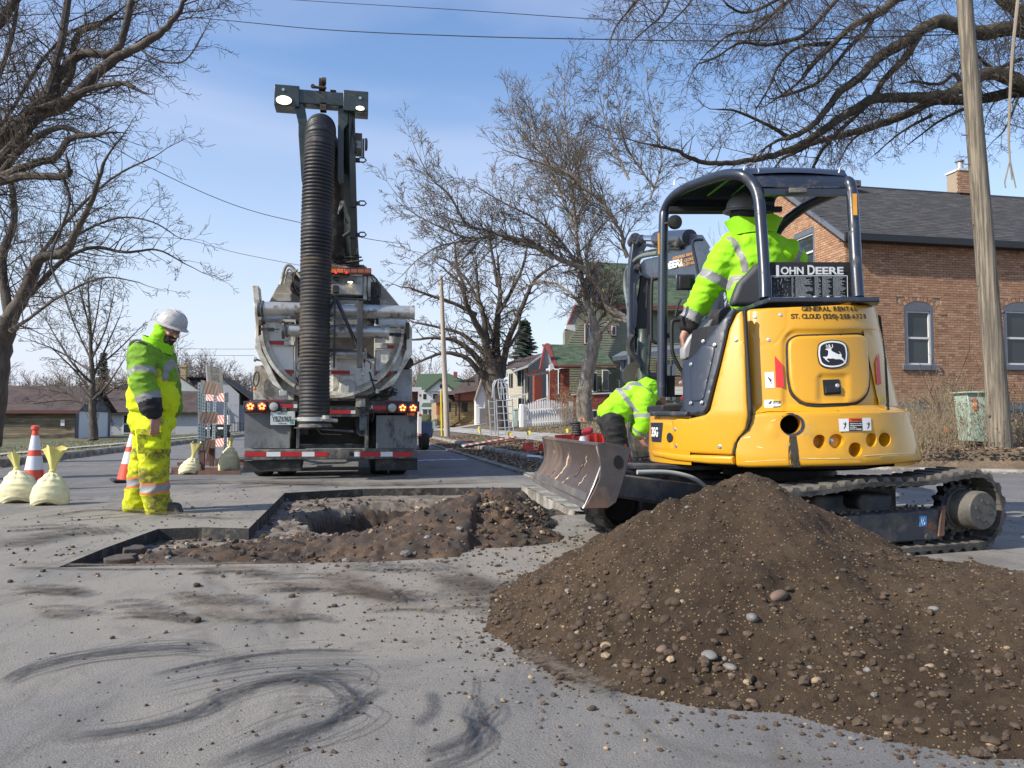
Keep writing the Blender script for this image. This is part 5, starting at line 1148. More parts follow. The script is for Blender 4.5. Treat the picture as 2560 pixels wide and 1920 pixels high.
for X in (1395,1640): q=E4(X,951,4.97);MB().box((q.x-.02,q.y-.01,q.z-.008),(q.x+.02,q.y+.02,q.z+.006)).build('clip',zinc,exc)
# seat, consoles, levers, rails
seat_m=M('seat_vinyl',(.045,.047,.052),.55,var=.15,scale=5,bump=.1)
mb=MB()
mb.prism([E4(905,1005,5.45),E4(925,930,5.45),E4(960,840,5.45),E4(1040,760,5.45),E4(1085,705,5.45),E4(1420,690,5.45),E4(1440,1005,5.45)],(0,.10,0));mb.build('seat_back',seat_m,exc,bevel=.035,seg=3,recalc=True)
MB().box(tuple(L_(1.5,5.5,1.40)),tuple(L_(2.2,6.0,1.5))).build('seat_cushion',seat_m,exc,bevel=.04)
MB().prism([E5(370,590,5.75),E5(415,500,5.75),E5(560,330,5.75),E5(650,330,5.75),E5(560,540,5.75),E5(420,690,5.75),E5(372,690,5.75)],(0,.12,0)).build('left_console',M('console_grey',(.30,.30,.31),.4,var=.12,scale=4),exc,bevel=.02,recalc=True)
MB().tube(along([E5(345,345,5.6),E5(300,348,5.6),E5(275,380,5.6),E5(275,560,5.6),E5(285,640,5.6),E5(330,740,5.6),E5(365,790,5.6),E5(372,855,5.6)]),.014,10).build('grab_rail',blk,exc,smooth=True)
MB().tube(along([E5(225,-10,6.1),E5(130,-8,6.1),E5(102,40,6.1),E5(98,480,6.1),E5(115,530,6.1),E5(155,548,6.1)]),.013,10).build('door_rail',blk,exc,smooth=True)
MB().tube([E5(225,480,6.0),E5(270,482,6.0)],.02,10).build('rail_bracket',blk,exc)
MB().tube([E4(560,960,5.7),E4(540,1000,5.7),E4(520,1080,5.7)],.01,8).build('lever',blk,exc)
q=E4(517,430,5.95);MB().lathe([(.001,-.04),(.05,-.03),(.058,0),(.05,.03),(.001,.035)],q,(0,1,0),18).cyl(q,E4(450,440,6.0),.012).build('mirror_round',blk,exc,smooth=True)
a,b=EB(690,345,6.3),EB(770,435,6.3);mir=MB().box((a.x,a.y,b.z),(b.x,a.y+.03,a.z)).build('mirror',blk,exc,bevel=.008);a,b=EB(668,335,6.33),EB(800,442,6.33);MB().box((a.x,a.y,b.z),(b.x,a.y+.03,a.z)).build('mirror_bracket',navy,exc,bevel=.01)
MB().tube(along([EB(850,105,6.5),EB(795,108,6.5),EB(780,135,6.5),EB(800,240,6.5),EB(820,345,6.5)]),.013,8).build('guard_rail',navy,exc,smooth=True)
# boom, stick, ram, hoses: the boom runs away from us to the left, the stick hangs at its far end
DX=lambda X: 2.399/((160+.3738*X)/1920+.0996)
def EBs(X,Y,off=0.): return EB(X,Y,DX(X)+off)
def ex_plate(name,pts_,D_,th,m=navy,bev=.015): return MB().prism([EB(X,Y,D_) if D_ else EBs(X,Y) for X,Y in pts_],(0,th,0)).build(name,m,exc,bevel=bev,recalc=True)
boom=ex_plate('boom',[(452,240),(520,222),(600,205),(690,170),(800,130),(900,180),(980,380),(1000,600),(900,620),(860,420),(800,345),(640,335),(500,342),(455,320),(442,285)],None,.2)
ex_plate('boom_bracket',[(560,110),(600,60),(640,70),(700,60),(760,62),(850,70),(900,150),(850,300),(780,170),(640,180)],None,.16)
MB().cyl(EBs(430,95),EBs(560,98),.036,14).build('ram_rod',M('chrome',(.62,.64,.68),.12,1,var=.02),exc,smooth=True);MB().cyl(EBs(545,96),EBs(760,88),.075,18).build('boom_ram',navy,exc,smooth=True)
st=ex_plate('stick',[(378,120),(395,70),(432,75),(470,90),(472,150),(450,190),(420,290),(432,345),(400,420),(392,700),(395,1010),(362,1010),(352,420),(354,300)],9.15,.2)
ex_plate('stick_web',[(430,340),(502,338),(502,450),(490,860),(398,862),(398,560),(425,420)],9.2,.06,blk)
ex_plate('stick_rib',[(388,395),(402,400),(412,560),(404,690),(388,700),(384,560)],9.13,.02,navy,.003)
for X,Y,r_ in ((396,98,.068),(440,100,.047),(416,285,.04),(720,100,.055),(700,90,.05)): q=EBs(X,Y,-.07);MB().lathe([(r_,-.02),(r_,.2),(r_*.5,.2)],q,(0,1,0),16).lathe([(.001,-.035),(r_*.5,-.03),(r_*.5,-.0)],q,(0,1,0),6).build('pin',navyd,exc,smooth=True)
def btext(tx,m,X0,X1,Y,sz,**k): a,b=EBs(X0,Y,-.07),EBs(X1,Y,-.07);d=(b-a);text(tx,m,exc,(a+b)/2,d,(0,0,1),sz,wfit=d.length,**k)
btext('DEERE',whp,603,703,272,.098,bold=.005)
for tx,X0,X1,Y in (('GENERAL RENTAL',668,790,212),('ST. CLOUD',708,779,240),('(320)-251-6320',706,792,266)): btext(tx,num,X0,X1,Y,.040)
mb=MB();hs_g=M('hose_grey_green',(.14,.17,.155),.55)
mb.tube(along([EBs(X,Y,-.1) for X,Y in ((550,195),(440,215),(385,255),(340,310),(330,420),(345,520),(358,620),(360,760))]),.028,10);mb.build('hydraulic_hose',hs_g,exc,smooth=True)
mb=MB()
for q_ in ([(430,195),(560,170),(700,165)],[(470,140),(550,150),(610,135),(640,150)],[(365,760),(352,860),(358,940),(352,1000)],[(390,745),(362,770),(360,850),(400,905),(425,950)],[(495,740),(492,850),(480,1000)],[(340,580),(400,580)],[(600,110),(640,140),(690,138)],[(352,600),(350,690)],[(480,380),(470,560)]): mb.tube(along([EBs(X,Y,-.05) for X,Y in q_]),.017 if len(q_) > 2 else .011,8)
mb.tube(along([EB(X,Y,8.9) for X,Y in [(385,745),(358,790),(362,850),(405,910),(428,960)]]),.038,8)
mb.build('hydraulic_hoses',darkrub,exc,smooth=True)
MB().lathe([(.066,-.45),(.066,.28),(.046,.31),(.046,.4)],EB(447,930,9.0),(0,0,1),16).build('bucket_ram',M('ram_green',(.05,.065,.05),.45),exc,smooth=True);MB().box(tuple(EB(418,872,8.95)),tuple(EB(474,830,9.1))).build('ram_clevis',navyd,exc,bevel=.006)
mb=MB().lathe([(.17,0),(.17,.04)],EB(408,1015,9.1),(0,1,0),24);mb.cyl(EB(400,1022,9.05),EB(535,1018,9.05),.045,12);mb.build('quick_coupler',M('coupler_steel',(.10,.09,.08),.6,.5),exc)
MB().prism([EB(395,1240,9.15),EB(420,1030,9.15),EB(530,1035,9.15),EB(545,1300,9.15),EB(520,1560,9.15),EB(400,1570,9.15),EB(380,1480,9.15)],(0,.5,0)).build('bucket',M('bucket_black',(.02,.02,.022),.6,dirt=(.1,.08,.06),damt=.4),exc,bevel=.02,recalc=True)
MB().tube([L_(1.75,6.1,1.1),L_(1.72,6.7,1.5),L_(1.75,7.0,1.7)],.16,4).build('boom_foot',navy,exc,bevel=.02)
MB().box(tuple(L_(1.55,6.0,.6)),tuple(L_(1.85,6.75,1.15))).build('swing_post',navyd,exc,bevel=.03)
# --- undercarriage, turned 20 degrees under the house
TH=R(20.3);f_=Vector((-math.cos(TH),-math.sin(TH),0));nn=Vector((math.sin(TH),-math.cos(TH),0));zz=Vector((0,0,1))
def U(a,b,z): return f_*a + nn*b + Vector((0,0,z))       # forward, toward the camera, up
def ubox(mb,a0,a1,b0,b1,z0,z1,mi=0):
 return mb.hexa([U(a0,b0,z0),U(a1,b0,z0),U(a1,b1,z0),U(a0,b1,z0)],[U(a0,b0,z1),U(a1,b0,z1),U(a1,b1,z1),U(a0,b1,z1)],mi)
MB().cyl((0,0,.40),(0,0,.56),.36,40).build('slewing_ring',blk,exc);mb=MB();ubox(mb,-.55,.6,-.5,.5,.20,.42);ubox(mb,-.3,.3,-.7,.7,.24,.36);mb.build('track_car_body',navyd,exc,bevel=.02)
lug_me=None
def loop_path():
 # rear sprocket (raised), front idler, flat run: points with outward normals
 ra,rb=.218,.185;A,B=(-.835,.252),(.885,.215);pts_=[]
 for i in range(19): a=R(90+4+i*(178-0)/18.);pts_.append((A[0]+ra*math.cos(a),A[1]+ra*math.sin(a),a))
 for x in np.arange(-.70,.80,.1): pts_.append((x,.035,R(270)))
 for i in range(19): a=R(270+i*10);pts_.append((B[0]+rb*math.cos(a),B[1]+rb*math.sin(a),a))
 n_=16
 for i in range(1,n_): t=i/n_;x=B[0]+(A[0]-B[0])*t;pts_.append((x,B[1]+rb+(A[1]+ra-B[1]-rb)*t-.022*math.sin(math.pi*2*t)**2,R(90)))
 return pts_
LP_=loop_path()
def resample(step):
 q=[Vector((a,b)) for a,b,_ in LP_];q.append(q[0]);L2=[0]
 for a,b in zip(q,q[1:]): L2.append(L2[-1]+(b-a).length)
 n_=round(L2[-1]/step);res=[]
 for k in range(n_):
  s=k*L2[-1]/n_;i=max(j for j in range(len(L2)) if L2[j] <= s+1e-9);i=min(i,len(q)-2);t=(s-L2[i])/(L2[i+1]-L2[i]);p=q[i].lerp(q[i+1],t);d=(q[i+1]-q[i]).normalized();res.append((p,d))
 return res
for side,bo in ((1,.70),(-1,-.70)):
 tr=bpy.data.objects.new('track',None);C.objects.link(tr);tr.parent=exc
 w0,w1=bo-.15,bo+.15;rs_=resample(.035);n_=len(rs_);mb=MB()
 for p,d in rs_:
  o_=Vector((-d.y,d.x))*-1       # outward
  c_=p-Vector((0,.24));
  if o_.dot(p-Vector((0,.225))) < 0: o_=-o_
  for (off,bb) in ((.012,w0),(.012,w1),(-.014,w1),(-.014,w0)):
   q=p+o_*off;mb.v.append(tuple(U(q.x,bb,q.y)))
 for i in range(n_):
  k,k2=4*i,4*((i+1) % n_)
  for j in range(4): mb.f.append((k+j,k+(j+1) % 4,k2+(j+1) % 4,k2+j));mb.m.append(0)
 mb.build('track_belt',track_m,tr,recalc=True)
 rs2=resample(.094)
 if lug_me is None:
  m_=MB();m_.hexa([(-.036,-.15,0),(.036,-.15,0),(.036,.15,0),(-.036,.15,0)],[(-.018,-.145,.026),(.018,-.145,.026),(.018,.145,.026),(-.018,.145,.026)])
  o_=m_.build('track_lug',track_m,tr,recalc=True);lug_me=o_.data;C.objects.unlink(o_);bpy.data.objects.remove(o_)
  m_=MB();m_.box((-.013,-.028,-.028),(.013,.028,0));m_.box((-.012,-.15,-.006),(.012,.15,.0));o_=m_.build('drive_lug',track_m,tr);in_me=o_.data;C.objects.unlink(o_);bpy.data.objects.remove(o_)
 for p,d in rs2:
  o_=Vector((-d.y,d.x))
  if o_.dot(p-Vector((0,.225))) < 0: o_=-o_
  z_=(f_*o_.x+zz*o_.y).normalized();x_=(f_*d.x+zz*d.y).normalized();y_=z_.cross(x_)
  for nm,me_,off in (('track_lug',lug_me,.010),('drive_lug',in_me,-.013)):
   q=p+o_*off;c_=U(q.x,bo,q.y);o=bpy.data.objects.new(nm,me_);C.objects.link(o);o.parent=tr
   o.matrix_local=Matrix.Translation(c_) @ Matrix(((x_.x,y_.x,z_.x),(x_.y,y_.y,z_.y),(x_.z,y_.z,z_.z))).to_4x4()
 fr_=MB();oc=w1-.055 if side > 0 else w0+.055
 lo,hi=(bo-.09,bo+.105) if side > 0 else (bo-.105,bo+.09)
 fr_.prism([U(-.56,hi,.075),U(.72,hi,.075),U(.72,hi,.235),U(-.56,hi,.265),U(-.62,hi,.20),U(-.60,hi,.12)],nn*(lo-hi));fr_.build('track_frame',navyd,tr,bevel=.012,recalc=True)
 pl_=MB().prism([U(-.575,hi+.004,.10),U(-.535,hi+.004,.10),U(-.57,hi+.004,.285),U(-.60,hi+.004,.285)],nn*.012);pl_.build('rust_plate',M('rust_plate',(.10,.06,.045),.8,dirt=(.2,.1,.06),damt=.4),tr,recalc=True)
 for x in (-.45,.0,.3): q=U(x,hi,.10);MB().cyl(q,q+nn*.016,.018,8).build('bolt',navyd,tr)
 for x in (-.42,-.14,.14,.42,.66):
  q=U(x,bo-.08,.088);MB().cyl(q,q+nn*.16,.055,16).build('track_roller',navyd,tr)
 q=U(.05,bo-.06,.325);MB().cyl(q,q+nn*.17,.042,18).cyl(q+nn*.17,q+nn*.175,.034,18).build('carrier_roller',blk,tr,smooth=True)
 c_=U(-.82,bo,.252);mb=MB().lathe([(.155,-.03),(.155,.03),(.15,.035),(.001,.035)],c_,nn,30).lathe([(.155,.03),(.155,-.03),(.15,-.035),(.001,-.035)],c_,nn,30)
 for k in range(15): a=6.283*k/15;e1=f_*math.cos(a)+zz*math.sin(a);mb.tube([c_+e1*.13-nn*.03,c_+e1*.172-nn*.02,c_+e1*.172+nn*.02,c_+e1*.13+nn*.03],.016,5)
 mb.build('sprocket',navyd,tr)
 hm=M('final_drive',(.07,.068,.06),.6,var=.2,scale=6,dirt=(.13,.118,.095),damt=.5,dscale=7,bump=.3)
 s_=1 if side > 0 else -1;hb=MB().lathe([(.128,.0),(.128,.035),(.119,.04),(.119,.175),(.112,.187),(.001,.189)],c_+nn*s_*.01,nn*s_,36).build('final_drive',hm,tr,smooth=True)
 for k in range(6): a=k*1.05+.3;q=c_+(f_*math.cos(a)+zz*math.sin(a))*.065+nn*s_*.198;MB().cyl(q,q+nn*s_*.006,.009,6).build('bolt',navyd,hb)
 for k in range(9): a=k*.7+.1;q=c_+(f_*math.cos(a)+zz*math.sin(a))*.145+nn*s_*.035;MB().cyl(q,q+nn*s_*.012,.011,6).build('bolt',hm,tr)
 c_=U(.885,bo,.215);MB().lathe([(.165,-.05),(.165,.05),(.13,.055),(.05,.03),(.001,.05)],c_,nn,30).lathe([(.165,.05),(.165,-.05),(.001,-.05)],c_,nn,30).build('idler',blk,tr)
 if side > 0:
  a_=U(-.37,hi+.0015,.225)
  st_=MB();st_.hexa([U(-.395,hi+.001,.165),U(-.452,hi+.001,.165),U(-.452,hi+.001,.228),U(-.395,hi+.001,.228)],[U(-.395,hi+.003,.165),U(-.452,hi+.003,.165),U(-.452,hi+.003,.228),U(-.395,hi+.003,.228)])
  s_o=st_.build('tie_down_sticker',M('print_blue',(.06,.30,.62),.5),tr,recalc=True);mb=MB()
  for q_ in ([(-.41,.215),(-.437,.215)],[(-.41,.215),(-.41,.205)],[(-.437,.215),(-.437,.205)],[(-.41,.205),(-.413,.190),(-.42,.178),(-.430,.176),(-.437,.183),(-.432,.192),(-.424,.196),(-.424,.208)]): mb.tube([U(a,hi+.004,z) for a,z in q_],.0016,4)
  mb.build('sticker_drawing',whp,s_o)
  # dirt lying on the frame
  mb=MB()
  for k in range(420): a,z=rnd.uniform(-.52,.68),.25+.0*rnd.random();s=.004+.012*rnd.random()**2;p=U(a,rnd.uniform(lo,hi-.01),z+rnd.random()**2*.02+.01*math.sin(a*9));rock(mb,p,s,0,rnd)
  mb.build('packed_dirt',MATS['dug_dirt'],tr)['kind']='stuff'
  st2=MB();st2.prism([U(-.36,hi+.0005,.165),U(-.46,hi+.0005,.150),U(-.53,hi+.0005,.13),U(-.49,hi+.0005,.17),U(-.52,hi+.0005,.2),U(-.45,hi+.0005,.175)],nn*.0008);st2.build('rust_scrape',M('rust',(.16,.06,.03),.8,var=.3,scale=20),tr,recalc=True)
# --- dozer blade
bn,bf=L_(.365,3.92,.392),L_(.155,5.66,.392);bd=(bf-bn).normalized();bback=Vector((bd.y,-bd.x,0));bback=bback if bback.x > 0 else -bback
sec=[(0,0),(.018,.035),(.055,.085),(.085,.14),(.095,.19),(.088,.24),(.070,.285)]
blade_m=M('blade_worn_steel',(.15,.115,.105),.36,.6,var=.22,scale=2.5,dirt=(.20,.145,.11),damt=.3,dscale=1.6,bump=.2,bscale=20,grain=(1,1,.5))
bl=bpy.data.objects.new('dozer_blade',None);C.objects.link(bl);bl.parent=exc
mb=MB();n_=len(sec)
def bp(u,i,th=0): s,z=sec[i];return bn+(bf-bn)*u+bback*(s+th)+zz*z
mb.grid(lambda u,v: bp(u,round(v*(n_-1))),24,n_-1);mb.grid(lambda u,v: bp(1-u,round(v*(n_-1)),.014),24,n_-1)
mb.tube([bp(0,n_-1,.01)+zz*.004,bp(1,n_-1,.01)+zz*.004],.013,8);mb.build('blade_face',blade_m,bl,smooth=True)
mb=MB();mb.hexa([bp(0,0,-.004)-zz*.03,bp(0,0,.012)-zz*.03,bp(1,0,.012)-zz*.03,bp(1,0,-.004)-zz*.03],[bp(0,1,-.006)+zz*.01,bp(0,1,.012)+zz*.01,bp(1,1,.012)+zz*.01,bp(1,1,-.006)+zz*.01]);mb.build('cutting_edge',M('bright_steel',(.34,.32,.31),.38,.8,var=.2,scale=5,dirt=(.2,.14,.1),damt=.25),bl,recalc=True)
for u_ in (0,1):
 b0=bp(u_,0)-zz*.03-bd*.012*(1-2*u_);out2=[(-.005,0),(.02,.035),(.05,.09),(.078,.15),(.085,.21),(.066,.33),(.10,.335),(.235,.31),(.245,.30),(.215,.18),(.19,.10),(.165,.03),(.12,.0)]
 ep=MB().prism([b0+bback*s+zz*z for s,z in out2],bd*.014*(1-2*u_));eo=ep.build('end_plate',M('end_plate_rust',(.085,.075,.072),.6,.3,var=.3,scale=5,dirt=(.17,.10,.07),damt=.35,dscale=4,bump=.2),bl,recalc=True,bevel=.003)
 if u_ == 0:
  hc=b0+bback*.175+zz*.235-bd*.0015;MB().lathe([(1,0),(1,.002),(.001,.002)],(0,0,0),(0,0,1),20).build('lifting_hole',MATS['hole_black'],eo);h_=bpy.data.objects['lifting_hole'];h_.scale=(.024,.034,1);h_.location=hc;h_.rotation_euler=(-bd).to_track_quat('Z','Y').to_euler()
  MB().tube([bp(.002,0,-.004)-zz*.03,bp(.002,2,-.003),bp(.002,4,-.003),bp(.002,n_-1,-.002)],.005,5).build('weld_bead',M('weld_bright',(.5,.49,.47),.4,.6),bl,smooth=True)
sm2=M('clay_smear',(.46,.34,.22),.9,var=.25,scale=20)
for u0,i0,u1,i1,w_ in ((.30,2,.24,4,.012),(.42,1,.37,2,.012),(.52,2,.50,4.6,.018),(.56,1,.53,2.4,.014),(.70,1.2,.64,2.6,.018),(.22,3.4,.2,4.8,.006),(.18,1.5,.16,2.8,.009),(.8,3.6,.79,4.6,.008)):
 pts_=[]
 for k in range(7):
  t=k/6;i=i0+(i1-i0)*t;a_=int(min(i,n_-2));fr=i-a_;p=bp(u0+(u1-u0)*t+.008*math.sin(k*2.1),a_).lerp(bp(u0+(u1-u0)*t+.008*math.sin(k*2.1),a_+1),fr);pts_.append(p-bback*.0005)
 MB().tube(pts_,[w_*.1]+[w_*(.25+.6*rnd.random()) for _ in range(5)]+[w_*.1],6,flat=.06).build('clay_smear',sm2,bl)
mb=MB()
for o_,(x0_,D0_),(x1_,D1_) in ((0,(.50,4.45),(1.25,4.95)),(1,(.42,5.15),(1.15,5.6))):
 a,b=L_(x0_,D0_,.45),L_(x1_,D1_,.31);d=(b-a).normalized();s=Vector((-d.y,d.x,0)).normalized()*.05;h1,h2=.065,.085
 mb.hexa([a-s-zz*h1,b-s-zz*h2,b+s-zz*h2,a+s-zz*h1],[a-s+zz*h1,b-s+zz*h2,b+s+zz*h2,a+s+zz*h1])
a,b=L_(.46,4.4,.45),L_(.38,5.2,.45);mb.hexa([a-zz*.06,b-zz*.06,b+Vector((.1,0,-.06)),a+Vector((.1,0,-.06))],[a+zz*.06,b+zz*.06,b+Vector((.1,0,.06)),a+Vector((.1,0,.06))])
mb.build('blade_arms',navyd,exc,bevel=.012,recalc=True)
MB().cyl(L_(.55,4.85,.5),L_(1.15,5.2,.42),.045,16).cyl(L_(1.0,5.1,.44),L_(1.6,5.4,.36),.06,16).build('blade_ram',navyd,exc,smooth=True)
MB().tube(along([L_(.75,4.62,.50),L_(.95,4.68,.495),L_(1.1,4.72,.46),L_(1.2,4.8,.40)]),.014,10).build('blade_hose',M('hose_pale',(.34,.35,.32),.5),exc,smooth=True)
MB().hexa([L_(.66,4.9,.50),L_(1.35,5.0,.49),L_(1.35,5.2,.49),L_(.62,5.15,.50)],[L_(.66,4.9,.53),L_(1.35,5.0,.52),L_(1.35,5.2,.52),L_(.62,5.15,.53)]).build('ram_cover',navyd,exc,bevel=.006,recalc=True)
# ================================================================ BUILDINGS (walls run with the road)
def rgb_mats(base,cols,rough=.85,bump=.5): return [M(base+'_'+n,c,rough,var=.14,scale=9,bump=bump) for n,c in cols]
brick_ms=rgb_mats('brick',(('orange',(.37,.21,.125)),('brown',(.33,.185,.11)),('pale',(.42,.26,.165)),('dark',(.26,.15,.095))))
mortar=M('mortar',(.33,.26,.19),.9,var=.1,scale=12)
bcnt=[0]
def box_mesh(name,sx,sy,sz,m,ch=.0):
 mb=MB().box((-sx/2,-sy/2,-sz/2),(sx/2,sy/2,sz/2));me=bpy.data.meshes.new(name);me.from_pydata(mb.v,[],mb.f);me.materials.append(m);return me
# ---- brick house on the right: long wall faces the street camera side (-y), gable faces -x
HX,HY=0,0
c_bot=P(2122,1015,22.0);HX,HY,HZ=c_bot.x,c_bot.y,h_right(14,20)
def HW(px,py): return PY(px,py,HY)            # picture point on the long wall
eave_z=HW(2150,596).z
house=thing('brick_house','orange brick house with dark shingle roof behind the utility pole and the excavator','house',(HX,HY,0))
def hl(p): return Vector(p)-Vector((HX,HY,0))
def wall_bricks(par,ex,nrm,x0_,x1_,z0_,z1_,holes,arch,limit,bl=.215,bh=.072,mort=.011,hz=None,prefer=None,ms=brick_ms,name='brick'):
 """bricks laid course by course on a plane: ex = direction along, nrm = outward; openings in (x0,x1,z0,z1)"""
 ex=Vector(ex);nrm=Vector(nrm);M_=[];rest=MB();rots=nrm.to_track_quat('Y','Z').to_euler()
 mesh_=[box_mesh(name,bl-mort,.03,bh-mort,m) for m in ms]
 z=z0_;r=0;cand=[]
 while z+bh <= z1_+.02:
  x=x0_-(bl/2 if r % 2 else 0)
  while x < x1_:
   a,b=max(x,x0_),min(x+bl,x1_)
   if b-a > .04:
    for (hx0,hx1,hz0,hz1) in holes:
     if z+bh > hz0+.01 and z < hz1-.01 and b > hx0 and a < hx1:
      if a < hx0-.03: b=min(b,hx0)
      elif b > hx1+.03: a=max(a,hx1)
      else: a=b
    if b-a > .03 and (hz is None or z+bh*.5 < hz((a+b)/2)): cand.append((a,b,z,abs(b-a-bl) < .005,rnd.uniform(-.003,.003),rnd.choices(range(len(ms)),[5,4,3,1.2][:len(ms)])[0]))
   x += bl
  z += bh;r += 1
 pref=sorted(range(len(cand)),key=lambda i: (not cand[i][3],prefer(cand[i][0],cand[i][2]) if prefer else 0))[:limit]
 pref=set(i for i in pref if cand[i][3])
 for i,(a,b,z,full,o_,mi) in enumerate(cand):
  c=ex*((a+b)/2)+nrm*(o_+.001)+Vector((0,0,z+bh/2))
  if i in pref: put(name,mesh_[mi],par,c,rots)
  else:
   h=nrm*.015;u_=ex*((b-a-mort)/2);v_=Vector((0,0,(bh-mort)/2))
   rest.hexa([c-u_-v_-h,c+u_-v_-h,c+u_-v_+h,c-u_-v_+h][::1],[c-u_+v_-h,c+u_+v_-h,c+u_+v_+h,c-u_+v_+h],mi)
 if rest.v:
  o=rest.build(name+'_courses',ms,par,recalc=True);o['kind']='stuff'
 return par
def holed(name,m,par,poly,holes,mp3,th):
 "flat wall with real openings: 2D outline -> 3D by mp3, thickness vector th"
 poly=[Vector(p) for p in poly];hs_=[[Vector(q) for q in ((a,c),(b,c),(b,d),(a,d))] for a,b,c,d in holes]
 pts_=poly[:];ed_=[(i,(i+1) % len(poly)) for i in range(len(poly))]
 for h in hs_: k=len(pts_);pts_ += h;ed_ += [(k+i,k+(i+1) % 4) for i in range(4)]
 V2,_,F2,_,_,_=geometry.delaunay_2d_cdt(pts_,ed_,[],0,1e-6);keep=[]
 for f in F2:
  c=sum((V2[i] for i in f),Vector((0,0)))/len(f)
  if inside(c,poly) and not any(inside(c,h) for h in hs_): keep.append(tuple(f))
 n=len(V2);cnt_=set((a,b) for f in keep for a,b in zip(f,f[1:]+f[:1]));fr=[Vector(mp3(p)) for p in V2];e=Vector(th)
 fs_=keep+[tuple(i+n for i in reversed(f)) for f in keep]+[(b,a,a+n,b+n) for a,b in cnt_ if (b,a) not in cnt_]
 mb=MB();mb.add(fr+[p+e for p in fr],fs_);return mb.build(name,m,par,recalc=True)
Lw=10.5;dep=7.0;ridge_z=PY(2300,478,HY+3.5).z-.12
# openings measured in the picture
def rect_on(px0,px1,pt,pb): a,b=hl(HW(px0,pb)),hl(HW(px1,pt));return (a.x,b.x,a.z,b.z)
w1,w2=rect_on(2263,2332,768,912),rect_on(2512,2600,770,912)
wall=holed('wall',mortar,house,[(0,HZ-.5),(Lw,HZ-.5),(Lw,eave_z),(0,eave_z)],[w1,w2],lambda p: (p.x,.012,p.y),(0,.2,0))
wall_bricks(wall,(1,0,0),(0,-1,0),0,Lw,HZ+.30,eave_z-.02,[w1,w2,(w1[0]-.25,w1[1]+.25,w1[3],w1[3]+.22),(w2[0]-.25,w2[1]+.25,w2[3],w2[3]+.22)],None,300,prefer=lambda x,z: abs(x-3)+abs(z-3)*.6)
MB().box((-.06,-.05,HZ-.5),(Lw,.02,HZ+.29)).box((-.07,-.05,HZ-.5),(-.02,dep,HZ+.29)).build('foundation',M('foundation_blue',(.10,.13,.155),.8,var=.2,bump=.5),house)
# gable wall
q0,q1=None,None
def gx(px,py):       # picture point on the gable plane x = HX
 r=ray(px,py);t=(HX-CAM.x)/r.x;return CAM+r*t-Vector((HX,HY,0))
ga,gb=gx(2038,650),gx(1985,575);gwin=(min(ga.y,gb.y),max(ga.y,gb.y),gx(2010,680).z,gx(2010,580).z)
gw=holed('gable_wall',mortar,house,[(.22,HZ-.5),(dep,HZ-.5),(dep,eave_z),(dep/2,ridge_z),(.22,eave_z+.02)],[gwin],lambda p: (.012,p.x,p.y),(.2,0,0))
wall_bricks(gw,(0,1,0),(-1,0,0),.0,dep,HZ+.30,ridge_z,[(gwin[0],gwin[1],gwin[2],gwin[3])],None,260,hz=lambda y: ridge_z-abs(y-dep/2)*(ridge_z-eave_z)/(dep/2)-.05,prefer=lambda y,z: y+abs(z-4.5))
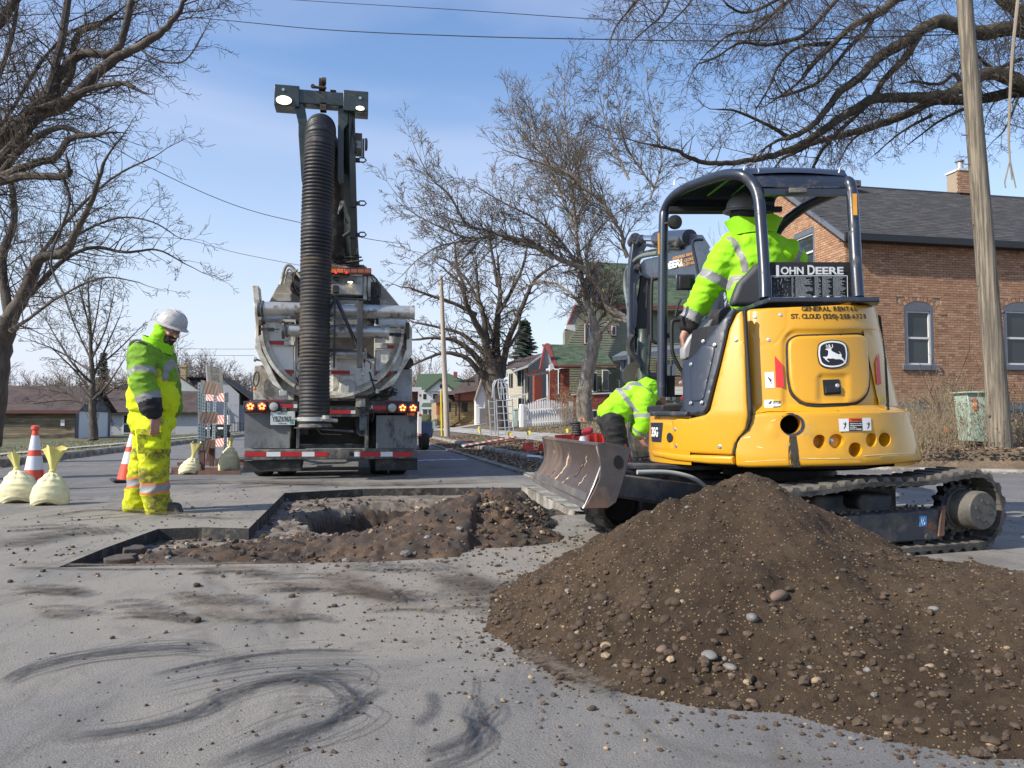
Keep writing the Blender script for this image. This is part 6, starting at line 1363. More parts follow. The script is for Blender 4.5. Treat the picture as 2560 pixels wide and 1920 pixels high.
# windows
frame_m=M('window_trim_blue_grey',(.115,.13,.155),.55,var=.08);sash_m=M('window_white',(.62,.62,.60),.5,var=.05)
glass_m=M('window_glass',(.03,.04,.042),.05,var=.3,scale=.9,spec=.5);blind_m=M('blind_pale',(.30,.33,.36),.5)
def window(par,x0_,x1_,z0_,z1_,nrm_axis='y',at=0.,arch=True,sgn=-1,trim=frame_m,sash=sash_m,curtain=True):
 w=bpy.data.objects.new('window',None);C.objects.link(w);w.parent=par
 def V_(u,d,z): return (u,at+sgn*d,z) if nrm_axis == 'y' else (at+sgn*d,u,z)
 def bb(mb,u0,u1,z0,z1,d0,d1): a,b=V_(u0,d0,z0),V_(u1,d1,z1);return mb.box(tuple(map(min,a,b)),tuple(map(max,a,b)))
 t=.09;fr=MB();bb(fr,x0_,x0_+t,z0_,z1_,-.1,.01);bb(fr,x1_-t,x1_,z0_,z1_,-.1,.01);bb(fr,x0_+t,x1_-t,z1_-t*1.4,z1_,-.1,.008)
 fr.build('frame',trim,w)
 s_=MB();bb(s_,x0_-.12,x1_+.12,z0_-.16,z0_,-.06,.08);s_.build('sill',trim,w,bevel=.01)
 a,b,c,d=x0_+t,x1_-t,z0_,z1_-t*1.4;mid=(c+d)/2;f2=MB()
 for (u0,u1,v0,v1) in ((a,a+.05,c,d),(b-.05,b,c,d),(a+.05,b-.05,c,c+.06),(a+.05,b-.05,d-.05,d),(a+.05,b-.05,mid-.03,mid+.03)): bb(f2,u0,u1,v0,v1,-.1,-.03)
 f2.build('sash',sash,w)
 for v0,v1,m_ in ((c+.06,mid-.03,glass_m),(mid+.03,d-.05,glass_m)): p_=MB();bb(p_,a+.05,b-.05,v0,v1,-.10,-.07);p_.build('pane',m_,w)
 if arch:
  mb=MB();n=11;cx_=(x0_+x1_)/2;hw=(x1_-x0_)/2
  pts_=[V_(cx_-hw,.004,z1_-.001)]+[V_(cx_+hw*math.cos(math.pi*(1-i/n)),.004,z1_+.13*math.sin(math.pi*i/n)) for i in range(n+1)]
  e=Vector(V_(0,-.1,0))-Vector(V_(0,0,0));mb.prism(pts_,e);mb.build('arch_infill',trim,w,recalc=True)
  rr=(hw**2+.17**2)/(2*.17);zc=z1_+.17-rr;th=math.asin(min(1,(hw+.14)/rr));nb=13
  for ring_ in (0,1):
   for i in range(nb):
    t0,t1=-th+2*th*i/nb+.012/rr,-th+2*th*(i+1)/nb-.012/rr;ra_,rb_=rr+ring_*.115,rr+ring_*.115+.105
    P4=[V_(cx_+r_*math.sin(tt),.012,zc+r_*math.cos(tt)) for r_,tt in ((ra_,t0),(rb_,t0),(rb_,t1),(ra_,t1))]
    m2=MB();m2.prism(P4,e*.6);o_=m2.build('arch_brick',brick_ms[(i*3+ring_) % 4],w,recalc=True)
 return w
window(house,w1[0],w1[1],w1[2],w1[3]);window(house,w2[0],w2[1],w2[2],w2[3]);window(house,gwin[0],gwin[1],gwin[2],gwin[3],'x')
# roof: shingle strips course by course
sh_ms=rgb_mats('shingle',(('charcoal',(.05,.05,.052)),('grey',(.075,.073,.072)),('brown',(.06,.054,.05))),.9,.8)
def shingle_roof(par,A,B,up,ms,name='shingle',expo=.14,wid=.32,limit=300,near=None,under=True):
 """A -> B along the eave, up = vector eave to ridge"""
 A,B,up=Vector(A),Vector(B),Vector(up);e=(B-A).normalized();L3=(B-A).length;u=up.normalized();H=up.length;nrm=e.cross(u).normalized()
 if nrm.z < 0: nrm=-nrm
 if under: MB().hexa([A-nrm*.06,B-nrm*.06,B+up-nrm*.06,A+up-nrm*.06],[A-nrm*.001,B-nrm*.001,B+up-nrm*.001,A+up-nrm*.001]).build('roof_deck',ms[0],par,recalc=True)
 nx_,ny_=int(L3/wid),int(H/expo);rest=MB();mesh_=[];cand=[]
 for m in ms:
  w2_=wid-.008;mm=MB().hexa([(0,0,0),(w2_,0,0),(w2_,expo+.02,0),(0,expo+.02,0)],[(0,0,.014),(w2_,0,.014),(w2_,expo+.02,.004),(0,expo+.02,.004)]);me=bpy.data.meshes.new(name);me.from_pydata(mm.v,[],mm.f);me.materials.append(m);mesh_.append(me)
 for j in range(ny_+1):
  for i in range(-1,nx_+1):
   x=i*wid+(wid/2 if j % 2 else 0)+rnd.uniform(-.01,.01);x0_=max(0,x);x1_=min(L3,x+wid)
   if x1_-x0_ < .05: continue
   cand.append((x0_,x1_,j*expo,rnd.randrange(len(ms)),x1_-x0_ > wid-.03 and j < ny_))
 order=sorted([i for i,c in enumerate(cand) if c[4]],key=lambda i: (near(cand[i][0],cand[i][2]) if near else cand[i][2]));pick=set(order[:limit])
 mat=Matrix(((e.x,u.x,nrm.x),(e.y,u.y,nrm.y),(e.z,u.z,nrm.z))).to_euler()
 for i,(x0_,x1_,y,mi,full) in enumerate(cand):
  if i in pick: put(name,mesh_[mi],par,A+e*x0_+u*y,mat)
  else:
   o_=A+e*x0_+u*y;w_=e*(x1_-x0_-.008);h_=u*min(expo+.02,H-y);t_=rnd.uniform(.008,.016)
   rest.hexa([o_,o_+w_,o_+w_+h_,o_+h_],[o_+nrm*t_,o_+w_+nrm*t_,o_+w_+h_+nrm*.003,o_+h_+nrm*.003],mi)
 o=rest.build(name+'_courses',ms,par,recalc=True);o['kind']='stuff'
ov=.35
rf=bpy.data.objects.new('roof',None);C.objects.link(rf);rf.parent=house
sl_=(ridge_z-eave_z)/(dep/2)
shingle_roof(rf,(-.25,-ov,eave_z+.08-ov*sl_*.5),(Lw+.2,-ov,eave_z+.08-ov*sl_*.5),(0,dep/2+ov,(dep/2+ov)*sl_*.96),sh_ms,near=lambda x,y: abs(x-5)+y)
MB().hexa([(-.25,dep+ov,eave_z-.1),(Lw+.2,dep+ov,eave_z-.1),(Lw+.2,dep/2,ridge_z+.1),(-.25,dep/2,ridge_z+.1)],[(-.25,dep+ov,eave_z-.04),(Lw+.2,dep+ov,eave_z-.04),(Lw+.2,dep/2,ridge_z+.16),(-.25,dep/2,ridge_z+.16)]).build('back_slope',sh_ms[0],rf,recalc=True)
fa=M('fascia_black',(.02,.022,.025),.6,var=.1)
MB().box((-.25,-ov-.04,eave_z-.14),(Lw+.2,-ov,eave_z+.06)).box((-.2,-ov,eave_z-.13),(Lw+.15,.0,eave_z-.10)).build('fascia',fa,rf)
mb=MB();z0_=eave_z+.08-ov*sl_*.5
mb.prism([(-.28,-ov,z0_-.14),(-.28,dep/2,z0_-.14+(dep/2+ov)*sl_*.96),(-.28,dep/2,z0_+.02+(dep/2+ov)*sl_*.96),(-.28,-ov,z0_+.02)],(.05,0,0));mb.build('bargeboard',frame_m,rf,recalc=True)
q=hl(HW(2290,480));MB().box((q.x-.3,dep/2-.6,ridge_z-.05),(q.x+.3,dep/2-.2,ridge_z+.16)).build('roof_vent',greyp,rf,bevel=.02)
chx=hl(PY(2417,440,HY+dep/2)).x;ctop=hl(PY(2417,432,HY+dep/2+.2)).z
chm=bpy.data.objects.new('chimney',None);C.objects.link(chm);chm.parent=rf
MB().box((chx-.30,dep/2+.03,ridge_z-.4),(chx+.30,dep/2+.6,ctop)).build('chimney_core',mortar,chm)
for r_ in range(int((ctop-ridge_z+.35)/.075)+1):
 for k in range(3):
  x=chx-.31+.21*k+(-.1 if r_ % 2 else 0)+.1;z_=ridge_z-.35+r_*.075
  if x+.1 < chx+.33 and z_ < ctop-.03: MB().box((x-.10,dep/2-.0,z_),(x+.10,dep/2+.04,z_+.064)).build('chimney_brick',brick_ms[rnd.randrange(3)],chm)
MB().box((chx-.34,dep/2-.03,ctop),(chx+.34,dep/2+.64,ctop+.07)).build('chimney_cap',sash_m,chm);MB().cyl((chx,dep/2+.3,ctop),(chx,dep/2+.3,ctop+.4),.11).lathe([(.16,0),(.05,.12)],(chx,dep/2+.3,ctop+.42),(0,0,1),16).build('flue',alu,chm)
# corbelled brick hood labels by the windows
for (a,b,c,d) in (w1,w2):
 for x in (a-.42,b+.14):
  for r_ in range(1): MB().box((x,-.03,d-.22),(x+.28,.02,d-.15)).build('label_stop',brick_ms[1],wall)

# ---- generic lap-sided or plastered house
def lap_wall(par,ex,nrm,O,w_,h_,m,expo=.15,gable=0,name='siding_board',openings=()):
 """boards: each a thin wedge; gable = extra height of a triangular top"""
 ex,nrm,O=Vector(ex),Vector(nrm),Vector(O);n=int((h_+gable)/expo)
 for k in range(n):
  z=k*expo;x0_,x1_=0,w_
  if z+expo > h_ and gable: t=(z+expo*.5-h_)/gable;x0_,x1_=w_/2*t,w_-w_/2*t
  segs=[(x0_,x1_)]
  for (a,b,c,d) in openings:
   if z+expo > c and z < d:
    segs=[q for s0,s1 in segs for q in ((s0,min(s1,a)),(max(s0,b),s1)) if q[1]-q[0] > .02]
  for s0,s1 in segs:
   p0,p1=O+ex*s0+Vector((0,0,z)),O+ex*s1+Vector((0,0,z));up_=Vector((0,0,expo))
   MB().hexa([p0,p1,p1+nrm*.028,p0+nrm*.028],[p0+up_,p1+up_,p1+up_+nrm*.006,p0+up_+nrm*.006]).build(name,m,par,recalc=True)
def plain(name,m,par,*bs,**k):
 mb=MB()
 for a,b in bs: mb.box(tuple(map(min,a,b)),tuple(map(max,a,b)))
 return mb.build(name,m,par,**k)
def slab_roof(name,par,q,th,m): q=[Vector(p) for p in q];n=(q[1]-q[0]).cross(q[3]-q[0]).normalized();n=n if n.z > 0 else -n;return MB().hexa(q,[p+n*th for p in q]).build(name,m,par,recalc=True)
brown_roof=M('roof_brown',(.082,.058,.050),.9,var=.2,scale=1.2,dirt=(.055,.036,.032),damt=.45,dscale=.9,bump=.8,bscale=9)
green_roof_ms=rgb_mats('green_shingle',(('mid',(.060,.092,.052)),('dark',(.045,.07,.042)),('pale',(.08,.112,.068))),.9,.6)
stucco=M('stucco_grey',(.42,.42,.44),.85,var=.05,dirt=(.25,.23,.21),damt=.15,dscale=1);white_s=M('white_siding',(.68,.68,.66),.6,var=.04)
# left garage: side wall toward the camera, door end toward the road
def atx(px,py,X): r=ray(px,py);return CAM+r*(X/r.x)
gc=P(187,1097,56.0);GX,GY,GZ=gc.x,gc.y,gc.z
gar=thing('garage','long low timber garage with brown roof and white door at the left behind the tree','garage',(GX,GY,0))
gl=lambda p: p-Vector((GX,GY,0))
gze=gl(PY(187,1027,GY)).z;gw_=22;gd_=gl(atx(275,1095,GX)).y;gr=gl(PY(150,968,GY+gd_/2)).z
plain('wall',M('old_boards_backing',(.10,.085,.06),.9),gar,((-gw_,.0,GZ-.3),(0,gd_,gze)))
old=[M('old_board_'+n,c,.9,var=.3,scale=1.2,dirt=(.07,.05,.035),damt=.35,dscale=.8,grain=(.25,1,2)) for n,c in (('a',(.20,.16,.10)),('b',(.26,.215,.14)),('c',(.15,.115,.075)))]
n=int((gze-GZ)/.15)
for k in range(n):
 z=GZ+k*.15;x=-gw_
 while x < 0:
  x2=min(0,x+rnd.uniform(3,5));MB().hexa([(x,-.035,z),(x2-.01,-.035,z),(x2-.01,-.002,z),(x,-.002,z)],[(x,-.012,z+.145),(x2-.01,-.012,z+.145),(x2-.01,-.002,z+.145),(x,-.002,z+.145)]).build('siding_board',old[(k*2+rnd.randrange(2)) % 3],gar,recalc=True);x=x2
slate_s=M('siding_slate',(.10,.105,.13),.7)
dz0,dz1=GZ,gl(atx(230,1030,GX)).z;dy0,dy1=gl(atx(196,1060,GX)).y,gl(atx(268,1060,GX)).y
lap_wall(gar,(0,1,0),(1,0,0),(.005,0,GZ),gd_,gze-GZ,slate_s,.18,gable=gr-gze,openings=((dy0,dy1,0,dz1-dz0),))
MB().prism([(-.1,.02,gze-.01),(-.1,gd_-.02,gze-.01),(-.1,gd_/2,gr)],(.1,0,0)).build('gable',slate_s,gar,recalc=True)
gdoor=plain('garage_door',white_s,gar,((-.03,dy0+.12,dz0),(.012,dy1-.12,dz1-.1)));
plain('door_trim',sash_m,gar,((0,dy0,dz0),(.04,dy0+.12,dz1)),((0,dy1-.12,dz0),(.04,dy1,dz1)),((0,dy0+.12,dz1-.12),(.04,dy1-.12,dz1)))
slab_roof('roof',gar,[(-gw_-.3,-.4,gze-.06),(.4,-.4,gze-.06),(.4,gd_/2,gr),(-gw_-.3,gd_/2,gr)],.1,brown_roof);slab_roof('roof',gar,[(-gw_-.3,gd_+.4,gze-.06),(.4,gd_+.4,gze-.06),(.4,gd_/2,gr),(-gw_-.3,gd_/2,gr)],.1,brown_roof)
plain('fascia',M('fascia_redbrown',(.12,.045,.04),.7),gar,((-gw_-.3,-.44,gze-.2),(.4,-.401,gze+.03)))
q=gl(PY(158,1056,GY));plain('meter_box',sash_m,gar,((q.x-.12,-.16,q.z-.25),(q.x+.14,-.036,q.z+.2)))
# second building: plastered wall and brown roof, then the pale house with the yellow chimney
bc=P(275,1095,72);B2=thing('outbuilding','grey plastered building with brown roof behind the worker in the hard hat','building',(bc.x,bc.y,0));bl_=lambda p: p-Vector((bc.x,bc.y,0))
bz0=bc.z-.2;e_=bl_(PY(300,1032,bc.y)).z;r_=bl_(PY(300,979,bc.y+4)).z;xw=bl_(PY(500,1000,bc.y)).x
plain('wall',stucco,B2,((-1,0,bz0),(xw,8,e_)));plain('foundation',M('grey_base',(.16,.15,.15),.9),B2,((-1,-.03,bz0),(xw,-.002,bz0+.45)))
slab_roof('roof',B2,[(-1.5,-.4,e_-.05),(xw+.3,-.4,e_-.05),(xw+.3,4,r_),(-1.5,4,r_)],.12,brown_roof);plain('fascia',fa,B2,((-1.5,-.45,e_-.15),(xw+.3,-.401,e_+.02)))
q=bl_(PY(327,1060,bc.y));wn=plain('window_frame',sash_m,B2,((q.x-.7,-.05,q.z-.9),(q.x+.5,-.002,q.z+.9)));plain('pane',glass_m,wn,((q.x-.6,-.06,q.z-.8),(q.x+.4,-.051,q.z-.05)),((q.x-.6,-.06,q.z+.05),(q.x+.4,-.051,q.z+.8)))
cc_=P(560,1095,84);H2=thing('gable_house','pale grey house with steep brown roof and yellow brick chimney behind the barricades','house',(cc_.x,cc_.y,0));h2=lambda px,py,dy=0: PY(px,py,cc_.y+dy)-Vector((cc_.x,cc_.y,0))
z0_=cc_.z-.2
# gable end faces the camera; long plane recedes to the right
apex,el,er=h2(556,946),h2(500,1010),h2(598,985)
MB().prism([(h2(440,0).x,0,z0_),(er.x,0,z0_),(er.x,0,er.z),(apex.x,0,apex.z),(h2(440,0).x,0,apex.z-.9)],(0,9,0)).build('wall',stucco,H2,recalc=True)
slab_roof('roof',H2,[(apex.x,-.3,apex.z),(er.x+2.6,-.3,er.z-1.7),(er.x+2.6,9,er.z-1.7),(apex.x,9,apex.z)],.15,brown_roof)
slab_roof('roof',H2,[h2(468,946,0.1)+Vector((0,-.3,0)),apex+Vector((0,-.3,0.02)),apex+Vector((0,9,.02)),h2(468,946,0.1)+Vector((0,9,0))],.15,brown_roof)
plain('wing',M('wing_grey',(.30,.31,.35),.8),H2,((er.x,.5,z0_),(er.x+2.4,8,er.z-1.2)))
MB().prism([h2(446,1000,-1),h2(446,943,-1),h2(495,975,-1),h2(505,1000,-1)],(0,1,0)).build('cross_gable',M('pale_green_grey',(.42,.46,.43),.8),H2,recalc=True)
slab_roof('roof',H2,[h2(440,938,-1.2),h2(496,976,-1.2),h2(496,976,1),h2(440,938,1)],.15,brown_roof)
slab_roof('roof',H2,[h2(470,945,.5),h2(530,945,.5),h2(500,1000,-1.),h2(496,976,-1.)],.1,brown_roof)
a,b=h2(452,948,-.5),h2(466,918,-.5);ch_=plain('chimney',M('yellow_brick',(.40,.31,.15),.9,var=.2,scale=4),H2,((a.x,-.8,a.z-.8),(b.x,.4,b.z)));plain('chimney_cap',MATS['yellow_brick'],ch_,((a.x-.1,-.9,b.z+.002),(b.x+.1,.5,b.z+.2)))
a,b=h2(557,1048),h2(573,1022);wn=plain('window_frame',sash_m,H2,((a.x,-.05,a.z-1.0),(b.x,-.002,b.z)));plain('pane',glass_m,wn,((a.x+.12,-.06,a.z-.9),(b.x-.12,-.051,b.z-.1)))
a=h2(520,1030,-1);plain('dark_opening',slate_s,H2,((h2(515,0).x,-.06,h2(0,1042).z),(h2(536,0).x,-.002,h2(0,1003).z)))
# metal fence behind the bins
fnc=thing('metal_fence','low black metal fence in front of the pale house beyond the barricades','fence',P(600,1092,62));fl_=fnc.location
for k in range(11):
 q=P(566+k*7,1090,62)-fl_;MB().box((q.x-.02,-.02,q.z-.1),(q.x+.02,.02,q.z+1.15)).build('fence_post' if k % 3 == 0 else 'fence_bar',fa,fnc)
a,b=P(566,1090,62)-fl_,P(638,1090,62)-fl_;MB().tube([a+Vector((0,0,1.05)),b+Vector((0,0,1.05))],.025,5).build('fence_rail',fa,fnc)

# ---- houses right of centre. helper frame: PY on a vertical plane y = const
def hs(name,label,px,py,D,cat='house'):
 c=P(px,py,D);t=thing(name,label,cat,(c.x,c.y,0));t['y0']=c.y
 del t['y0']
 def f(a,b,dy=0.): return PY(a,b,c.y+dy)-Vector((c.x,c.y,0))
 return t,f,c
def qplate(name,m,par,pts_,th=.1,away=True): return MB().prism(pts_,(0,th if away else -th,0)).build(name,m,par,recalc=True)
# far white house with green roof
t,f,c=hs('white_house','white two storey house with green roof and red chimney far down the street',1080,1075,95)
qplate('wall',white_s,t,[f(1040,1072),f(1145,1072),f(1145,975),f(1040,975)],8)
qplate('gable_front',white_s,t,[f(1062,978,-.3),f(1102,948,-.3),f(1135,978,-.3)],.3)
qplate('roof',green_roof_ms[0],t,[f(1045,935,4),f(1120,933,4),f(1160,950,4),f(1178,972,0),f(1040,978,0)],.3)
qplate('roof',green_roof_ms[1],t,[f(1102,944,-.5),f(1105,948,-.5),f(1136,974,-.5),f(1134,978,-.5),f(1102,951,-.5),f(1066,980,-.5),f(1060,978,-.5)],.5)
a,b=f(1134,940,3.5),f(1143,930,3.5);MB().box((a.x,3.2,a.z-.5),(b.x,3.8,b.z)).build('chimney',M('far_red_brick',(.26,.09,.07),.9),t)
for X0,X1,Y0,Y1 in ((1100,1108,961,970),(1082,1094,984,998),(1058,1066,985,998)): w_=qplate('window',sash_m,t,[f(X0-1,Y1+1,-.35),f(X1+1,Y1+1,-.35),f(X1+1,Y0-1,-.35),f(X0-1,Y0-1,-.35)],.05);qplate('pane',glass_m,w_,[f(X0,Y1,-.4),f(X1,Y1,-.4),f(X1,Y0,-.4),f(X0,Y0,-.4)],.04)
qplate('porch_roof',green_roof_ms[0],t,[f(1052,1018,-2),f(1096,1018,-2),f(1092,1007,-.5),f(1058,1007,-.5)],.3);qplate('porch_beam',white_s,t,[f(1052,1023,-2),f(1096,1023,-2),f(1096,1018,-2),f(1052,1018,-2)],.2)
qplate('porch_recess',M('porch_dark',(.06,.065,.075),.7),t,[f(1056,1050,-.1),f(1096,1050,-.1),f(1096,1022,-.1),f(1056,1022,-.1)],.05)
for X in (1056,1070,1080,1094): qplate('porch_column',white_s,t,[f(X-1.4,1050,-1.8),f(X+1.4,1050,-1.8),f(X+1.4,1022,-1.8),f(X-1.4,1022,-1.8)],.2)
for k,(X,Y,s) in enumerate(((1064,1052,1.1),(1084,1053,.8))):
 q=P(X,Y+6,88);MB().lathe([(.01,-.2),(s*.9,0),(s,.4),(s*.7,.9),(.01,1.1)],q,(0,0,1),14,wob=lambda t_,h: 1+.12*math.sin(t_*5+h*6)).build('shrub',M('shrub_olive',(.07,.075,.03),.95,var=.4,scale=3,bump=1,bscale=8),None,smooth=True);tag(C.objects[-1],('round' if k == 0 else 'smaller')+' clipped olive shrub in front of the far white house','shrub')
# yellow brick house with brown hipped roof
t,f,c=hs('yellow_brick_house','yellow brick house with low sweeping brown roof behind the pale utility pole',1150,1064,58)
yb_ms=rgb_mats('yellow_brick_piece',(('a',(.36,.25,.105)),('b',(.44,.33,.16)),('c',(.30,.20,.09))),.85)
wb=qplate('wall',M('yellow_mortar',(.30,.23,.13),.9),t,[f(1124,1066,.03),f(1192,1066,.03),f(1192,1000,.03),f(1124,1000,.03)],7)
a,b=f(1124,1064),f(1191,1004)
wall_bricks(wb,(1,0,0),(0,-1,0),a.x,b.x,a.z,b.z,[(f(1155,0).x,f(1169,0).x,f(0,1031).z,f(0,1006).z)],None,240,bl=.42,bh=.15,mort=.03,ms=yb_ms)
w_=qplate('window',M('brown_trim',(.05,.03,.025),.7),t,[f(1155,1031,-.03),f(1169,1031,-.03),f(1169,1006,-.03),f(1155,1006,-.03)],.1);qplate('pane',glass_m,w_,[f(1157,1029,-.05),f(1167,1029,-.05),f(1167,1008,-.05),f(1157,1008,-.05)],.02);qplate('sill',yb_ms[1],w_,[f(1154,1033,-.12),f(1170,1033,-.12),f(1170,1031,-.12),f(1154,1031,-.12)],.1)
red_st=M('red_stucco',(.30,.105,.075),.85,var=.08)
MB().hexa([f(1138,1003,-.35),f(1192,1003,-.35),f(1192,1003,3),f(1138,1003,3)],[f(1134,976,-.35),f(1190,976,-.35),f(1190,976,3),f(1134,976,3)]).build('upper_wall',red_st,t,recalc=True)
qplate('band',MATS['brown_trim'],t,[f(1138,1004,-.4),f(1192,1004,-.4),f(1192,1001.5,-.4),f(1138,1001.5,-.4)],.1)
qplate('wall',MATS['yellow_mortar'],t,[f(1094,1066,1.5),f(1140,1066,1.5),f(1140,1005,1.5),f(1094,1005,1.5)],5)
for X0,X1,Y0,Y1 in ((1138,1142,1009,1040),(1122,1128,1008,1030)): qplate('window',glass_m,t,[f(X0,Y1,-.02),f(X1,Y1,-.02),f(X1,Y0,-.02),f(X0,Y0,-.02)],.05)
MB().hexa([f(1112,988,-.9),f(1196,976,-.9),f(1200,976,7),f(1120,984,7)],[f(1168,952,1.5),f(1196,930,2.5),f(1215,928,4),f(1190,940,5)]).build('roof',brown_roof,t,recalc=True)
MB().hexa([f(1084,1007,-.2),f(1140,1003,-.2),f(1140,1003,3),f(1090,1006,3)],[f(1090,988,.2),f(1134,986,.2),f(1134,986,3),f(1094,988,3)]).build('porch_roof',brown_roof,t,recalc=True)
for X in (1093,1099): qplate('porch_post',M('orange_post',(.42,.13,.055),.8),t,[f(X-2,1037,-.1),f(X+2,1037,-.1),f(X+2,1008,-.1),f(X-2,1008,-.1)],.3)
qplate('porch_pier',yb_ms[0],t,[f(1093,1064,-.12),f(1104,1064,-.12),f(1104,1037,-.12),f(1093,1037,-.12)],.5)
MB().tube([f(1148,982,-.5),f(1148,1052,-.1),f(1146,1056,-.15),f(1127,1067,-.4)],.07,6).build('downpipe',MATS['brown_trim'],t)
MB().prism([f(1058,1066,-.5),f(1093,1066,-.5),f(1093,1046,-.5),f(1064,1058,-.5)],(0,.5,0)).build('stone_steps',M('fieldstone',(.17,.15,.13),.9,var=.4,scale=2.5,bump=.8,bscale=6),t,recalc=True)
# white gabled garage
t,f,c=hs('white_garage','narrow white sided garage end with grey door behind the twisted tree trunk',1200,1064,54,'garage')
MB().prism([f(1189,1065),f(1216,1065),f(1216,975),f(1204,950),f(1189,1000)],(0,.6,0)).build('wall',white_s,t,recalc=True)
fr0=f(1191,1064).z;k=0
while fr0+.17*k < f(0,975).z: a,b=f(1190.5,1064,-.0),f(1214,1064,-.0);zz_=fr0+.17*k;MB().hexa([(a.x,-.035,zz_),(b.x,-.035,zz_),(b.x,-.002,zz_),(a.x,-.002,zz_)],[(a.x,-.01,zz_+.16),(b.x,-.01,zz_+.16),(b.x,-.002,zz_+.16),(a.x,-.002,zz_+.16)]).build('siding_board',white_s,t,recalc=True);k += 1
qplate('door',M('door_grey',(.17,.165,.17),.6),t,[f(1199,1065,-.05),f(1218,1065,-.05),f(1216,1020,-.05),f(1199,1021,-.05)],.05)
qplate('bargeboard',M('tan_trim',(.33,.28,.2),.8),t,[f(1185,1003,-.2),f(1188,1003,-.2),f(1205,952,-.2),f(1203,948,-.2)],.2)
qplate('roof',brown_roof,t,[f(1202,944,-.25),f(1205,943,-.25),f(1219,982,-.25),f(1215,982,-.25)],.5)
qplate('roof_behind',brown_roof,t,[f(1203,944,1.5),f(1238,944,1.5),f(1238,1004,1.5),f(1217,1004,1.5),f(1216,978,1.5)],.3)
qplate('wall_behind',MATS['yellow_mortar'],t,[f(1217,1004,1.6),f(1240,1004,1.6),f(1240,1066,1.6),f(1217,1066,1.6)],.3)
# grey-beige lap sided house
t,f,c=hs('beige_sided_house','beige lap sided two storey house left of the brick porch',1300,1058,50)
beig=M('beige_siding',(.40,.37,.29),.7,var=.06);gsid=M('grey_siding',(.25,.27,.265),.7,var=.06)
qplate('wall',beig,t,[f(1272,1062,1.),f(1320,1062,0),f(1320,915,0),f(1272,925,1.)],.3);qplate('side_wall',gsid,t,[f(1318,1064,0),f(1365,1064,3),f(1365,880,3),f(1318,912,0)],.2)
for k in range(50):
 z_=f(0,1060).z+k*.085*1.2
 if z_ < f(0,918).z: a,b=f(1273,0,.9),f(1319,0,-.02);MB().hexa([(a.x,a.y-.03,z_),(b.x,b.y-.03,z_),(b.x,b.y,z_),(a.x,a.y,z_)],[(a.x,a.y-.01,z_+.1),(b.x,b.y-.01,z_+.1),(b.x,b.y,z_+.1),(a.x,a.y,z_+.1)]).build('siding_board',beig,t,recalc=True)
for k in range(60):
 z_=f(0,1060).z+k*.1;
 if z_ < f(0,915).z: a,b=f(1321,0,-.02),f(1364,0,2.9);MB().hexa([(a.x,a.y-.03,z_),(b.x,b.y-.03,z_),(b.x,b.y,z_),(a.x,a.y,z_)],[(a.x,a.y-.01,z_+.095),(b.x,b.y-.01,z_+.095),(b.x,b.y,z_+.095),(a.x,a.y,z_+.095)]).build('siding_board',gsid,t,recalc=True)
for X0,X1,Y0,Y1 in ((1294,1314,926,964),(1273,1281,935,968),(1296,1314,996,1020)): w_=qplate('window',sash_m,t,[f(X0-1.5,Y1+2,-.15),f(X1+1.5,Y1+2,-.15),f(X1+1.5,Y0-2,-.15),f(X0-1.5,Y0-2,-.15)],.1);qplate('pane',glass_m,w_,[f(X0,Y1,-.2),f(X1,Y1,-.2),f(X1,Y0,-.2),f(X0,Y0,-.2)],.04);qplate('mullion',sash_m,w_,[f((X0+X1)/2-.5,Y1,-.22),f((X0+X1)/2+.5,Y1,-.22),f((X0+X1)/2+.5,Y0,-.22),f((X0+X1)/2-.5,Y0,-.22)],.02)
MB().hexa([f(1266,925,-.6),f(1322,912,-.6),f(1360,885,3),f(1290,905,5)],[f(1270,905,1),f(1300,899,2),f(1358,882,4),f(1296,898,6)]).build('roof',brown_roof,t,recalc=True)
qplate('eave_trim',white_s,t,[f(1285,925,-.6),f(1320,912,-.6),f(1360,884,-.3),f(1360,888,-.3),f(1320,918,-.6),f(1285,930,-.6)],.15)
qplate('porch_band',white_s,t,[f(1275,990,-1),f(1316,983,-1),f(1316,987,-1),f(1275,995,-1)],.3);MB().tube([f(1311,920,-.4),f(1313,1058,-.2)],.06,6).build('downpipe',gsid,t)
# green shingled house with brick porch
t,f,c=hs('green_house','green shingled house with brick porch and green roof behind the big ash tree',1420,1055,46)
gss=M('green_shake',(.20,.21,.15),.85,var=.12,scale=2);darkp=M('porch_shadow',(.03,.03,.032),.8)
MB().prism([f(1415,1055,4),f(1700,1055,4),f(1700,772,4),f(1500,772,4),f(1500,668,4),f(1412,830,4)],(0,.5,0)).build('wall',gss,t,recalc=True)
z_=f(0,1050,4).z;k=0
while z_ < f(0,775,4).z:
 # rows of shakes on the wall above and beside the porch
 tt=(z_-f(0,830,4).z)/(f(0,655,4).z-f(0,830,4).z);xl=f(1416,0,4).x if tt < 0 else f(1416,0,4).x+(f(1500,0,4).x-f(1416,0,4).x)*tt;xr=f(1700,0,4).x
 MB().hexa([(xl,3.94,z_),(xr,3.94,z_),(xr,3.99,z_),(xl,3.99,z_)],[(xl,3.97,z_+.155),(xr,3.97,z_+.155),(xr,3.99,z_+.155),(xl,3.99,z_+.155)]).build('shake_course',gss,t,recalc=True);z_ += .16;k += 1
redtr=M('red_trim',(.19,.035,.03),.7)
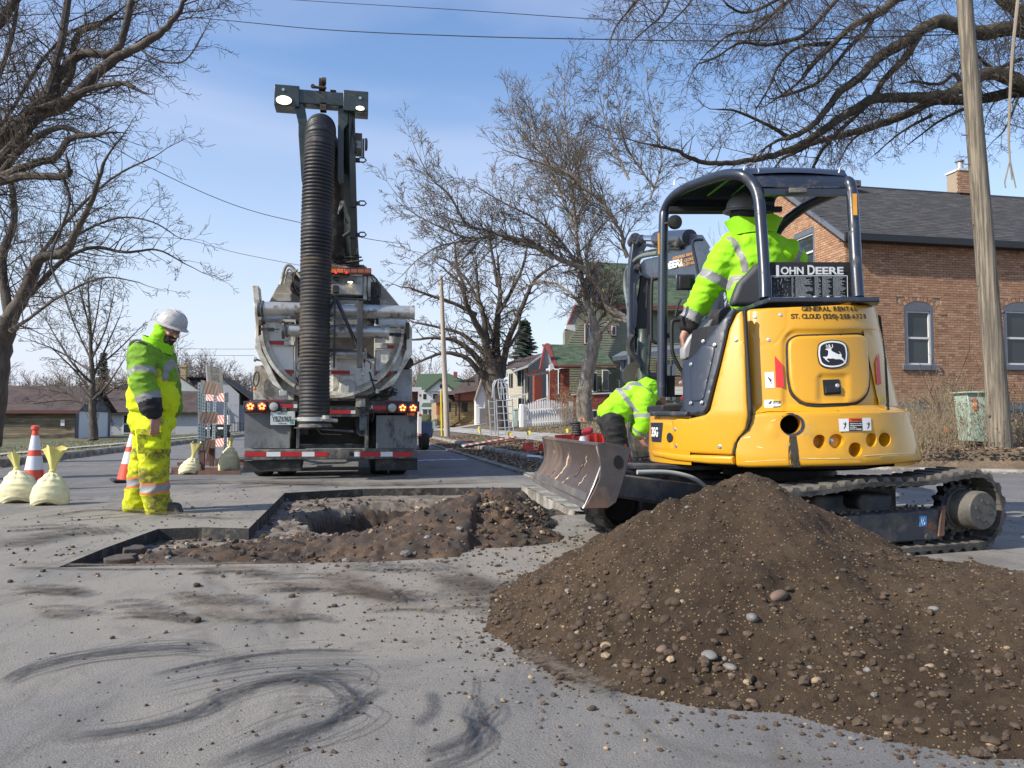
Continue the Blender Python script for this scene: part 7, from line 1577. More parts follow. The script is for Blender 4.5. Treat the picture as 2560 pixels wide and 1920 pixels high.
# main roof slope facing the camera, and verge at left
r_=bpy.data.objects.new('roof',None);C.objects.link(r_);r_.parent=t
A_,B_=f(1470,772,3.2),f(1750,772,3.2);up2=f(1498,655,7.5)-f(1498,772,3.2);shingle_roof(r_,(f(1500,0,3.2).x,3.2,A_.z),(B_.x,3.2,A_.z),(0,up2.y,up2.z),green_roof_ms,expo=.24,wid=.55,limit=220,near=lambda x,y: x)
qplate('fascia',redtr,r_,[f(1500,772,3.1),f(1760,772,3.1),f(1760,764,3.1),f(1500,764,3.1)],.1)
for pts_,m_ in (([(1413,826),(1417,826),(1472,690),(1500,655),(1497,652),(1468,688)],redtr),([(1417,828),(1432,815),(1490,720),(1500,690),(1500,658),(1472,692)],M('soffit_grey',(.25,.26,.22),.8))): qplate('verge',m_,r_,[f(a,b,2.6 if m_ == redtr else 2.8) for a,b in pts_],.3)
for pts_ in ([(1434,744),(1461,742),(1461,766),(1440,762)],[(1416,812),(1438,812),(1438,828),(1414,822)]): qplate('eave_bracket',sash_m,r_,[f(a,b,2.5) for a,b in pts_],.15)
for X0,X1,Y0,Y1 in ((1462,1474,810,858),(1478,1494,713,755),(1530,1540,815,838)): w_=qplate('window',redtr,t,[f(X0-3,Y1+3,3.9),f(X1+3,Y1+3,3.9),f(X1+3,Y0-3,3.9),f(X0-3,Y0-3,3.9)],.05);qplate('frame',sash_m,w_,[f(X0-1,Y1+1,3.85),f(X1+1,Y1+1,3.85),f(X1+1,Y0-1,3.85),f(X0-1,Y0-1,3.85)],.04);qplate('pane',glass_m,w_,[f(X0+2,Y1-2,3.8),f(X1-2,Y1-2,3.8),f(X1-2,Y0+2,3.8),f(X0+2,Y0+2,3.8)],.04)
# porch
pr=bpy.data.objects.new('porch',None);C.objects.link(pr);pr.parent=t
a,b=f(1386,918,-.3),f(1542,914,-.3);up2=f(1362,861,2.8)-f(1386,918,-.3)
shingle_roof(pr,(a.x,-.3,a.z),(b.x,-.3,a.z),(0,up2.y,up2.z),green_roof_ms,expo=.22,wid=.42,limit=280)
MB().prism([f(1362,861,2.8),f(1364,858,2.8),f(1384,918,-.4),f(1388,922,-.4)],(.25,0,0)).build('verge_board',redtr,pr,recalc=True);qplate('fascia',redtr,pr,[f(1384,919,-.42),f(1543,915,-.42),f(1543,911,-.42),f(1384,914,-.42)],.1)
qplate('verge_board',redtr,pr,[f(1316,934,0),f(1350,922,0),f(1362,862,.5),f(1366,862,.5),f(1354,926,0),f(1318,938,0)],.3);qplate('gable_soffit',M('soffit_pale',(.34,.35,.32),.8),pr,[f(1352,924,.3),f(1385,918,.3),f(1364,868,.5)],.1);qplate('porch_ceiling',M('ceiling_grey',(.13,.14,.145),.8),pr,[f(1322,938,.6),f(1386,922,.6),f(1386,934,.6),f(1322,940,.6)],.2)
qplate('corner_block',sash_m,pr,[f(1374,928,-.5),f(1386,920,-.5),f(1382,908,-.5),f(1374,912,-.5)],.2)
rb_ms=rgb_mats('red_brick',(('a',(.25,.065,.04)),('b',(.20,.05,.035)),('c',(.29,.085,.05))),.85)
def pier(X0,X1,Y0,Y1,dy,bev=None,wide=.5):
 a,b=f(X0,Y1,dy),f(X1,Y0,dy);p_=plain('porch_pier',M('red_mortar',(.22,.14,.11),.9),pr,((a.x+.01,dy+.02,a.z),(b.x-.01,dy+wide,b.z)));z_=a.z;r=0
 while z_ < b.z-.05:
  x=a.x;
  while x < b.x-.03:
   x2=min(b.x,x+.23 if (r % 2 == 0 or x > a.x) else x+.115);put('brick',red_me(x2-x-.014,rnd.randrange(3)),p_,((x+x2)/2,dy+.012,z_+.038));x=x2
  z_ += .085;r += 1
rc_={}
def red_me(w_,mi):
 k=(round(w_,2),mi)
 if k not in rc_: rc_[k]=box_mesh('brick',k[0],.03,.07,rb_ms[mi])
 return rc_[k]
pier(1374,1395,924,1020,.0);pier(1402,1424,922,1020,.0);
a,b=f(1336,1015,1.5),f(1355,938,1.5);plain('porch_pier',rb_ms[1],pr,((a.x,1.5,a.z),(b.x,2.0,b.z)))
a,b=f(1396,1052,.0),f(1560,987,.0);lw_=plain('porch_wall',MATS['red_mortar'],pr,((a.x,.05,a.z-.3),(b.x,.4,b.z)))
wall_bricks(lw_,(1,0,0),(0,-1,0),a.x,b.x,a.z-.2,b.z,[(f(1474,0).x,f(1492,0).x,f(0,1050).z,f(0,1024).z)],None,290,bl=.24,bh=.085,mort=.014,ms=rb_ms,prefer=lambda x,z: abs(x-1))
for o_ in lw_.children: o_.location.y += .05 if o_.name.startswith('brick_c') else .05
qplate('wall_cap',sash_m,pr,[f(1430,988,-.05),f(1530,984,-.05),f(1530,981,-.05),f(1430,985,-.05)],.5);qplate('stair_rail',sash_m,pr,[f(1342,1000,.5),f(1372,992,.5),f(1372,995,.5),f(1342,1003,.5)],.1)
w_=qplate('cellar_window',sash_m,pr,[f(1474,1048,-.03),f(1492,1048,-.03),f(1492,1024,-.03),f(1474,1024,-.03)],.05);
for X in (1475.5,1484): qplate('pane',glass_m,w_,[f(X,1044,-.06),f(X+7,1044,-.06),f(X+7,1027,-.06),f(X,1027,-.06)],.03)
plain('porch_floor',greyp,pr,((a.x,.4,b.z-.95),(b.x,3.9,b.z-.9)));
for X0,X1,Y0,Y1 in ((1484,1491,930,980),(1508,1520,924,978)): w_=qplate('window',sash_m,t,[f(X0-2,Y1,3.75),f(X1+2,Y1,3.75),f(X1+2,Y0,3.75),f(X0-2,Y0,3.75)],.1);qplate('pane',glass_m,w_,[f(X0,Y1-3,3.7),f(X1,Y1-3,3.7),f(X1,Y0+3,3.7),f(X0,Y0+3,3.7)],.04)
# grey porch of the same house beyond the excavator
gp_=M('porch_grey_trim',(.14,.16,.185),.6)
MB().hexa([f(1532,902,0),f(1700,885,0),f(1700,870,3),f(1560,880,3)],[f(1530,892,0),f(1700,870,0),f(1700,862,3),f(1556,878,3)]).build('side_porch_roof',gp_,t,recalc=True)
for X in (1553,1563,1668,1682): qplate('side_porch_post',gp_,t,[f(X,1000,.2),f(X+7,1000,.2),f(X+7,900,.2),f(X,900,.2)],.2)
qplate('side_door',M('door_wood',(.12,.06,.035),.6),t,[f(1640,1010,3.8),f(1668,1010,3.8),f(1668,905,3.8),f(1640,905,3.8)],.05);qplate('red_corner',redtr,t,[f(1570,1010,3.8),f(1577,1010,3.8),f(1577,925,3.8),f(1570,925,3.8)],.05)
# ================================================================ TREES
bark_d=M('bark_dark',(.075,.060,.050),.95,var=.35,scale=9,dirt=(.14,.12,.09),damt=.3,dscale=6,bump=1,bscale=35,grain=(1,1,.3))
bark_g=M('bark_grey',(.27,.24,.195),.95,var=.3,scale=8,dirt=(.14,.12,.10),damt=.4,dscale=7,bump=1,bscale=35,grain=(1,1,.3))
bark_r=M('bark_purple',(.13,.095,.085),.95,var=.3,scale=2);bark_t=M('bark_tan',(.19,.15,.105),.95,var=.3,scale=3)
seed_m=M('ash_seed',(.40,.29,.13),.8,var=.25,scale=9)
class Twigs:
 "thin branches as many short tapered prisms, built in one go"
 def __init__(s): s.a=[];s.b=[];s.ra=[];s.rb=[]
 def seg(s,a,b,ra,rb): s.a.append(tuple(a));s.b.append(tuple(b));s.ra.append(ra);s.rb.append(rb)
 def build(s,name,m,par,n=3):
  A,B=np.array(s.a),np.array(s.b);ra,rb=np.array(s.ra)[:,None],np.array(s.rb)[:,None]
  d=B-A;d /= np.maximum(np.linalg.norm(d,axis=1,keepdims=True),1e-9);h=np.where(np.abs(d[:,2:3]) < .9,np.array([[0,0,1.]]),np.array([[1.,0,0]]))
  x=np.cross(d,h);x /= np.linalg.norm(x,axis=1,keepdims=True);y=np.cross(x,d);N_=len(A);V=np.zeros((N_,2*n,3))
  for j in range(n):
   c,q=math.cos(2*math.pi*j/n),math.sin(2*math.pi*j/n);V[:,j]=A+(x*c+y*q)*ra;V[:,n+j]=B+(x*c+y*q)*rb
  F_=np.array([[j,(j+1) % n,n+(j+1) % n,n+j] for j in range(n)]);Fa=(F_[None]+(np.arange(N_)*2*n)[:,None,None]).reshape(-1,4)
  me=bpy.data.meshes.new(name);me.vertices.add(N_*2*n);me.vertices.foreach_set('co',V.reshape(-1));nf=len(Fa)
  me.loops.add(nf*4);me.loops.foreach_set('vertex_index',Fa.reshape(-1));me.polygons.add(nf);me.polygons.foreach_set('loop_start',np.arange(nf)*4);me.update(calc_edges=True)
  me.polygons.foreach_set('use_smooth',[True]*nf);me.materials.append(m);o=bpy.data.objects.new(name,me);C.objects.link(o);o.parent=par;return o
tr_=random.Random(11)
def rv(k=1): return Vector((tr_.gauss(0,1),tr_.gauss(0,1),tr_.gauss(0,1)))*k
def grow(T,p,d,ln,r,lev,sp):
 """one branch and its children. sp: up, droop, angle, kids, wiggle, minr, seeds"""
 n=max(3,int(ln/ (sp['step'] if lev > 1 else sp['step']*1.4)));st=ln/n;pts_=[p]
 d=d.normalized()
 for i in range(n):
  d=(d+rv(sp['wig'])+Vector((0,0,sp['up']*(.12 if lev > 0 else .2)))*(1)).normalized();q=p+d*st;f0,f1=1-.85*i/n,1-.85*(i+1)/n
  T.seg(p,q,max(sp['minr'],r*f0),max(sp['minr']*.8,r*f1));p=q;pts_.append(p)
  if lev > 0 and i >= (0 if lev < 2 else 1):
   k=sp['kids'] if tr_.random() < sp['kids']-int(sp['kids']) else 0;k=int(sp['kids'])+(1 if tr_.random() < sp['kids']-int(sp['kids']) else 0)
   for _ in range(k):
    side=d.cross(rv()).normalized();a=sp['ang']*tr_.uniform(.7,1.3);nd=d*math.cos(a)+side*math.sin(a)
    grow(T,p,nd,ln*(1-.55*i/n)*sp['ratio']*tr_.uniform(.6,1.2),r*f1*.6,lev-1,sp)
 if sp.get('seeds') is not None and lev == 0 and tr_.random() < sp['sp']: sp['seeds'].append(p)
 return pts_
SP=dict(up=.10,wig=.10,ang=R(42),kids=1.0,ratio=.55,minr=.006,step=.35)
def spec(**k): d=dict(SP);d.update(k);return d
def tree(name,label,base,limbs,m_trunk,m_crown,sp,lev=2,group=None,subdiv=6,kidden=1.0,trunk_n=14,first=0,thin=1.):
 """limbs: list of ([(px,py,D)...], r0, r1, child_len). The first 'trunk' limbs form the trunk mesh, twigs form the crown"""
 t=thing(name,label,'tree',base,0,group);T=Twigs();mb=MB()
 for pts_,r0_,r1_,cl in limbs:
  r0_ *= thin;r1_ *= thin
  w=[P(*q) for q in pts_];q=along(w,subdiv);n=len(q)
  q=[p+rv(.012*min(1,r0_*4)) if 0 < i < n-1 else p for i,p in enumerate(q)]
  rr=[(r0_+(r1_-r0_)*(i/(n-1))**.8)*(1+.06*noise.noise(p*2)) for i,p in enumerate(q)]
  mb.tube([p-base for p in q],rr,trunk_n if r0_ > .09 else 8)
  if cl:
   L3=sum((b-a).length for a,b in zip(q,q[1:]));acc=0
   for i in range(max(1,int(n*first)),n):
    seg_=(q[i]-q[i-1]).length;acc += seg_;gap=sp['gap']*kidden
    while acc > gap:
     acc -= gap;d=(q[i]-q[i-1]).normalized();side=d.cross(rv()).normalized();a=sp['ang']*tr_.uniform(.8,1.5);f_t=1-.5*i/n
     grow(T,q[i]-base,d*math.cos(a)+side*math.sin(a)+Vector((0,0,.15)),cl*f_t*tr_.uniform(.5,1.15),min(rr[i]*.5,sp.get('kr',.035)),lev,sp)
   grow(T,q[-1]-base,(q[-1]-q[-2]),cl*.8,rr[-1]*.9,lev,sp)
 mb.build('trunk',m_trunk,t,smooth=True);c=T.build('crown',m_crown,t)
 if sp.get('seeds'):
  sm_=MB()
  for p in sp['seeds']:
   for _ in range(tr_.randint(2,5)):
    q=p+rv(.035)-Vector((0,0,tr_.uniform(0,.12)));a=tr_.random()*6.3;x_,y_=math.cos(a)*.011,math.sin(a)*.011;l_=tr_.uniform(.05,.09)
    sm_.add([(q.x-x_,q.y-y_,q.z),(q.x+x_,q.y+y_,q.z),(q.x+x_*.4,q.y+y_*.4,q.z-l_),(q.x-x_*.4,q.y-y_*.4,q.z-l_)],[(0,1,2,3)])
  s_=sm_.build('seed_clusters',seed_m,t);s_['kind']='stuff'
 return t
def D_(*pts_): return [(x*1.1573,y*1.1573,d) for x,y,d in pts_]     # from the whole-picture view
# big maple at the left: trunk outside the frame, limbs reach in
b=P(-150,1130,10.5);b.z=h_left(b.x,b.y)
lm_=[(D_((-140,960,10.5),(-130,700,10.5),(-110,520,10.5),(-60,380,10.5)),.32,.24,0),
 (D_((-60,380,10.5),(0,330,10.4),(80,250,10.3),(140,225,10.2),(230,140,10.1),(310,95,10.0),(370,50,10.0),(400,0,9.9)),.17,.03,1.5),
 (D_((-60,380,10.5),(0,345,10.3),(90,235,10.2),(130,100,10.2),(150,-40,10.2)),.11,.05,1.5),(D_((-40,360,10.5),(20,300,10.7),(60,240,10.8),(95,228,10.8),(150,170,10.8),(165,80,10.8),(210,55,10.6)),.10,.045,1.0),
 (D_((-60,400,10.5),(0,300,10.3),(70,245,10.3),(110,190,10.3),(170,120,10.2),(250,110,10.1),(285,0,10.0)),.13,.05,1.2),
 (D_((60,245,10.2),(140,215,10.1),(200,190,10.0),(262,180,9.95),(290,190,9.9)),.065,.035,.5),(D_((-60,470,10.5),(0,380,10.3),(60,310,10.2),(130,275,10.1),(180,290,10.1),(205,290,10)),.075,.03,.7),
 (D_((-60,470,10.5),(0,388,10.2),(70,355,10.1),(120,340,10.0),(150,300,10),(205,292,9.9)),.085,.04,.6),(D_((-60,400,10.3),(0,392,10.1),(60,380,10.0),(135,382,9.95),(150,368,9.9)),.09,.05,.4),
 (D_((-60,120,10.6),(20,20,10.5),(60,-40,10.4)),.10,.05,1.6),(D_((-60,330,10.6),(0,160,10.6),(30,60,10.6),(40,-30,10.6)),.05,.03,1.3),(D_((-60,370,10.8),(30,230,10.9),(100,120,11),(170,60,11),(260,40,11)),.04,.02,1.2),
 (D_((130,370,10.0),(150,440,10.0),(110,560,10.0),(140,640,9.9)),.03,.015,.9),(D_((290,95,10),(340,130,10),(400,130,10),(440,70,10)),.02,.01,.7)]
mp_sp=spec(up=.12,wig=.14,ang=R(48),kids=1.6,ratio=.56,minr=.0030,step=.12,gap=.14,kr=.014)
tree('maple_tree','large bare dark maple whose heavy limbs reach in over the street at the upper left',b,lm_,bark_d,bark_d,mp_sp,lev=2,thin=.8)
# second tree lower left, forking low
b=P(-6,1080,15);b.z=h_left(b.x,b.y);k=15
lm_=[(D_((-30,960,k),(-15,850,k),(0,740,k),(20,690,k)),.27,.20,0),(D_((20,690,k),(60,620,k),(85,560,k-.2),(140,545,k-.3),(165,500,k-.4),(200,430,k-.5),(225,350,k-.6)),.15,.03,1.4),(D_((20,690,k),(5,560,k),(30,480,k),(25,400,k),(10,300,k)),.10,.04,1.5),
 (D_((30,670,k),(80,620,k+.3),(140,560,k+.3),(200,535,k+.2),(270,545,k),(340,540,k),(400,570,k)),.07,.012,1.1),(D_((20,690,k),(60,600,k+.5),(110,520,k+.8),(180,440,k+1),(250,380,k+1),(330,340,k+1)),.06,.015,1.3),(D_((10,720,k),(60,690,k-.5),(130,640,k-1),(220,600,k-1),(300,610,k-1)),.04,.01,.9),
 (D_((120,545,k),(180,500,k),(260,470,k),(330,480,k),(380,510,k)),.035,.01,1.0),(D_((10,600,k),(-20,500,k),(-60,420,k)),.05,.02,1.5)]
tree('street_tree','bare dark tree forking low at the left edge with a rounded twiggy crown',b,lm_,bark_d,bark_d,spec(up=.06,wig=.13,ang=R(46),kids=1.6,ratio=.58,minr=.0042,step=.17,gap=.17,kr=.018),lev=2)
# young linden before the garage
k=49;b=P(234,1100,k)
def z3(*pts_): return [(x*.1567,860+y*.1567,d) for x,y,d in pts_]
tl=[([(x,y,d) for x,y,d in ((234,1100,k),(232,1050,k),(231,1000,k),(231,950,k),(228,890,k),(226,830,k),(222,760,k),(220,700,k))],.30,.03,1.8)]
for x0_,y0_,x1_,y1_,x2_,y2_,r_,cl in ((228,1018,190,990,120,975,.07,1.6),(230,985,190,930,130,870,.08,2.0),(231,960,175,900,110,790,.08,2.2),(232,1000,270,960,310,900,.09,2.0),(232,1010,290,970,350,950,.07,1.6),(230,950,260,880,300,790,.08,2.1),(228,900,190,820,160,740,.06,1.9),(228,900,265,820,285,730,.06,1.9),(228,870,215,780,195,710,.05,1.7),(228,860,245,770,255,700,.05,1.7),(226,1012,170,1000,80,1010,.05,1.3),(236,1000,270,1010,280,1060,.035,.9),(229,930,150,880,75,850,.06,1.8),(231,930,300,870,350,820,.06,1.7),(226,820,205,745,215,690,.04,1.4)): tl.append(([(x0_,y0_,k),(x1_,y1_,k+tr_.uniform(-1.5,1.5)),(x2_,y2_,k+tr_.uniform(-3,3))],r_*1.25,.025,cl))
tree('linden_tree','bare tree with an oval crown and stout trunk before the white garage door',b,tl,bark_d,bark_d,spec(up=.12,wig=.09,ang=R(38),kids=1.2,ratio=.55,minr=.012,step=.45,gap=.36,kr=.04),lev=2)
# ash tree with seeds behind the excavator
k=33;b=P(1459,1052,k);b.z=h_right(b.x,b.y)-.05
def c2z(*pts_): return [(960+x*.4821,160+y*.4821,k+dz) for x,y,dz in pts_]      # from the zoomed crop of this tree
def e2z(*pts_): return [(1280+x*.28933,620+y*.28933,k+dz) for x,y,dz in pts_]
al=[(e2z((630,1500,0),(625,1300,0),(655,1050,0),(700,850,0),(730,740,0)),.37,.27,0),
 (e2z((730,740,0),(700,620,0),(660,520,.3),(630,400,.4),(600,240,.5),(590,100,.6),(560,-60,.8)),.19,.08,2.0),
 (e2z((730,760,0),(800,690,-.2),(870,620,-.3),(990,640,-.6),(1120,700,-.8)),.12,.05,0),(e2z((990,610,-.5),(900,560,-.5),(820,500,-.4),(780,380,-.3),(680,240,-.3),(600,170,-.3),(440,110,-.6),(360,70,-.9),(230,-10,-1.5)),.15,.10,1.8),
 (e2z((700,720,0),(760,620,.5),(800,560,1),(860,420,1.4),(900,200,1.8)),.06,.03,1.6),(e2z((680,620,.2),(560,450,.6),(420,330,1),(300,290,1.2),(180,310,1.4),(60,360,1.5)),.07,.02,1.6),(e2z((1000,80,-1),(960,-20,-1.2),(950,-120,-1.5),(860,-260,-1.8),(780,-400,-2)),.10,.05,2),
 (c2z((880,1010,-1.3),(780,950,-1.7),(640,890,-2.2),(520,900,-2.6),(420,1000,-3),(330,1080,-3.2)),.09,.025,1.9),(c2z((700,930,-1.8),(560,870,-2.4),(430,830,-2.8),(340,680,-3.2),(250,600,-3.4),(190,500,-3.6)),.08,.02,2.0),(c2z((1000,870,0),(940,730,.4),(870,560,.8),(800,400,1.2),(760,240,1.4)),.09,.025,2.2),
 (c2z((1000,850,0),(980,700,-.4),(960,500,-.8),(940,300,-1),(935,120,-1.2)),.08,.02,2.1),(c2z((1050,700,0),(940,560,1),(800,450,1.4),(700,330,1.6),(660,230,1.8)),.075,.02,2.2),(c2z((1210,830,-1),(1150,740,-1.2),(1040,640,-1.4),(960,570,-1.5),(840,520,-1.6),(700,480,-1.8)),.08,.03,2.0),
 (c2z((1020,1060,0),(900,900,-.8),(780,800,-1.4),(640,730,-1.9),(500,650,-2.4)),.075,.02,2.0),(c2z((1270,600,-1),(1200,450,-1),(1150,300,-1),(1120,180,-1)),.06,.02,1.8),(c2z((1400,640,-.5),(1300,500,-.5),(1240,380,-.5),(1220,220,-.5)),.06,.02,1.8),(c2z((1380,700,-.5),(1440,500,-.5),(1400,300,-.5),(1380,200,-.5)),.05,.02,1.6),
 (c2z((1040,1060,0),(1080,900,.6),(1200,780,1),(1340,700,1.3)),.06,.02,1.9),(c2z((560,900,-2.4),(430,900,-2.8),(300,850,-3.2),(150,770,-3.5),(70,680,-3.7)),.06,.015,1.6),(c2z((480,910,-2.8),(300,940,-3.2),(180,1010,-3.4),(90,1100,-3.5)),.05,.015,1.5),(c2z((640,890,-2),(520,1000,-2.2),(440,1120,-2.2)),.04,.015,1.4)]
asp=spec(up=.16,wig=.09,ang=R(40),kids=1.75,ratio=.61,minr=.0085,step=.28,gap=.14,kr=.04,seeds=[],sp=.05)
tree('ash_tree','bare grey ash with tan hanging seeds, its pale leaning trunk standing by the picket fence',b,al,bark_g,M('bark_ash',(.13,.105,.08),.95,var=.3,scale=5),asp,lev=2)
# old black tree behind the pale utility pole
k=38;b=P(1244,1064,k)
ol=[(c2z((575,1720,0),(570,1640,0),(560,1560,0),(550,1480,0)),.62,.50,0)]
ol=[([(1244,1066,k),(1240,1020,k),(1236,960,k),(1225,900,k)],.60,.48,0)]
for pts_,r_,cl in (([(555,1600,0),(530,1450,-.5),(480,1350,-1),(430,1250,-1.5),(400,1150,-2),(330,1080,-2)],.24,1.5),([(560,1620,0),(540,1500,0),(520,1330,0),(490,1200,0),(480,1050,0)],.24,1.6),([(590,1600,0),(580,1400,.5),(600,1200,.8),(590,1000,1)],.28,1.7),([(610,1620,0),(640,1450,.5),(700,1300,.6),(750,1180,.8),(800,1100,1),(900,1040,1)],.2,1.6),
 ([(600,1560,0),(560,1400,1),(500,1260,1.4),(430,1120,1.8),(330,1020,2)],.14,1.5),([(545,1640,0),(480,1580,-.6),(420,1520,-.9),(300,1500,-1.2),(150,1560,-1.5)],.20,1.3),([(540,1600,0),(460,1500,-.3),(380,1440,-.5),(280,1420,-.8),(150,1430,-1)],.20,1.3),([(560,1560,0),(500,1480,.4),(400,1400,.6),(300,1370,.8),(160,1340,1)],.15,1.3),
 ([(470,1640,-.4),(400,1645,-.6)],.11,.3),([(620,1500,.2),(700,1380,.4),(690,1280,.5),(640,1290,.5)],.08,1.0),([(590,1300,.5),(660,1180,1),(720,1050,1.2),(740,950,1.4)],.12,1.5),([(480,1300,-.8),(360,1240,-1.2),(240,1200,-1.5),(130,1160,-1.8)],.11,1.4),([(590,1150,1),(560,980,1),(540,850,1)],.1,1.5),([(430,1180,-1.6),(380,1060,-1.8),(370,940,-2)],.08,1.3)): ol.append(([(960+x*.4821,160+y*.4821,k+dz) for x,y,dz in pts_],r_,.05,cl))
tree('elm_tree','old black barked elm with many crooked limbs behind the metal trellis',b,ol,bark_d,bark_d,spec(up=-.04,wig=.17,ang=R(50),kids=1.6,ratio=.58,minr=.010,step=.30,gap=.24,kr=.05),lev=2,trunk_n=16)
# great tree at the right: limbs come in from outside the frame
def r3(*pts_): return [(1480+x*.4882,y*.4882,d) for x,y,d in pts_]
k=15;b=P(2860,1060,k);b.z=1.0
rl=[([(2860,1070,k),(2840,700,k),(2800,350,k),(2760,120,k)],.5,.4,0),
 (r3((2600,380,k),(2212,155,k),(1980,170,k-.2),(1800,110,k-.4),(1690,150,k-.5),(1560,240,k-.7),(1450,310,k-1),(1380,390,k-1.2),(1270,470,k-1.4),(1200,560,k-1.5),(1120,650,k-1.6),(1000,710,k-1.7)),.20,.05,1.3),
 (r3((2600,560,k),(2212,430,k),(2090,380,k),(1980,390,k-.1),(1830,480,k-.3),(1660,500,k-.5),(1460,505,k-.8),(1330,570,k-1),(1180,670,k-1.2),(1060,750,k-1.4),(900,800,k-1.6),(720,835,k-1.9),(550,825,k-2.2),(430,770,k-2.5),(300,740,k-2.8)),.19,.025,1.3),
 (r3((2600,520,k+.5),(2212,470,k+.5),(1980,510,k+.4),(1750,520,k+.3),(1600,590,k+.2),(1430,650,k),(1290,690,k-.2),(1140,730,k-.4),(1020,790,k-.6)),.15,.05,1.2),(r3((2500,100,k),(2212,60,k),(2100,0,k),(2060,-60,k)),.16,.1,1.6),(r3((2400,200,k),(2200,90,k),(2140,10,k),(2090,-80,k)),.14,.1,1.6),
 (r3((1690,150,k-.5),(1600,300,k-.5),(1500,400,k-.5),(1430,510,k-.6),(1330,610,k-.8),(1200,740,k-1),(1130,860,k-1.2)),.10,.03,1.1),(r3((1900,-60,k),(1600,-20,k-.4),(1480,60,k-.8),(1340,130,k-1.1),(1240,220,k-1.4),(1130,330,k-1.7),(1080,400,k-2)),.12,.04,1.4),(r3((1560,0,k-.5),(1450,80,k-.8),(1400,160,k-1),(1300,260,k-1.2),(1160,420,k-1.5),(980,490,k-1.8)),.07,.03,1.2),
 (r3((1300,-60,k-1),(1200,60,k-1.4),(1080,180,k-1.8),(900,230,k-2.2),(760,220,k-2.6),(640,290,k-3),(540,330,k-3.3)),.06,.012,1.1),(r3((1100,-60,k-1.5),(960,40,k-2),(840,150,k-2.4),(700,180,k-2.8),(560,300,k-3)),.05,.012,1.1),(r3((1050,-60,k-2),(820,60,k-2.5),(700,30,k-3),(640,-60,k-3)),.04,.012,1.0),(r3((1900,480,k),(1860,380,k),(1780,430,k),(1640,415,k)),.05,.03,.6),
 (r3((1240,220,k-1.4),(1060,240,k-1.6),(960,330,k-1.8),(900,460,k-2),(840,560,k-2.2)),.045,.015,1.0),(r3((1000,700,k-1.4),(900,640,k-1.6),(740,570,k-1.8),(640,560,k-2)),.05,.015,1.0),(r3((1900,560,k),(1780,620,k),(1620,740,k)),.045,.012,.5),(r3((1740,590,k),(1580,680,k),(1450,790,k)),.04,.012,.5),(r3((1430,650,k),(1330,720,k),(1260,840,k)),.04,.012,.5),(r3((2200,300,k),(2060,350,k),(1980,290,k)),.05,.03,.8),(r3((2150,480,k),(2180,500,k),(2120,650,k),(2080,700,k)),.04,.015,.9),
 (r3((420,-80,k-3),(370,60,k-3.2),(300,130,k-3.4),(220,200,k-3.6)),.03,.01,1.3),(r3((300,-80,k-3),(200,40,k-3.4),(120,140,k-3.8),(90,220,k-4)),.025,.01,1.1),(r3((560,-80,k-3),(480,40,k-3.4),(380,140,k-3.8)),.025,.01,1.0)]
tree('cottonwood_tree','huge bare tree spreading mossy limbs across the sky above the excavator and brick house',b,rl,M('bark_mossy',(.10,.082,.05),.95,var=.35,scale=7,dirt=(.05,.04,.032),damt=.5,dscale=4,bump=1,bscale=30),bark_d,spec(up=-.03,wig=.17,ang=R(50),kids=1.7,ratio=.57,minr=.0032,step=.14,gap=.125,kr=.014),lev=2,thin=.85)
# dangling dead branch by the pole
q=[P(2545,0,13),P(2530,150,13),P(2522,330,13),P(2525,400,13),P(2530,450,13)];mb=MB().tube(along([p-q[0] for p in q],6),[.03-.0008*i for i in range(25)],6);mb.tube([q[3]-q[0],P(2512,455,13)-q[0],P(2514,470,13)-q[0]],.012,5).tube([q[3]-q[0],P(2540,470,13)-q[0]],.012,5)
o=mb.build('hanging_branch',M('dead_wood',(.26,.22,.17),.9),smooth=True,loc=tuple(q[0]));tag(o,'pale dead branch hanging down beside the right utility pole','branch')
# distant trees
def far_tree(name,label,px,base_py,top_py,D,w_px,m,group=None,lev=2,dens=1.,shape='round'):
 b=P(px,base_py,D);h=P(px,top_py,D).z-b.z;wd=w_px/F*D/2;t=thing(name,label,'tree',b,0,group);T=Twigs();mb=MB()
 mn=D/F*.40
 sp=spec(up=.05,wig=.11,ang=R(36),kids=1.8,ratio=.6,minr=mn,step=h*.05)
 mb.tube([(0,0,-.4),(0,0,h*.16),(rv().x*.1,0,h*.34)],[h*.03,h*.024,h*.018],7);mb.build('trunk',m,t)
 for i in range(int(15*dens)):
  a=i*2.4+tr_.random();e=tr_.uniform(.25,1.15);lz=h*tr_.uniform(.14,.40);d=Vector((math.cos(a)*wd/h*1.15,math.sin(a)*wd/h*1.15,e*.8));grow(T,Vector((0,0,lz)),d,h*.50*tr_.uniform(.75,1.1),h*.010,lev,sp)
 T.build('crown',m,t);return t
for i,(px,by_,ty,D,w,m) in enumerate(((420,1080,835,110,150,bark_r),(480,1080,850,105,150,bark_r),(545,1080,862,108,150,bark_r),(600,1080,925,112,90,bark_r))): far_tree('bare_tree',('reddish bare tree behind the gable house, %s' % ('directly right of the hard hat','above the yellow chimney','above the white traffic sign','half hidden by the truck')[i]),px,by_,ty,D,w,m,dens=1.0)
for i,(px,ty,w) in enumerate(((20,900,150),(95,905,150),(165,890,140),(300,900,120),(345,915,110))): far_tree('bare_tree','brown bare tree behind the garage roof, %s' % ('at the picture edge','second from the edge','just left of the linden trunk','right of the linden trunk','nearest the worker in the hard hat')[i],px,1060,ty,100,w,bark_t,dens=.8)
for i,(px,ty,D,w) in enumerate(((1040,860,120,120),(1000,930,110,80),(1180,880,130,130))): far_tree('bare_tree','thin distant bare tree %s the far white house' % ('behind','left of','right of')[i],px,1062,ty,D,w,bark_t,dens=.7)
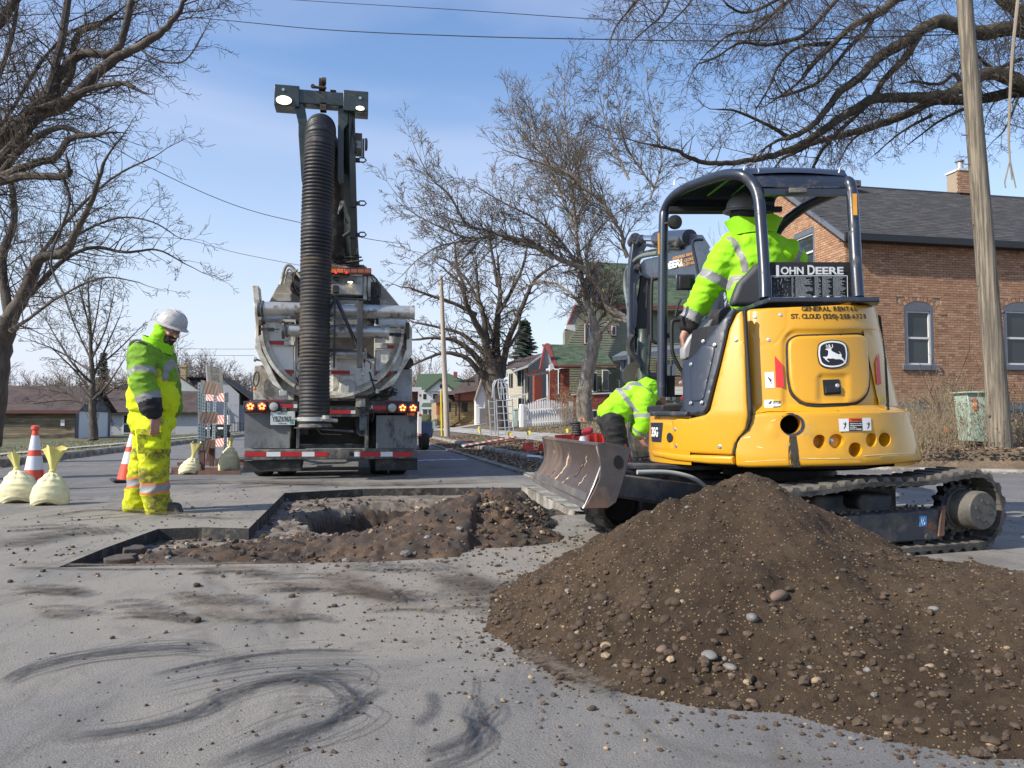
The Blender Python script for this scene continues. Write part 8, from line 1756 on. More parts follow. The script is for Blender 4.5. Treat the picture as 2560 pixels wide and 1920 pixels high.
for i,(px,ty,w,D) in enumerate(((2600,430,260,45),(1760,560,300,60))): far_tree('bare_tree',('bare tree behind the right end of the brick house roof','bare tree behind the canopy between the green house and brick house')[i],px,1040,ty,D,w,bark_d,dens=1.2)
def conifer(label,px,base_py,top_py,D,w_px):
 b=P(px,base_py,D);h=P(px,top_py,D).z-b.z;wd=w_px/F*D/2;t=thing('spruce_tree',label,'tree',b);MB().tube([(0,0,0),(0,0,h)],[h*.02,.02],7).build('trunk',bark_d,t);mb=MB();nm=M('spruce_needles',(.035,.055,.040),.9,var=.35,scale=1.5)
 for i in range(130):
  z=h*(.08+.9*i/130);r=wd*(1-z/h)**.85*tr_.uniform(.65,1.15)+.1;a=i*2.4+tr_.random();d=Vector((math.cos(a),math.sin(a),-.12));p0=Vector((0,0,z));tip=p0+d*r+Vector((0,0,.1*r));mb.tube([p0,p0.lerp(tip,.5)-Vector((0,0,.05*r)),tip],[.04,.03,.01],3,cap=False)
  for q in range(16):
   s=(q+1)/16;c=p0+(tip-p0)*s-Vector((0,0,.05*r));l_=.16*wd*(1.2-s)+.12;sd=Vector((-d.y,d.x,0))*(1 if q % 2 else -1);e=c+sd*l_+d*l_*.5-Vector((0,0,.25*l_));u_=Vector((0,0,.05+.05*tr_.random()));mb.add([c-u_,e-u_*.4,e+u_*.2,c+u_],[(0,1,2,3)])
 c=mb.build('crown',nm,t);return t
conifer('dark blue green spruce between the old elm and the brick porch',1312,960,795,75,120);conifer('dark spruce on the skyline behind the linden trunk',254,1060,876,105,80)
# distant wood closing the street: one mass
T=Twigs();sp=spec(up=.05,wig=.12,ang=R(35),kids=1.2,ratio=.6,minr=.07,step=.9)
for i in range(60):
 x=-60+i*3.2+tr_.uniform(-1,1);grow(T,Vector((x,165+tr_.uniform(-6,10),-.6)),Vector((tr_.uniform(-.2,.2),0,1)),tr_.uniform(6,9.5),.16,2,sp)
o=T.build('distant_woods',bark_t,None);o['kind']='stuff'
mb=MB();mb.grid(lambda u,v: (-260+620*u,186,-1+(4.0+2.0*fbm(u*60,0,0,.6)+1.0*fbm(u*60,2,0,4))*v),260,1);o=mb.build('distant_hedge',M('far_brush',(.10,.085,.07),.95,var=.35,scale=.5));o['kind']='stuff'
# dry weeds before the brick house
wd_m=M('weed_stalk',(.30,.235,.14),.9,var=.3,scale=9);wd_h=M('weed_head',(.22,.16,.095),.95,var=.35,scale=12)
T=Twigs();hd_=MB()
wsp=spec(up=.2,wig=.09,ang=R(30),kids=.9,ratio=.5,minr=.0025,step=.14)
def weed(x,y,h):
 z=h_right(x,y);seeds=[];sp_=dict(wsp,seeds=seeds,sp=.8);grow(T,Vector((x,y,z)),Vector((tr_.uniform(-.25,.25),tr_.uniform(-.25,.25),1)),h,.0042,1,sp_)
 for p in seeds:
  for _ in range(3):
   q=p+rv(.018);s=tr_.uniform(.008,.02);hd_.add([q+Vector((-s,0,0)),q+Vector((0,-s*.5,-s)),q+Vector((s,0,0)),q+Vector((0,s*.5,s))],[(0,1,2,3)])
for i in range(620):
 px=tr_.choice([tr_.uniform(2250,2440),tr_.uniform(2260,2420),tr_.uniform(2220,2600)]);D=tr_.uniform(12.5,17.5) ;q=CW((px-1280)/F*D,D)
 if D > 16 or tr_.random() < .6: weed(q.x,q.y,tr_.uniform(.25,.95)*(1.25 if 2330 < px < 2420 else .85))
for i in range(46):
 px=tr_.uniform(2450,2560);q=CW((px-1280)/F*13.2,13.2);weed(q.x,q.y,tr_.uniform(.4,1.0))
for i in range(60):
 q=CW((tr_.uniform(1400,1440)-1280)/F*31,31);weed(q.x,q.y,tr_.uniform(.6,1.6))
o=T.build('dry_weeds',wd_m,None);o['kind']='stuff';o=hd_.build('weed_seed_heads',wd_h);o['kind']='stuff'
t=thing('bare_shrub','leafless shrub with arching twigs in front of the brick house wall','shrub',CW(8.7,15.5,.75));T=Twigs()
for i in range(9): grow(T,Vector((tr_.uniform(-.3,.3),0,0)),Vector((tr_.uniform(-1.3,1.1),tr_.uniform(-.3,.3),1)),tr_.uniform(.9,1.6),.010,1,spec(up=-.1,wig=.1,ang=R(40),kids=.7,ratio=.5,minr=.004,step=.2))
T.build('branches',M('twig_red',(.13,.07,.05),.9),t)
# ================================================================ PEOPLE
def capsule(mb,a,b,r0,r1,n=14,flat=1.):
 a,b=Vector(a),Vector(b);d=(b-a);L3=d.length;d=d/L3 if L3 > 1e-6 else Vector((0,0,1));pts_,rr=[],[]
 for i in range(5): t=R(-90+20*i);pts_.append(a+d*r0*math.sin(t));rr.append(max(.002,r0*math.cos(t)))
 for i in range(1,5): pts_.append(a+(b-a)*i/5);rr.append(r0+(r1-r0)*i/5)
 for i in range(5): t=R(10+20*i);pts_.append(b+d*r1*math.sin(t));rr.append(max(.002,r1*math.cos(t)))
 mb.tube(pts_,rr,n,flat=flat)
def ellip(mb,c,r,ax=None,n=18):
 c=Vector(c);m=ax or Matrix.Identity(3);k=len(mb.v);rows=10
 for i in range(rows+1):
  t=R(-89+178*i/rows)
  for j in range(n): a=2*math.pi*j/n;mb.v.append(tuple(c+m @ Vector((r[0]*math.cos(t)*math.cos(a),r[1]*math.cos(t)*math.sin(a),r[2]*math.sin(t)))))
 fs_=[(k+i*n+j,k+i*n+(j+1) % n,k+(i+1)*n+(j+1) % n,k+(i+1)*n+j) for i in range(rows) for j in range(n)]+[tuple(k+j for j in range(n))[::-1],tuple(k+rows*n+j for j in range(n))]
 mb.f += fs_;mb.m += [0]*len(fs_)
def skin(name,mb,mats,par,voxel=.012,smooth=6,paint=None,folds=0.,fs=9.,seed=0,gather=()):
 "melt the closed shapes into one surface, wrinkle it and paint its faces"
 o=mb.build(name+'_raw',mats,None);md=o.modifiers.new('r','REMESH');md.mode='VOXEL';md.voxel_size=voxel;sm_=o.modifiers.new('s','SMOOTH');sm_.iterations=smooth;sm_.factor=.5
 bpy.context.view_layer.update();me=bpy.data.meshes.new_from_object(o.evaluated_get(bpy.context.evaluated_depsgraph_get()))
 C.objects.unlink(o);bpy.data.objects.remove(o);me.name=name
 if folds:
  for v in me.vertices:
   p=v.co;q=Vector((p.x,p.y,p.z*1.6))
   h=1-abs(noise.noise(q*fs+Vector((seed,0,0))));h2=1-abs(noise.noise(Vector((p.x*fs*.8,p.y*fs*.8,p.z*fs*2.2))+Vector((seed+9,3,0))))
   dsp=folds*((h**3)*1.0+(h2**4)*.8-.75)
   for (c,r_,amp,fr_) in gather:
    d=(p-c).length
    if d < r_: dsp += amp*(1-d/r_)*math.sin((p-c).length*fr_+noise.noise(p*6)*2)
   v.co=p+v.normal*dsp
 me.materials.clear()
 for m in mats: me.materials.append(m)
 if paint:
  for f in me.polygons: f.material_index=paint(f.center,f.normal)
 else: me.polygons.foreach_set('material_index',[0]*len(me.polygons))
 me.polygons.foreach_set('use_smooth',[True]*len(me.polygons));me.update()
 o=bpy.data.objects.new(name,me);C.objects.link(o);o.parent=par;return o
def fluo(name,col,dirt=(.25,.24,.05),damt=.15,ds=3): return M(name,col,.75,var=.09,scale=3,dirt=dirt,damt=damt,dscale=ds,bump=.55,bscale=13,spec=.2)
lime=fluo('lime_jacket',(.30,.70,.02),(.26,.5,.03),.1);limey=fluo('lime_yellow_coverall',(.60,.72,.015),(.36,.38,.03),.28,4);limed=fluo('lime_sleeve_shaded',(.19,.37,.03),(.11,.18,.03),.35,4);legm=fluo('coverall_leg_muddy',(.56,.60,.02),(.15,.13,.04),.42,6)  # sleeve lime dulled: shade on the arm is painted into its colour
silv=M('reflective_silver',(.25,.25,.25),.45,var=.08,scale=8,dirt=(.24,.22,.17),damt=.25);orb=M('orange_braid',(.75,.16,.03),.7,var=.1);bkc=M('black_cloth',(.016,.016,.018),.85,var=.3,scale=8,dirt=(.06,.05,.045),damt=.3,bump=.3)
skinm=M('skin',(.40,.205,.15),.55,var=.12,scale=12);beard=M('beard_dark',(.035,.025,.02),.9,var=.4,scale=60,bump=.6,bscale=200);boot=M('boot_black',(.022,.02,.018),.6,var=.3,dirt=(.10,.085,.065),damt=.4,dscale=8,bump=.4)
def on_bone(p,a,b,t0,t1,rmax):
 ab=b-a;t=(p-a).dot(ab)/ab.length_squared;return t0 <= t <= t1 and (p-(a+ab*t)).length < rmax
def hand(mb,wrist,palm_dir,finger_dir,side,s=1.,curl=.5,thumb=1):
 """palm, four bent fingers of unequal length and a thumb leaving the side of the palm"""
 pd=palm_dir.normalized();fd=finger_dir.normalized();sd=fd.cross(pd).normalized()*side;c=wrist+fd*.055*s
 for k in range(4):
  o=sd*(.030-.020*k)*s;capsule(mb,wrist+o*.55+fd*.01,wrist+o+fd*.088*s,.014*s,.012*s,8)
  L3=(.040,.046,.043,.034)[k]*s;p=wrist+o+fd*.090*s;d=fd.copy()
  for j,(l_,r_) in enumerate(((L3,.0105*s),(L3*.68,.0095*s),(L3*.5,.0085*s))):
   ang=curl*(.35,.8,.6)[j];d=(d*math.cos(ang)+pd*math.sin(ang)).normalized();q=p+d*l_;capsule(mb,p,q,r_,r_*.92,8);p=q
 p=wrist+sd*.030*s+fd*.025*s;d=(sd*.75*thumb+fd*.7+pd*.25).normalized();q=p+d*.038*s;capsule(mb,p,q,.014*s,.011*s,8);d=(d*.75+fd*.5+pd*.3).normalized();capsule(mb,q,q+d*.032*s,.0105*s,.009*s,8)
def head(mb,c,fwd,up,s=1.):
 f=fwd.normalized();x=f.cross(up).normalized();u=x.cross(f);A=Matrix((x,f,u)).transposed()
 at=lambda a,b,d: c+A @ Vector((a,b,d))*s
 ellip(mb,at(0,-.012,.02),(.077*s,.098*s,.095*s),A);ellip(mb,at(0,.022,-.045),(.058*s,.072*s,.072*s),A);capsule(mb,at(0,.088,.022),at(0,.112,-.012),.011*s,.015*s,8)
 for q in (-1,1): ellip(mb,at(q*.030,.078,.034),(.022*s,.012*s,.010*s),A,8);ellip(mb,at(q*.040,.062,-.012),(.022*s,.025*s,.020*s),A,8);ellip(mb,at(q*.079,-.01,-.005),(.010*s,.018*s,.030*s),A,8);ellip(mb,at(q*.012,.100,-.012),(.010*s,.010*s,.008*s),A,8)
 ellip(mb,at(0,.084,-.048),(.026*s,.014*s,.010*s),A,8);ellip(mb,at(0,.070,-.088),(.028*s,.024*s,.022*s),A,8)
 return at,A
def eyes(par,at,A,s=1.):
 for q in (-1,1):
  mb=MB();ellip(mb,at(q*.031,.083,.020),(.0125*s,.009*s,.008*s),A,10);mb.build('eye',M('eye_white',(.55,.52,.48),.3,var=0),par,smooth=True)
  mb=MB();ellip(mb,at(q*.031,.0895,.018),(.0055*s,.004*s,.0055*s),A,8);mb.build('iris',M('eye_dark',(.02,.015,.01),.2,var=0),par,smooth=True)
  mb=MB();capsule(mb,at(q*.015,.092,.042),at(q*.048,.082,.040),.005*s,.004*s,6);mb.build('eyebrow',beard,par)
def hard_hat(par,c,up,fwd,r,m,brim=1.16):
 u=up.normalized();x=fwd.cross(u).normalized();f=u.cross(x);A=Matrix((x,f,u)).transposed();o=bpy.data.objects.new('hard_hat',None);C.objects.link(o);o.parent=par;o.matrix_local=Matrix.Translation(c) @ A.to_4x4()
 mb=MB();pr=[(r*1.0,0),(r*1.0,.02),(r*.985,.045),(r*.93,.075),(r*.80,.105),(r*.6,.128),(r*.35,.140),(.001,.145)]
 mb.lathe([(a,b*r/.125) for a,b in pr],(0,0,0),(0,0,1),32,wob=lambda t,h: 1+.07*math.sin(t)**2);
 mb.lathe([(r*.98,.012),(r*brim,-.004),(r*brim,-.009),(r*.98,.0)],(0,0,0),(0,0,1),32,wob=lambda t,h: 1+.07*math.sin(t)**2+.10*max(0,math.sin(t))**4)
 for q in (-.03,0,.03): mb.tube([(q*r/.125,y,z) for y,z in ((-.80*r,.075*r/.125),(-.45*r,.127*r/.125),(0,.150*r/.125),(.45*r,.130*r/.125),(.85*r,.078*r/.125))],.007,6)
 mb.build('shell',m,o,smooth=True);return o
# ---- worker standing at the left, in side view
D1=6.85;r1=P(.3375*1130,1281,D1);r1.z=0
w1_=thing('person','standing worker in muddy yellow coverall, lime hood and scuffed white hard hat looking down','person',r1)
def A1(X,Y,dy=0.): return P(.3375*X,740+.3375*Y,D1)-r1+Fh*dy
k1=.3375*D1/1920
hc=A1(1262,262,-.01);fw=(Rt*.80-Fh*.52-Vector((0,0,.42)));up_h=Vector((0,0,1))+Rt*.42-Fh*.15
mb=MB();at,AA=head(mb,hc,fw,up_h,1.02);capsule(mb,A1(1200,380),A1(1235,290),.06,.058);ellip(mb,A1(1130,560),(.15,.17,.25));ellip(mb,A1(1130,820),(.17,.17,.25))
capsule(mb,A1(1140,500,-.2),A1(1165,650,-.28),.06,.05);capsule(mb,A1(1165,650,-.28),A1(1240,850,-.28),.05,.033)
wr=A1(1250,888,-.285);hand(mb,wr,(-Rt*.55+Fh*.5).normalized(),(Vector((0,0,-1))+Rt*.12),1,1.05,.75,1)
for a,b,c,d in ((-.1,1170,1180,1200),(.1,1060,1010,985)): capsule(mb,A1(b,960,a),A1(c,1250,a),.09,.06);capsule(mb,A1(c,1250,a),A1(d,1540,a*.8),.06,.045)
def pf1(p,n):
 q=AA.transposed() @ (p-hc)
 if q.length < .17 and q.z < -.018 and q.y > .018 and not (abs(q.x) < .02 and -.03 < q.z and q.y > .10) and not (abs(q.x) < .024 and -.056 < q.z < -.042): return 1
 if q.length < .16 and q.z > .035 and q.y < .05: return 1
 return 0
bd1=skin('body',mb,[skinm,beard],w1_,.009,3,pf1);eyes(bd1,at,AA,1.02)
# coverall: legs, bib, jacket torso
mb=MB();ellip(mb,A1(1135,770),(.222,.225,.25));ellip(mb,A1(1133,580),(.205,.235,.24));ellip(mb,A1(1120,445),(.155,.245,.11));ellip(mb,A1(1125,930),(.20,.195,.16));ellip(mb,A1(1045,480,0),(.10,.20,.16))
for dy,pts_,rr in ((-.11,((1178,980),(1178,1250),(1190,1430),(1205,1572)),(.145,.124,.118,.115)),(.10,((1062,970),(1012,1200),(990,1400),(978,1572)),(.125,.098,.106,.110))):
 for (a,b),(ra_,rb_) in zip(zip(pts_,pts_[1:]),zip(rr,rr[1:])): capsule(mb,A1(*a,dy),A1(*b,dy*.9) if b[1] < 1500 else A1(b[0],b[1]-30,dy*.8),ra_,rb_,18)
 capsule(mb,A1(pts_[-1][0]-18,1560,dy*.8),A1(pts_[-1][0]+22,1566,dy*.8),.098,.09)
ellip(mb,A1(1215,1080,-.2),(.095,.05,.11))
orang_rows={}
def pcov(p,n):
 Y=(740-0);px_=p.dot(Rt)/k1+1130;py_=1600-p.z/k1;dy=p.dot(Fh)
 near_=px_ > 1082
 y0b=1385 if near_ else 1350;yy=py_-y0b-(px_-1130)*(-.04)
 if py_ > 1250:
  if -12 <= yy < 0 or 56 <= yy < 68: return 2
  if 0 <= yy < 56: return 1
  return 3
 if py_ > 960: return 0 if py_ < 1130 else 3
 if 575 < py_ < 612 and px_ < 1050: return 1
 if py_ < 505+max(0,(px_-1130))*.5 or (px_ > 1235 and py_ < 640):
  if abs(px_-1255+(py_-560)*.12) < 12 and py_ > 440: return 1
  return 4
 return 0
skin('coverall',mb,[limey,silv,orb,legm,limed],w1_,.014,4,pcov,folds=.013,fs=7.5,seed=2,gather=((A1(1205,1330,-.1),.2,.006,90),(A1(1000,1130,.1),.25,.007,70),(A1(990,1480,.1),.2,.006,110),(A1(1200,1480,-.1),.2,.006,100)))
# cargo pocket flap and seams
mb=MB();fl_=[A1(1120,980,-.262),A1(1285,990,-.225),A1(1290,1022,-.225),A1(1235,1034,-.262),A1(1120,1018,-.270)];mb.prism(fl_,-Fh*.012);mb.prism([A1(1120,1020,-.262),A1(1280,1030,-.222),A1(1275,1150,-.205),A1(1130,1160,-.258)],-Fh*.005);mb.build('cargo_pocket',legm,w1_,bevel=.004,recalc=True)
# sleeves
s0,s1_,s2=A1(1128,455,-.19),A1(1165,645,-.27),A1(1225,815,-.275);mb=MB();capsule(mb,s0,s1_,.122,.112,20);capsule(mb,s1_,s2,.110,.092,20);capsule(mb,s2,A1(1243,855,-.275),.086,.072,18)
t0,t1_,t2=A1(1128,455,.2),A1(1140,645,.28),A1(1180,830,.27);capsule(mb,t0,t1_,.12,.11);capsule(mb,t1_,t2,.108,.09)
def psl(p,n):
 if on_bone(p,s0,s1_,.60,.82,.18): return 1
 if on_bone(p,s1_,s2,.55,.82,.16): return 1
 if on_bone(p,s1_,s2,.821,1.8,.2) and (p-s1_).dot(s2-s1_) > 0: return 2
 if on_bone(p,t0,t1_,.60,.82,.18): return 1
 return 0
skin('jacket_sleeves',mb,[limed,silv,bkc],w1_,.013,3,psl,folds=.012,fs=9,seed=5,gather=((s1_,.16,.008,95),))
capf=MB();capsule(capf,A1(1208,835,-.275),A1(1238,862,-.275),.076,.066,18)
capf.build('cuff',bkc,w1_,smooth=True)
# hood, collar, straps, hat, boots
mb=MB();ellip(mb,A1(1213,262,.0),(.088,.10,.105));ellip(mb,A1(1175,330,0),(.085,.10,.09));ellip(mb,A1(1150,385,0),(.10,.13,.07))
skin('hood',mb,[lime,bkc],w1_,.010,4,None,folds=.010,fs=11,seed=8)
mb=MB();n=24
for i in range(n+1):
 a=2*math.pi*i/n;c=A1(1172,372);rr=(.118,.135);q=c+Rt*rr[0]*math.cos(a)+Fh*rr[1]*math.sin(a)-Vector((0,0,.36*rr[0]*math.cos(a)))
 for h,o_ in ((-.035,.0),(.055,.012),(.055,.0),(-.03,-.012)): mb.v.append(tuple(q+Vector((0,0,h))+(q-c).normalized()*o_))
for i in range(n):
 for j in range(4): mb.f.append((4*i+j,4*i+(j+1) % 4,4*i+4+(j+1) % 4,4*i+4+j));mb.m.append(1 if j >= 1 else 0)
mb.build('collar',[lime,bkc],w1_,smooth=True)
MB().tube([A1(1150,345,-.12),A1(1085,352,-.10),A1(1040,385,-.06),A1(1030,420,-.05)],.012,6).build('strap',M('strap_red',(.16,.05,.03),.8),w1_,smooth=True);MB().tube([A1(1040,320,0),A1(1042,345,-.03),A1(1055,360,-.05)],.006,5).build('strap_loop',bkc,w1_)
MB().tube(along([A1(1035,395,-.17),A1(1075,362,-.24),A1(1130,350,-.27),A1(1190,372,-.25)]),.017,8,flat=.5).build('shoulder_band',silv,w1_,smooth=True)
hh=hard_hat(w1_,at(0,-.006,.052),AA @ Vector((0,-.05,1)),AA @ Vector((0,1,0)),.125,M('hat_white_scuffed',(.46,.45,.43),.4,var=.05,dirt=(.24,.225,.2),damt=.3,dscale=32,coat=.2))
for X0,X1,dy,nm in ((890,1075,.09,0),(1130,1385,-.09,1)):
 mb=MB();a,b=A1(X0+45,1570,dy),A1(X1-45,1572,dy);a.z,b.z=.058,.05;capsule(mb,a,b,.058,.048,16);c=a.lerp(b,.3);ellip(mb,c+Vector((0,0,.05)),(.07,.055,.06));
 for k in range(8): q=(a-(b-a).normalized()*.02).lerp(b+(b-a).normalized()*.02,k/7);ellip(mb,Vector((q.x,q.y,.018)),(.045,.052,.017),n=10)
 skin('boot',mb,[boot],w1_,.009,3)
# ---- operator on the seat, back to the camera
D2=5.72;r2=P(1500+.36166*1080,1000,D2);r2.z=0
w2_=thing('person','machine operator in bright lime jacket and dark grey hard hat sitting under the canopy','person',r2)
def A2(X,Y,dy=0.): return P(1500+.36166*X,400+.36166*Y,D2)-r2+Fh*dy
mb=MB();hc2=A2(985,372,.03);at2,AB=head(mb,hc2,Fh*.93-Rt*.30-Vector((0,0,.25)),Vector((0,0,1)),1.0);capsule(mb,A2(1030,470,.02),A2(1000,410,.02),.06,.058);ellip(mb,A2(1080,700),(.19,.12,.28));ellip(mb,A2(1080,950),(.17,.13,.18))
capsule(mb,A2(880,620,.0),A2(760,850,.05),.055,.045);capsule(mb,A2(760,850,.05),A2(592,1215,.08),.045,.03);hand(mb,A2(585,1222,.08),(Rt*.7+Vector((0,0,-.2))),(Rt*.15-Vector((0,0,1))+Fh*.1),-1,1.05,.7)
for s in (-1,1):
 h_=A2(1080+s*90,1090,.05);kn=h_+Fh*.45+Rt*s*.08+Vector((0,0,.04));ft=kn+Fh*.12-Vector((0,0,.48));capsule(mb,h_,kn,.08,.06);capsule(mb,kn,ft,.055,.04);capsule(mb,ft,ft+Fh*.18-Vector((0,0,.03)),.045,.04)
capsule(mb,A2(1330,640,.05),A2(1420,820,.25),.05,.04);capsule(mb,A2(1420,820,.25),A2(1390,960,.48),.04,.03);hand(mb,A2(1385,985,.5),Vector((0,0,-1)),Fh-Rt*.2,1,1,.8)
def pf2(p,n): q=AB.transposed() @ (p-hc2);return 1 if q.length < .2 and not (q.y > .05 and q.z > -.01) else 0
skin('body',mb,[skinm,M('balaclava_grey',(.045,.047,.047),.9,var=.2,bump=.4)],w2_,.012,3,pf2)
mb=MB();ellip(mb,A2(1110,600),(.245,.145,.12));ellip(mb,A2(1085,720),(.245,.165,.26));ellip(mb,A2(1070,900),(.235,.165,.22));ellip(mb,A2(1280,640,.02),(.13,.12,.10));ellip(mb,A2(925,605,.0),(.11,.12,.10));capsule(mb,A2(900,560),A2(1320,600,.02),.07,.07)
a0_,a1_,a2_=A2(878,650,.0),A2(765,860,.04),A2(625,1120,.08);capsule(mb,a0_,a1_,.118,.105,18);capsule(mb,a1_,a2_,.102,.080,18)
b0_,b1_,b2_=A2(1345,660,.05),A2(1420,820,.25),A2(1392,950,.46);capsule(mb,b0_,b1_,.11,.095);capsule(mb,b1_,b2_,.092,.075)
c0,c1=A2(905,515,-.05),A2(975,760,-.18);
def pj(p,n):
 px_=1080+p.dot(Rt)/(.36166*D2/1920);dd=(p.z-A2(1080,1000).z)/(.36166*D2/1920);py_=1000-dd
 if on_bone(p,a0_,a1_,.66,.92,.19): return 1
 if on_bone(p,a1_,a2_,.70,.92,.15): return 1
 if on_bone(p,a1_,a2_,.921,2,.15): return 2
 if on_bone(p,b1_,b2_,.7,.92,.15): return 1
 if on_bone(p,b1_,b2_,.921,2,.15): return 2
 for xx,sl in ((975,1),(1345,-1)):
  u=(px_-(xx-sl*90*max(0,(790-py_)/250)**1.6));
  if abs(u) < 21 and 540 < py_ < 800 and n.dot(Fh) < .35 and py_ > 540: return 1
 if 815 < py_ < 855 and px_ > 870 and px_ < 1300 and not on_bone(p,a0_,a1_,.0,1.2,.13): return 1
 return 0
skin('jacket',mb,[lime,silv,bkc],w2_,.013,3,pj,folds=.014,fs=6.5,seed=12,gather=((a1_,.16,.008,80),(A2(900,700,-.05),.2,.008,60)))
mb=MB();n=28;c=A2(1062,470,.0)
for i in range(n+1):
 a=2*math.pi*i/n;fl=1+.0*math.sin(a*3)
 for h,rx,ry in ((-.055,.165,.125),(.0,.185,.130),(.062,.222,.135),(.064,.212,.125),(.0,.172,.118),(-.05,.15,.11)): mb.v.append(tuple(c+Rt*rx*fl*math.cos(a)+Fh*ry*math.sin(a)+Vector((0,0,h+.012*math.sin(a*5+1)*(h > .05)+.010*math.cos(a)))))
for i in range(n):
 for j in range(5): mb.f.append((6*i+j,6*i+j+1,6*i+7+j,6*i+6+j));mb.m.append(0)
mb.build('collar',lime,w2_,smooth=True)
mb=MB()
for s in (-1,1):
 h_=A2(1080+s*90,1080,.05);kn=h_+Fh*.45+Rt*s*.08+Vector((0,0,.04));ft=kn+Fh*.12-Vector((0,0,.42));capsule(mb,h_,kn,.10,.08);capsule(mb,kn,ft,.078,.065)
ellip(mb,A2(1080,1060,.05),(.19,.15,.11));skin('trousers',mb,[bkc],w2_,.014,4)
h2_=hard_hat(w2_,A2(988,352,.03),Vector((0,0,1))+Rt*.05-Fh*.03,-Rt*.92-Fh*.15,.112,M('hat_grey',(.22,.222,.23),.35,var=.1,coat=.4),1.1)
for dx in (-.055,.03): MB().box((dx-.018,-.0,.012),(dx+.018,.02,.030)).build('hat_clip',blk,h2_)
mb=MB();q=A2(995,392,.03);mb.lathe([(.085,-.05),(.094,-.02),(.098,.02),(.09,.04)],q,(0,0,1),20);mb.build('neck_gaiter',MATS['balaclava_grey'],w2_,smooth=True)
# ---- worker bending forward by the dozer blade
D3=8.5;r3_=P(1440+.3738*290,1225,D3);r3_.z=0
w3_=thing('person','worker bending forward in lime hooded jacket and black trousers beside the excavator blade','person',r3_)
def A3(X,Y,dy=0.): return P(1440+.3738*X,560+.3738*Y,D3)-r3_+Fh*dy
mb=MB();capsule(mb,A3(245,1290),A3(400,1160),.14,.15);at3,AC=head(mb,A3(495,1110),Rt*.75-Vector((0,0,.8)),Vector((0,0,.7))+Rt*.8,1);capsule(mb,A3(430,1140),A3(480,1110),.06,.06)
for dy in (-.16,.16): capsule(mb,A3(440,1190,dy),A3(430,1310,dy*1.1),.055,.045);capsule(mb,A3(430,1310,dy*1.1),A3(405,1395,dy*.8),.045,.032)
hand(mb,A3(405,1405,-.13),(Rt*.6+Fh*.3),(Vector((0,0,-1))+Rt*.5),1,1.0,.5);hand(mb,A3(425,1405,.12),(Rt*.6-Fh*.3),(Vector((0,0,-1))+Rt*.6),-1,1.0,.5)
for dy in (-.11,.12): capsule(mb,A3(245,1320,dy),A3(290,1530,dy),.085,.06);capsule(mb,A3(290,1530,dy),A3(345,1740,dy),.055,.045)
skin('body',mb,[skinm],w3_,.012,3)
mb=MB();capsule(mb,A3(250,1262),A3(395,1165),.17,.185,20);ellip(mb,A3(330,1195),(.20,.21,.17));ellip(mb,A3(215,1265),(.10,.17,.10));ellip(mb,A3(430,1150),(.13,.20,.13))
q0,q1_,q2_=A3(440,1180,-.17),A3(445,1315,-.18),A3(408,1385,-.13);capsule(mb,q0,q1_,.125,.112,18);capsule(mb,q1_,q2_,.105,.072,18);p0_,p1__,p2_=A3(450,1180,.17),A3(440,1300,.18),A3(418,1380,.13);capsule(mb,p0_,p1__,.12,.10);capsule(mb,p1__,p2_,.10,.07)
sp_a,sp_b=A3(260,1262),A3(415,1160)
def pb(p,n):
 if on_bone(p,q0,q1_,.66,.88,.18) or on_bone(p,p0_,p1__,.66,.88,.18): return 1
 if on_bone(p,q1_,q2_,.85,1.1,.11): return 1
 t=(p-sp_a).dot(sp_b-sp_a)/(sp_b-sp_a).length_squared
 if .46 < t < .62 and (p-q0).length > .13 and p.z > A3(0,1260).z: return 1
 if .62 <= t < 1.5 and abs(p.dot(Fh)+.10) < .028 and n.z > .1: return 1
 if abs(p.dot(Fh)-.13) < .025 and n.z > .2 and t > .62: return 1
 return 0
skin('jacket',mb,[lime,silv],w3_,.015,3,pb,folds=.016,fs=6,seed=20)
mb=MB();ellip(mb,A3(478,1090),(.115,.12,.105));ellip(mb,A3(520,1130),(.085,.105,.09));ellip(mb,A3(430,1120),(.10,.12,.09));skin('hood',mb,[lime],w3_,.011,4,None,folds=.014,fs=9,seed=4)
mb=MB();ellip(mb,A3(235,1310),(.155,.19,.13))
for dy in (-.11,.12): capsule(mb,A3(240,1330,dy),A3(290,1530,dy),.125,.098,18);capsule(mb,A3(290,1530,dy),A3(345,1740,dy),.096,.082,18)
def pt(p,n): return 1 if p.z < A3(0,1470).z and abs((p.dot(Rt))-((345-290)*.3738*D3/1920*(A3(0,1530).z-p.z)/(A3(0,1530).z-A3(0,1740).z)+.07)) < .010 and n.dot(Fh) < -.2 else 0
skin('trousers',mb,[M('trousers_black',(.012,.012,.013),.8,var=.3,dirt=(.035,.032,.032),damt=.25,dscale=5,bump=.4),M('red_piping',(.45,.03,.04),.6)],w3_,.015,3,pt,folds=.016,fs=6,seed=31)
for dy in (-.11,.12):
 mb=MB();a=A3(345,1750,dy);a.z=.06;capsule(mb,a,a+Rt*.17-Vector((0,0,.01)),.058,.046);skin('boot',mb,[boot],w3_,.010,3)
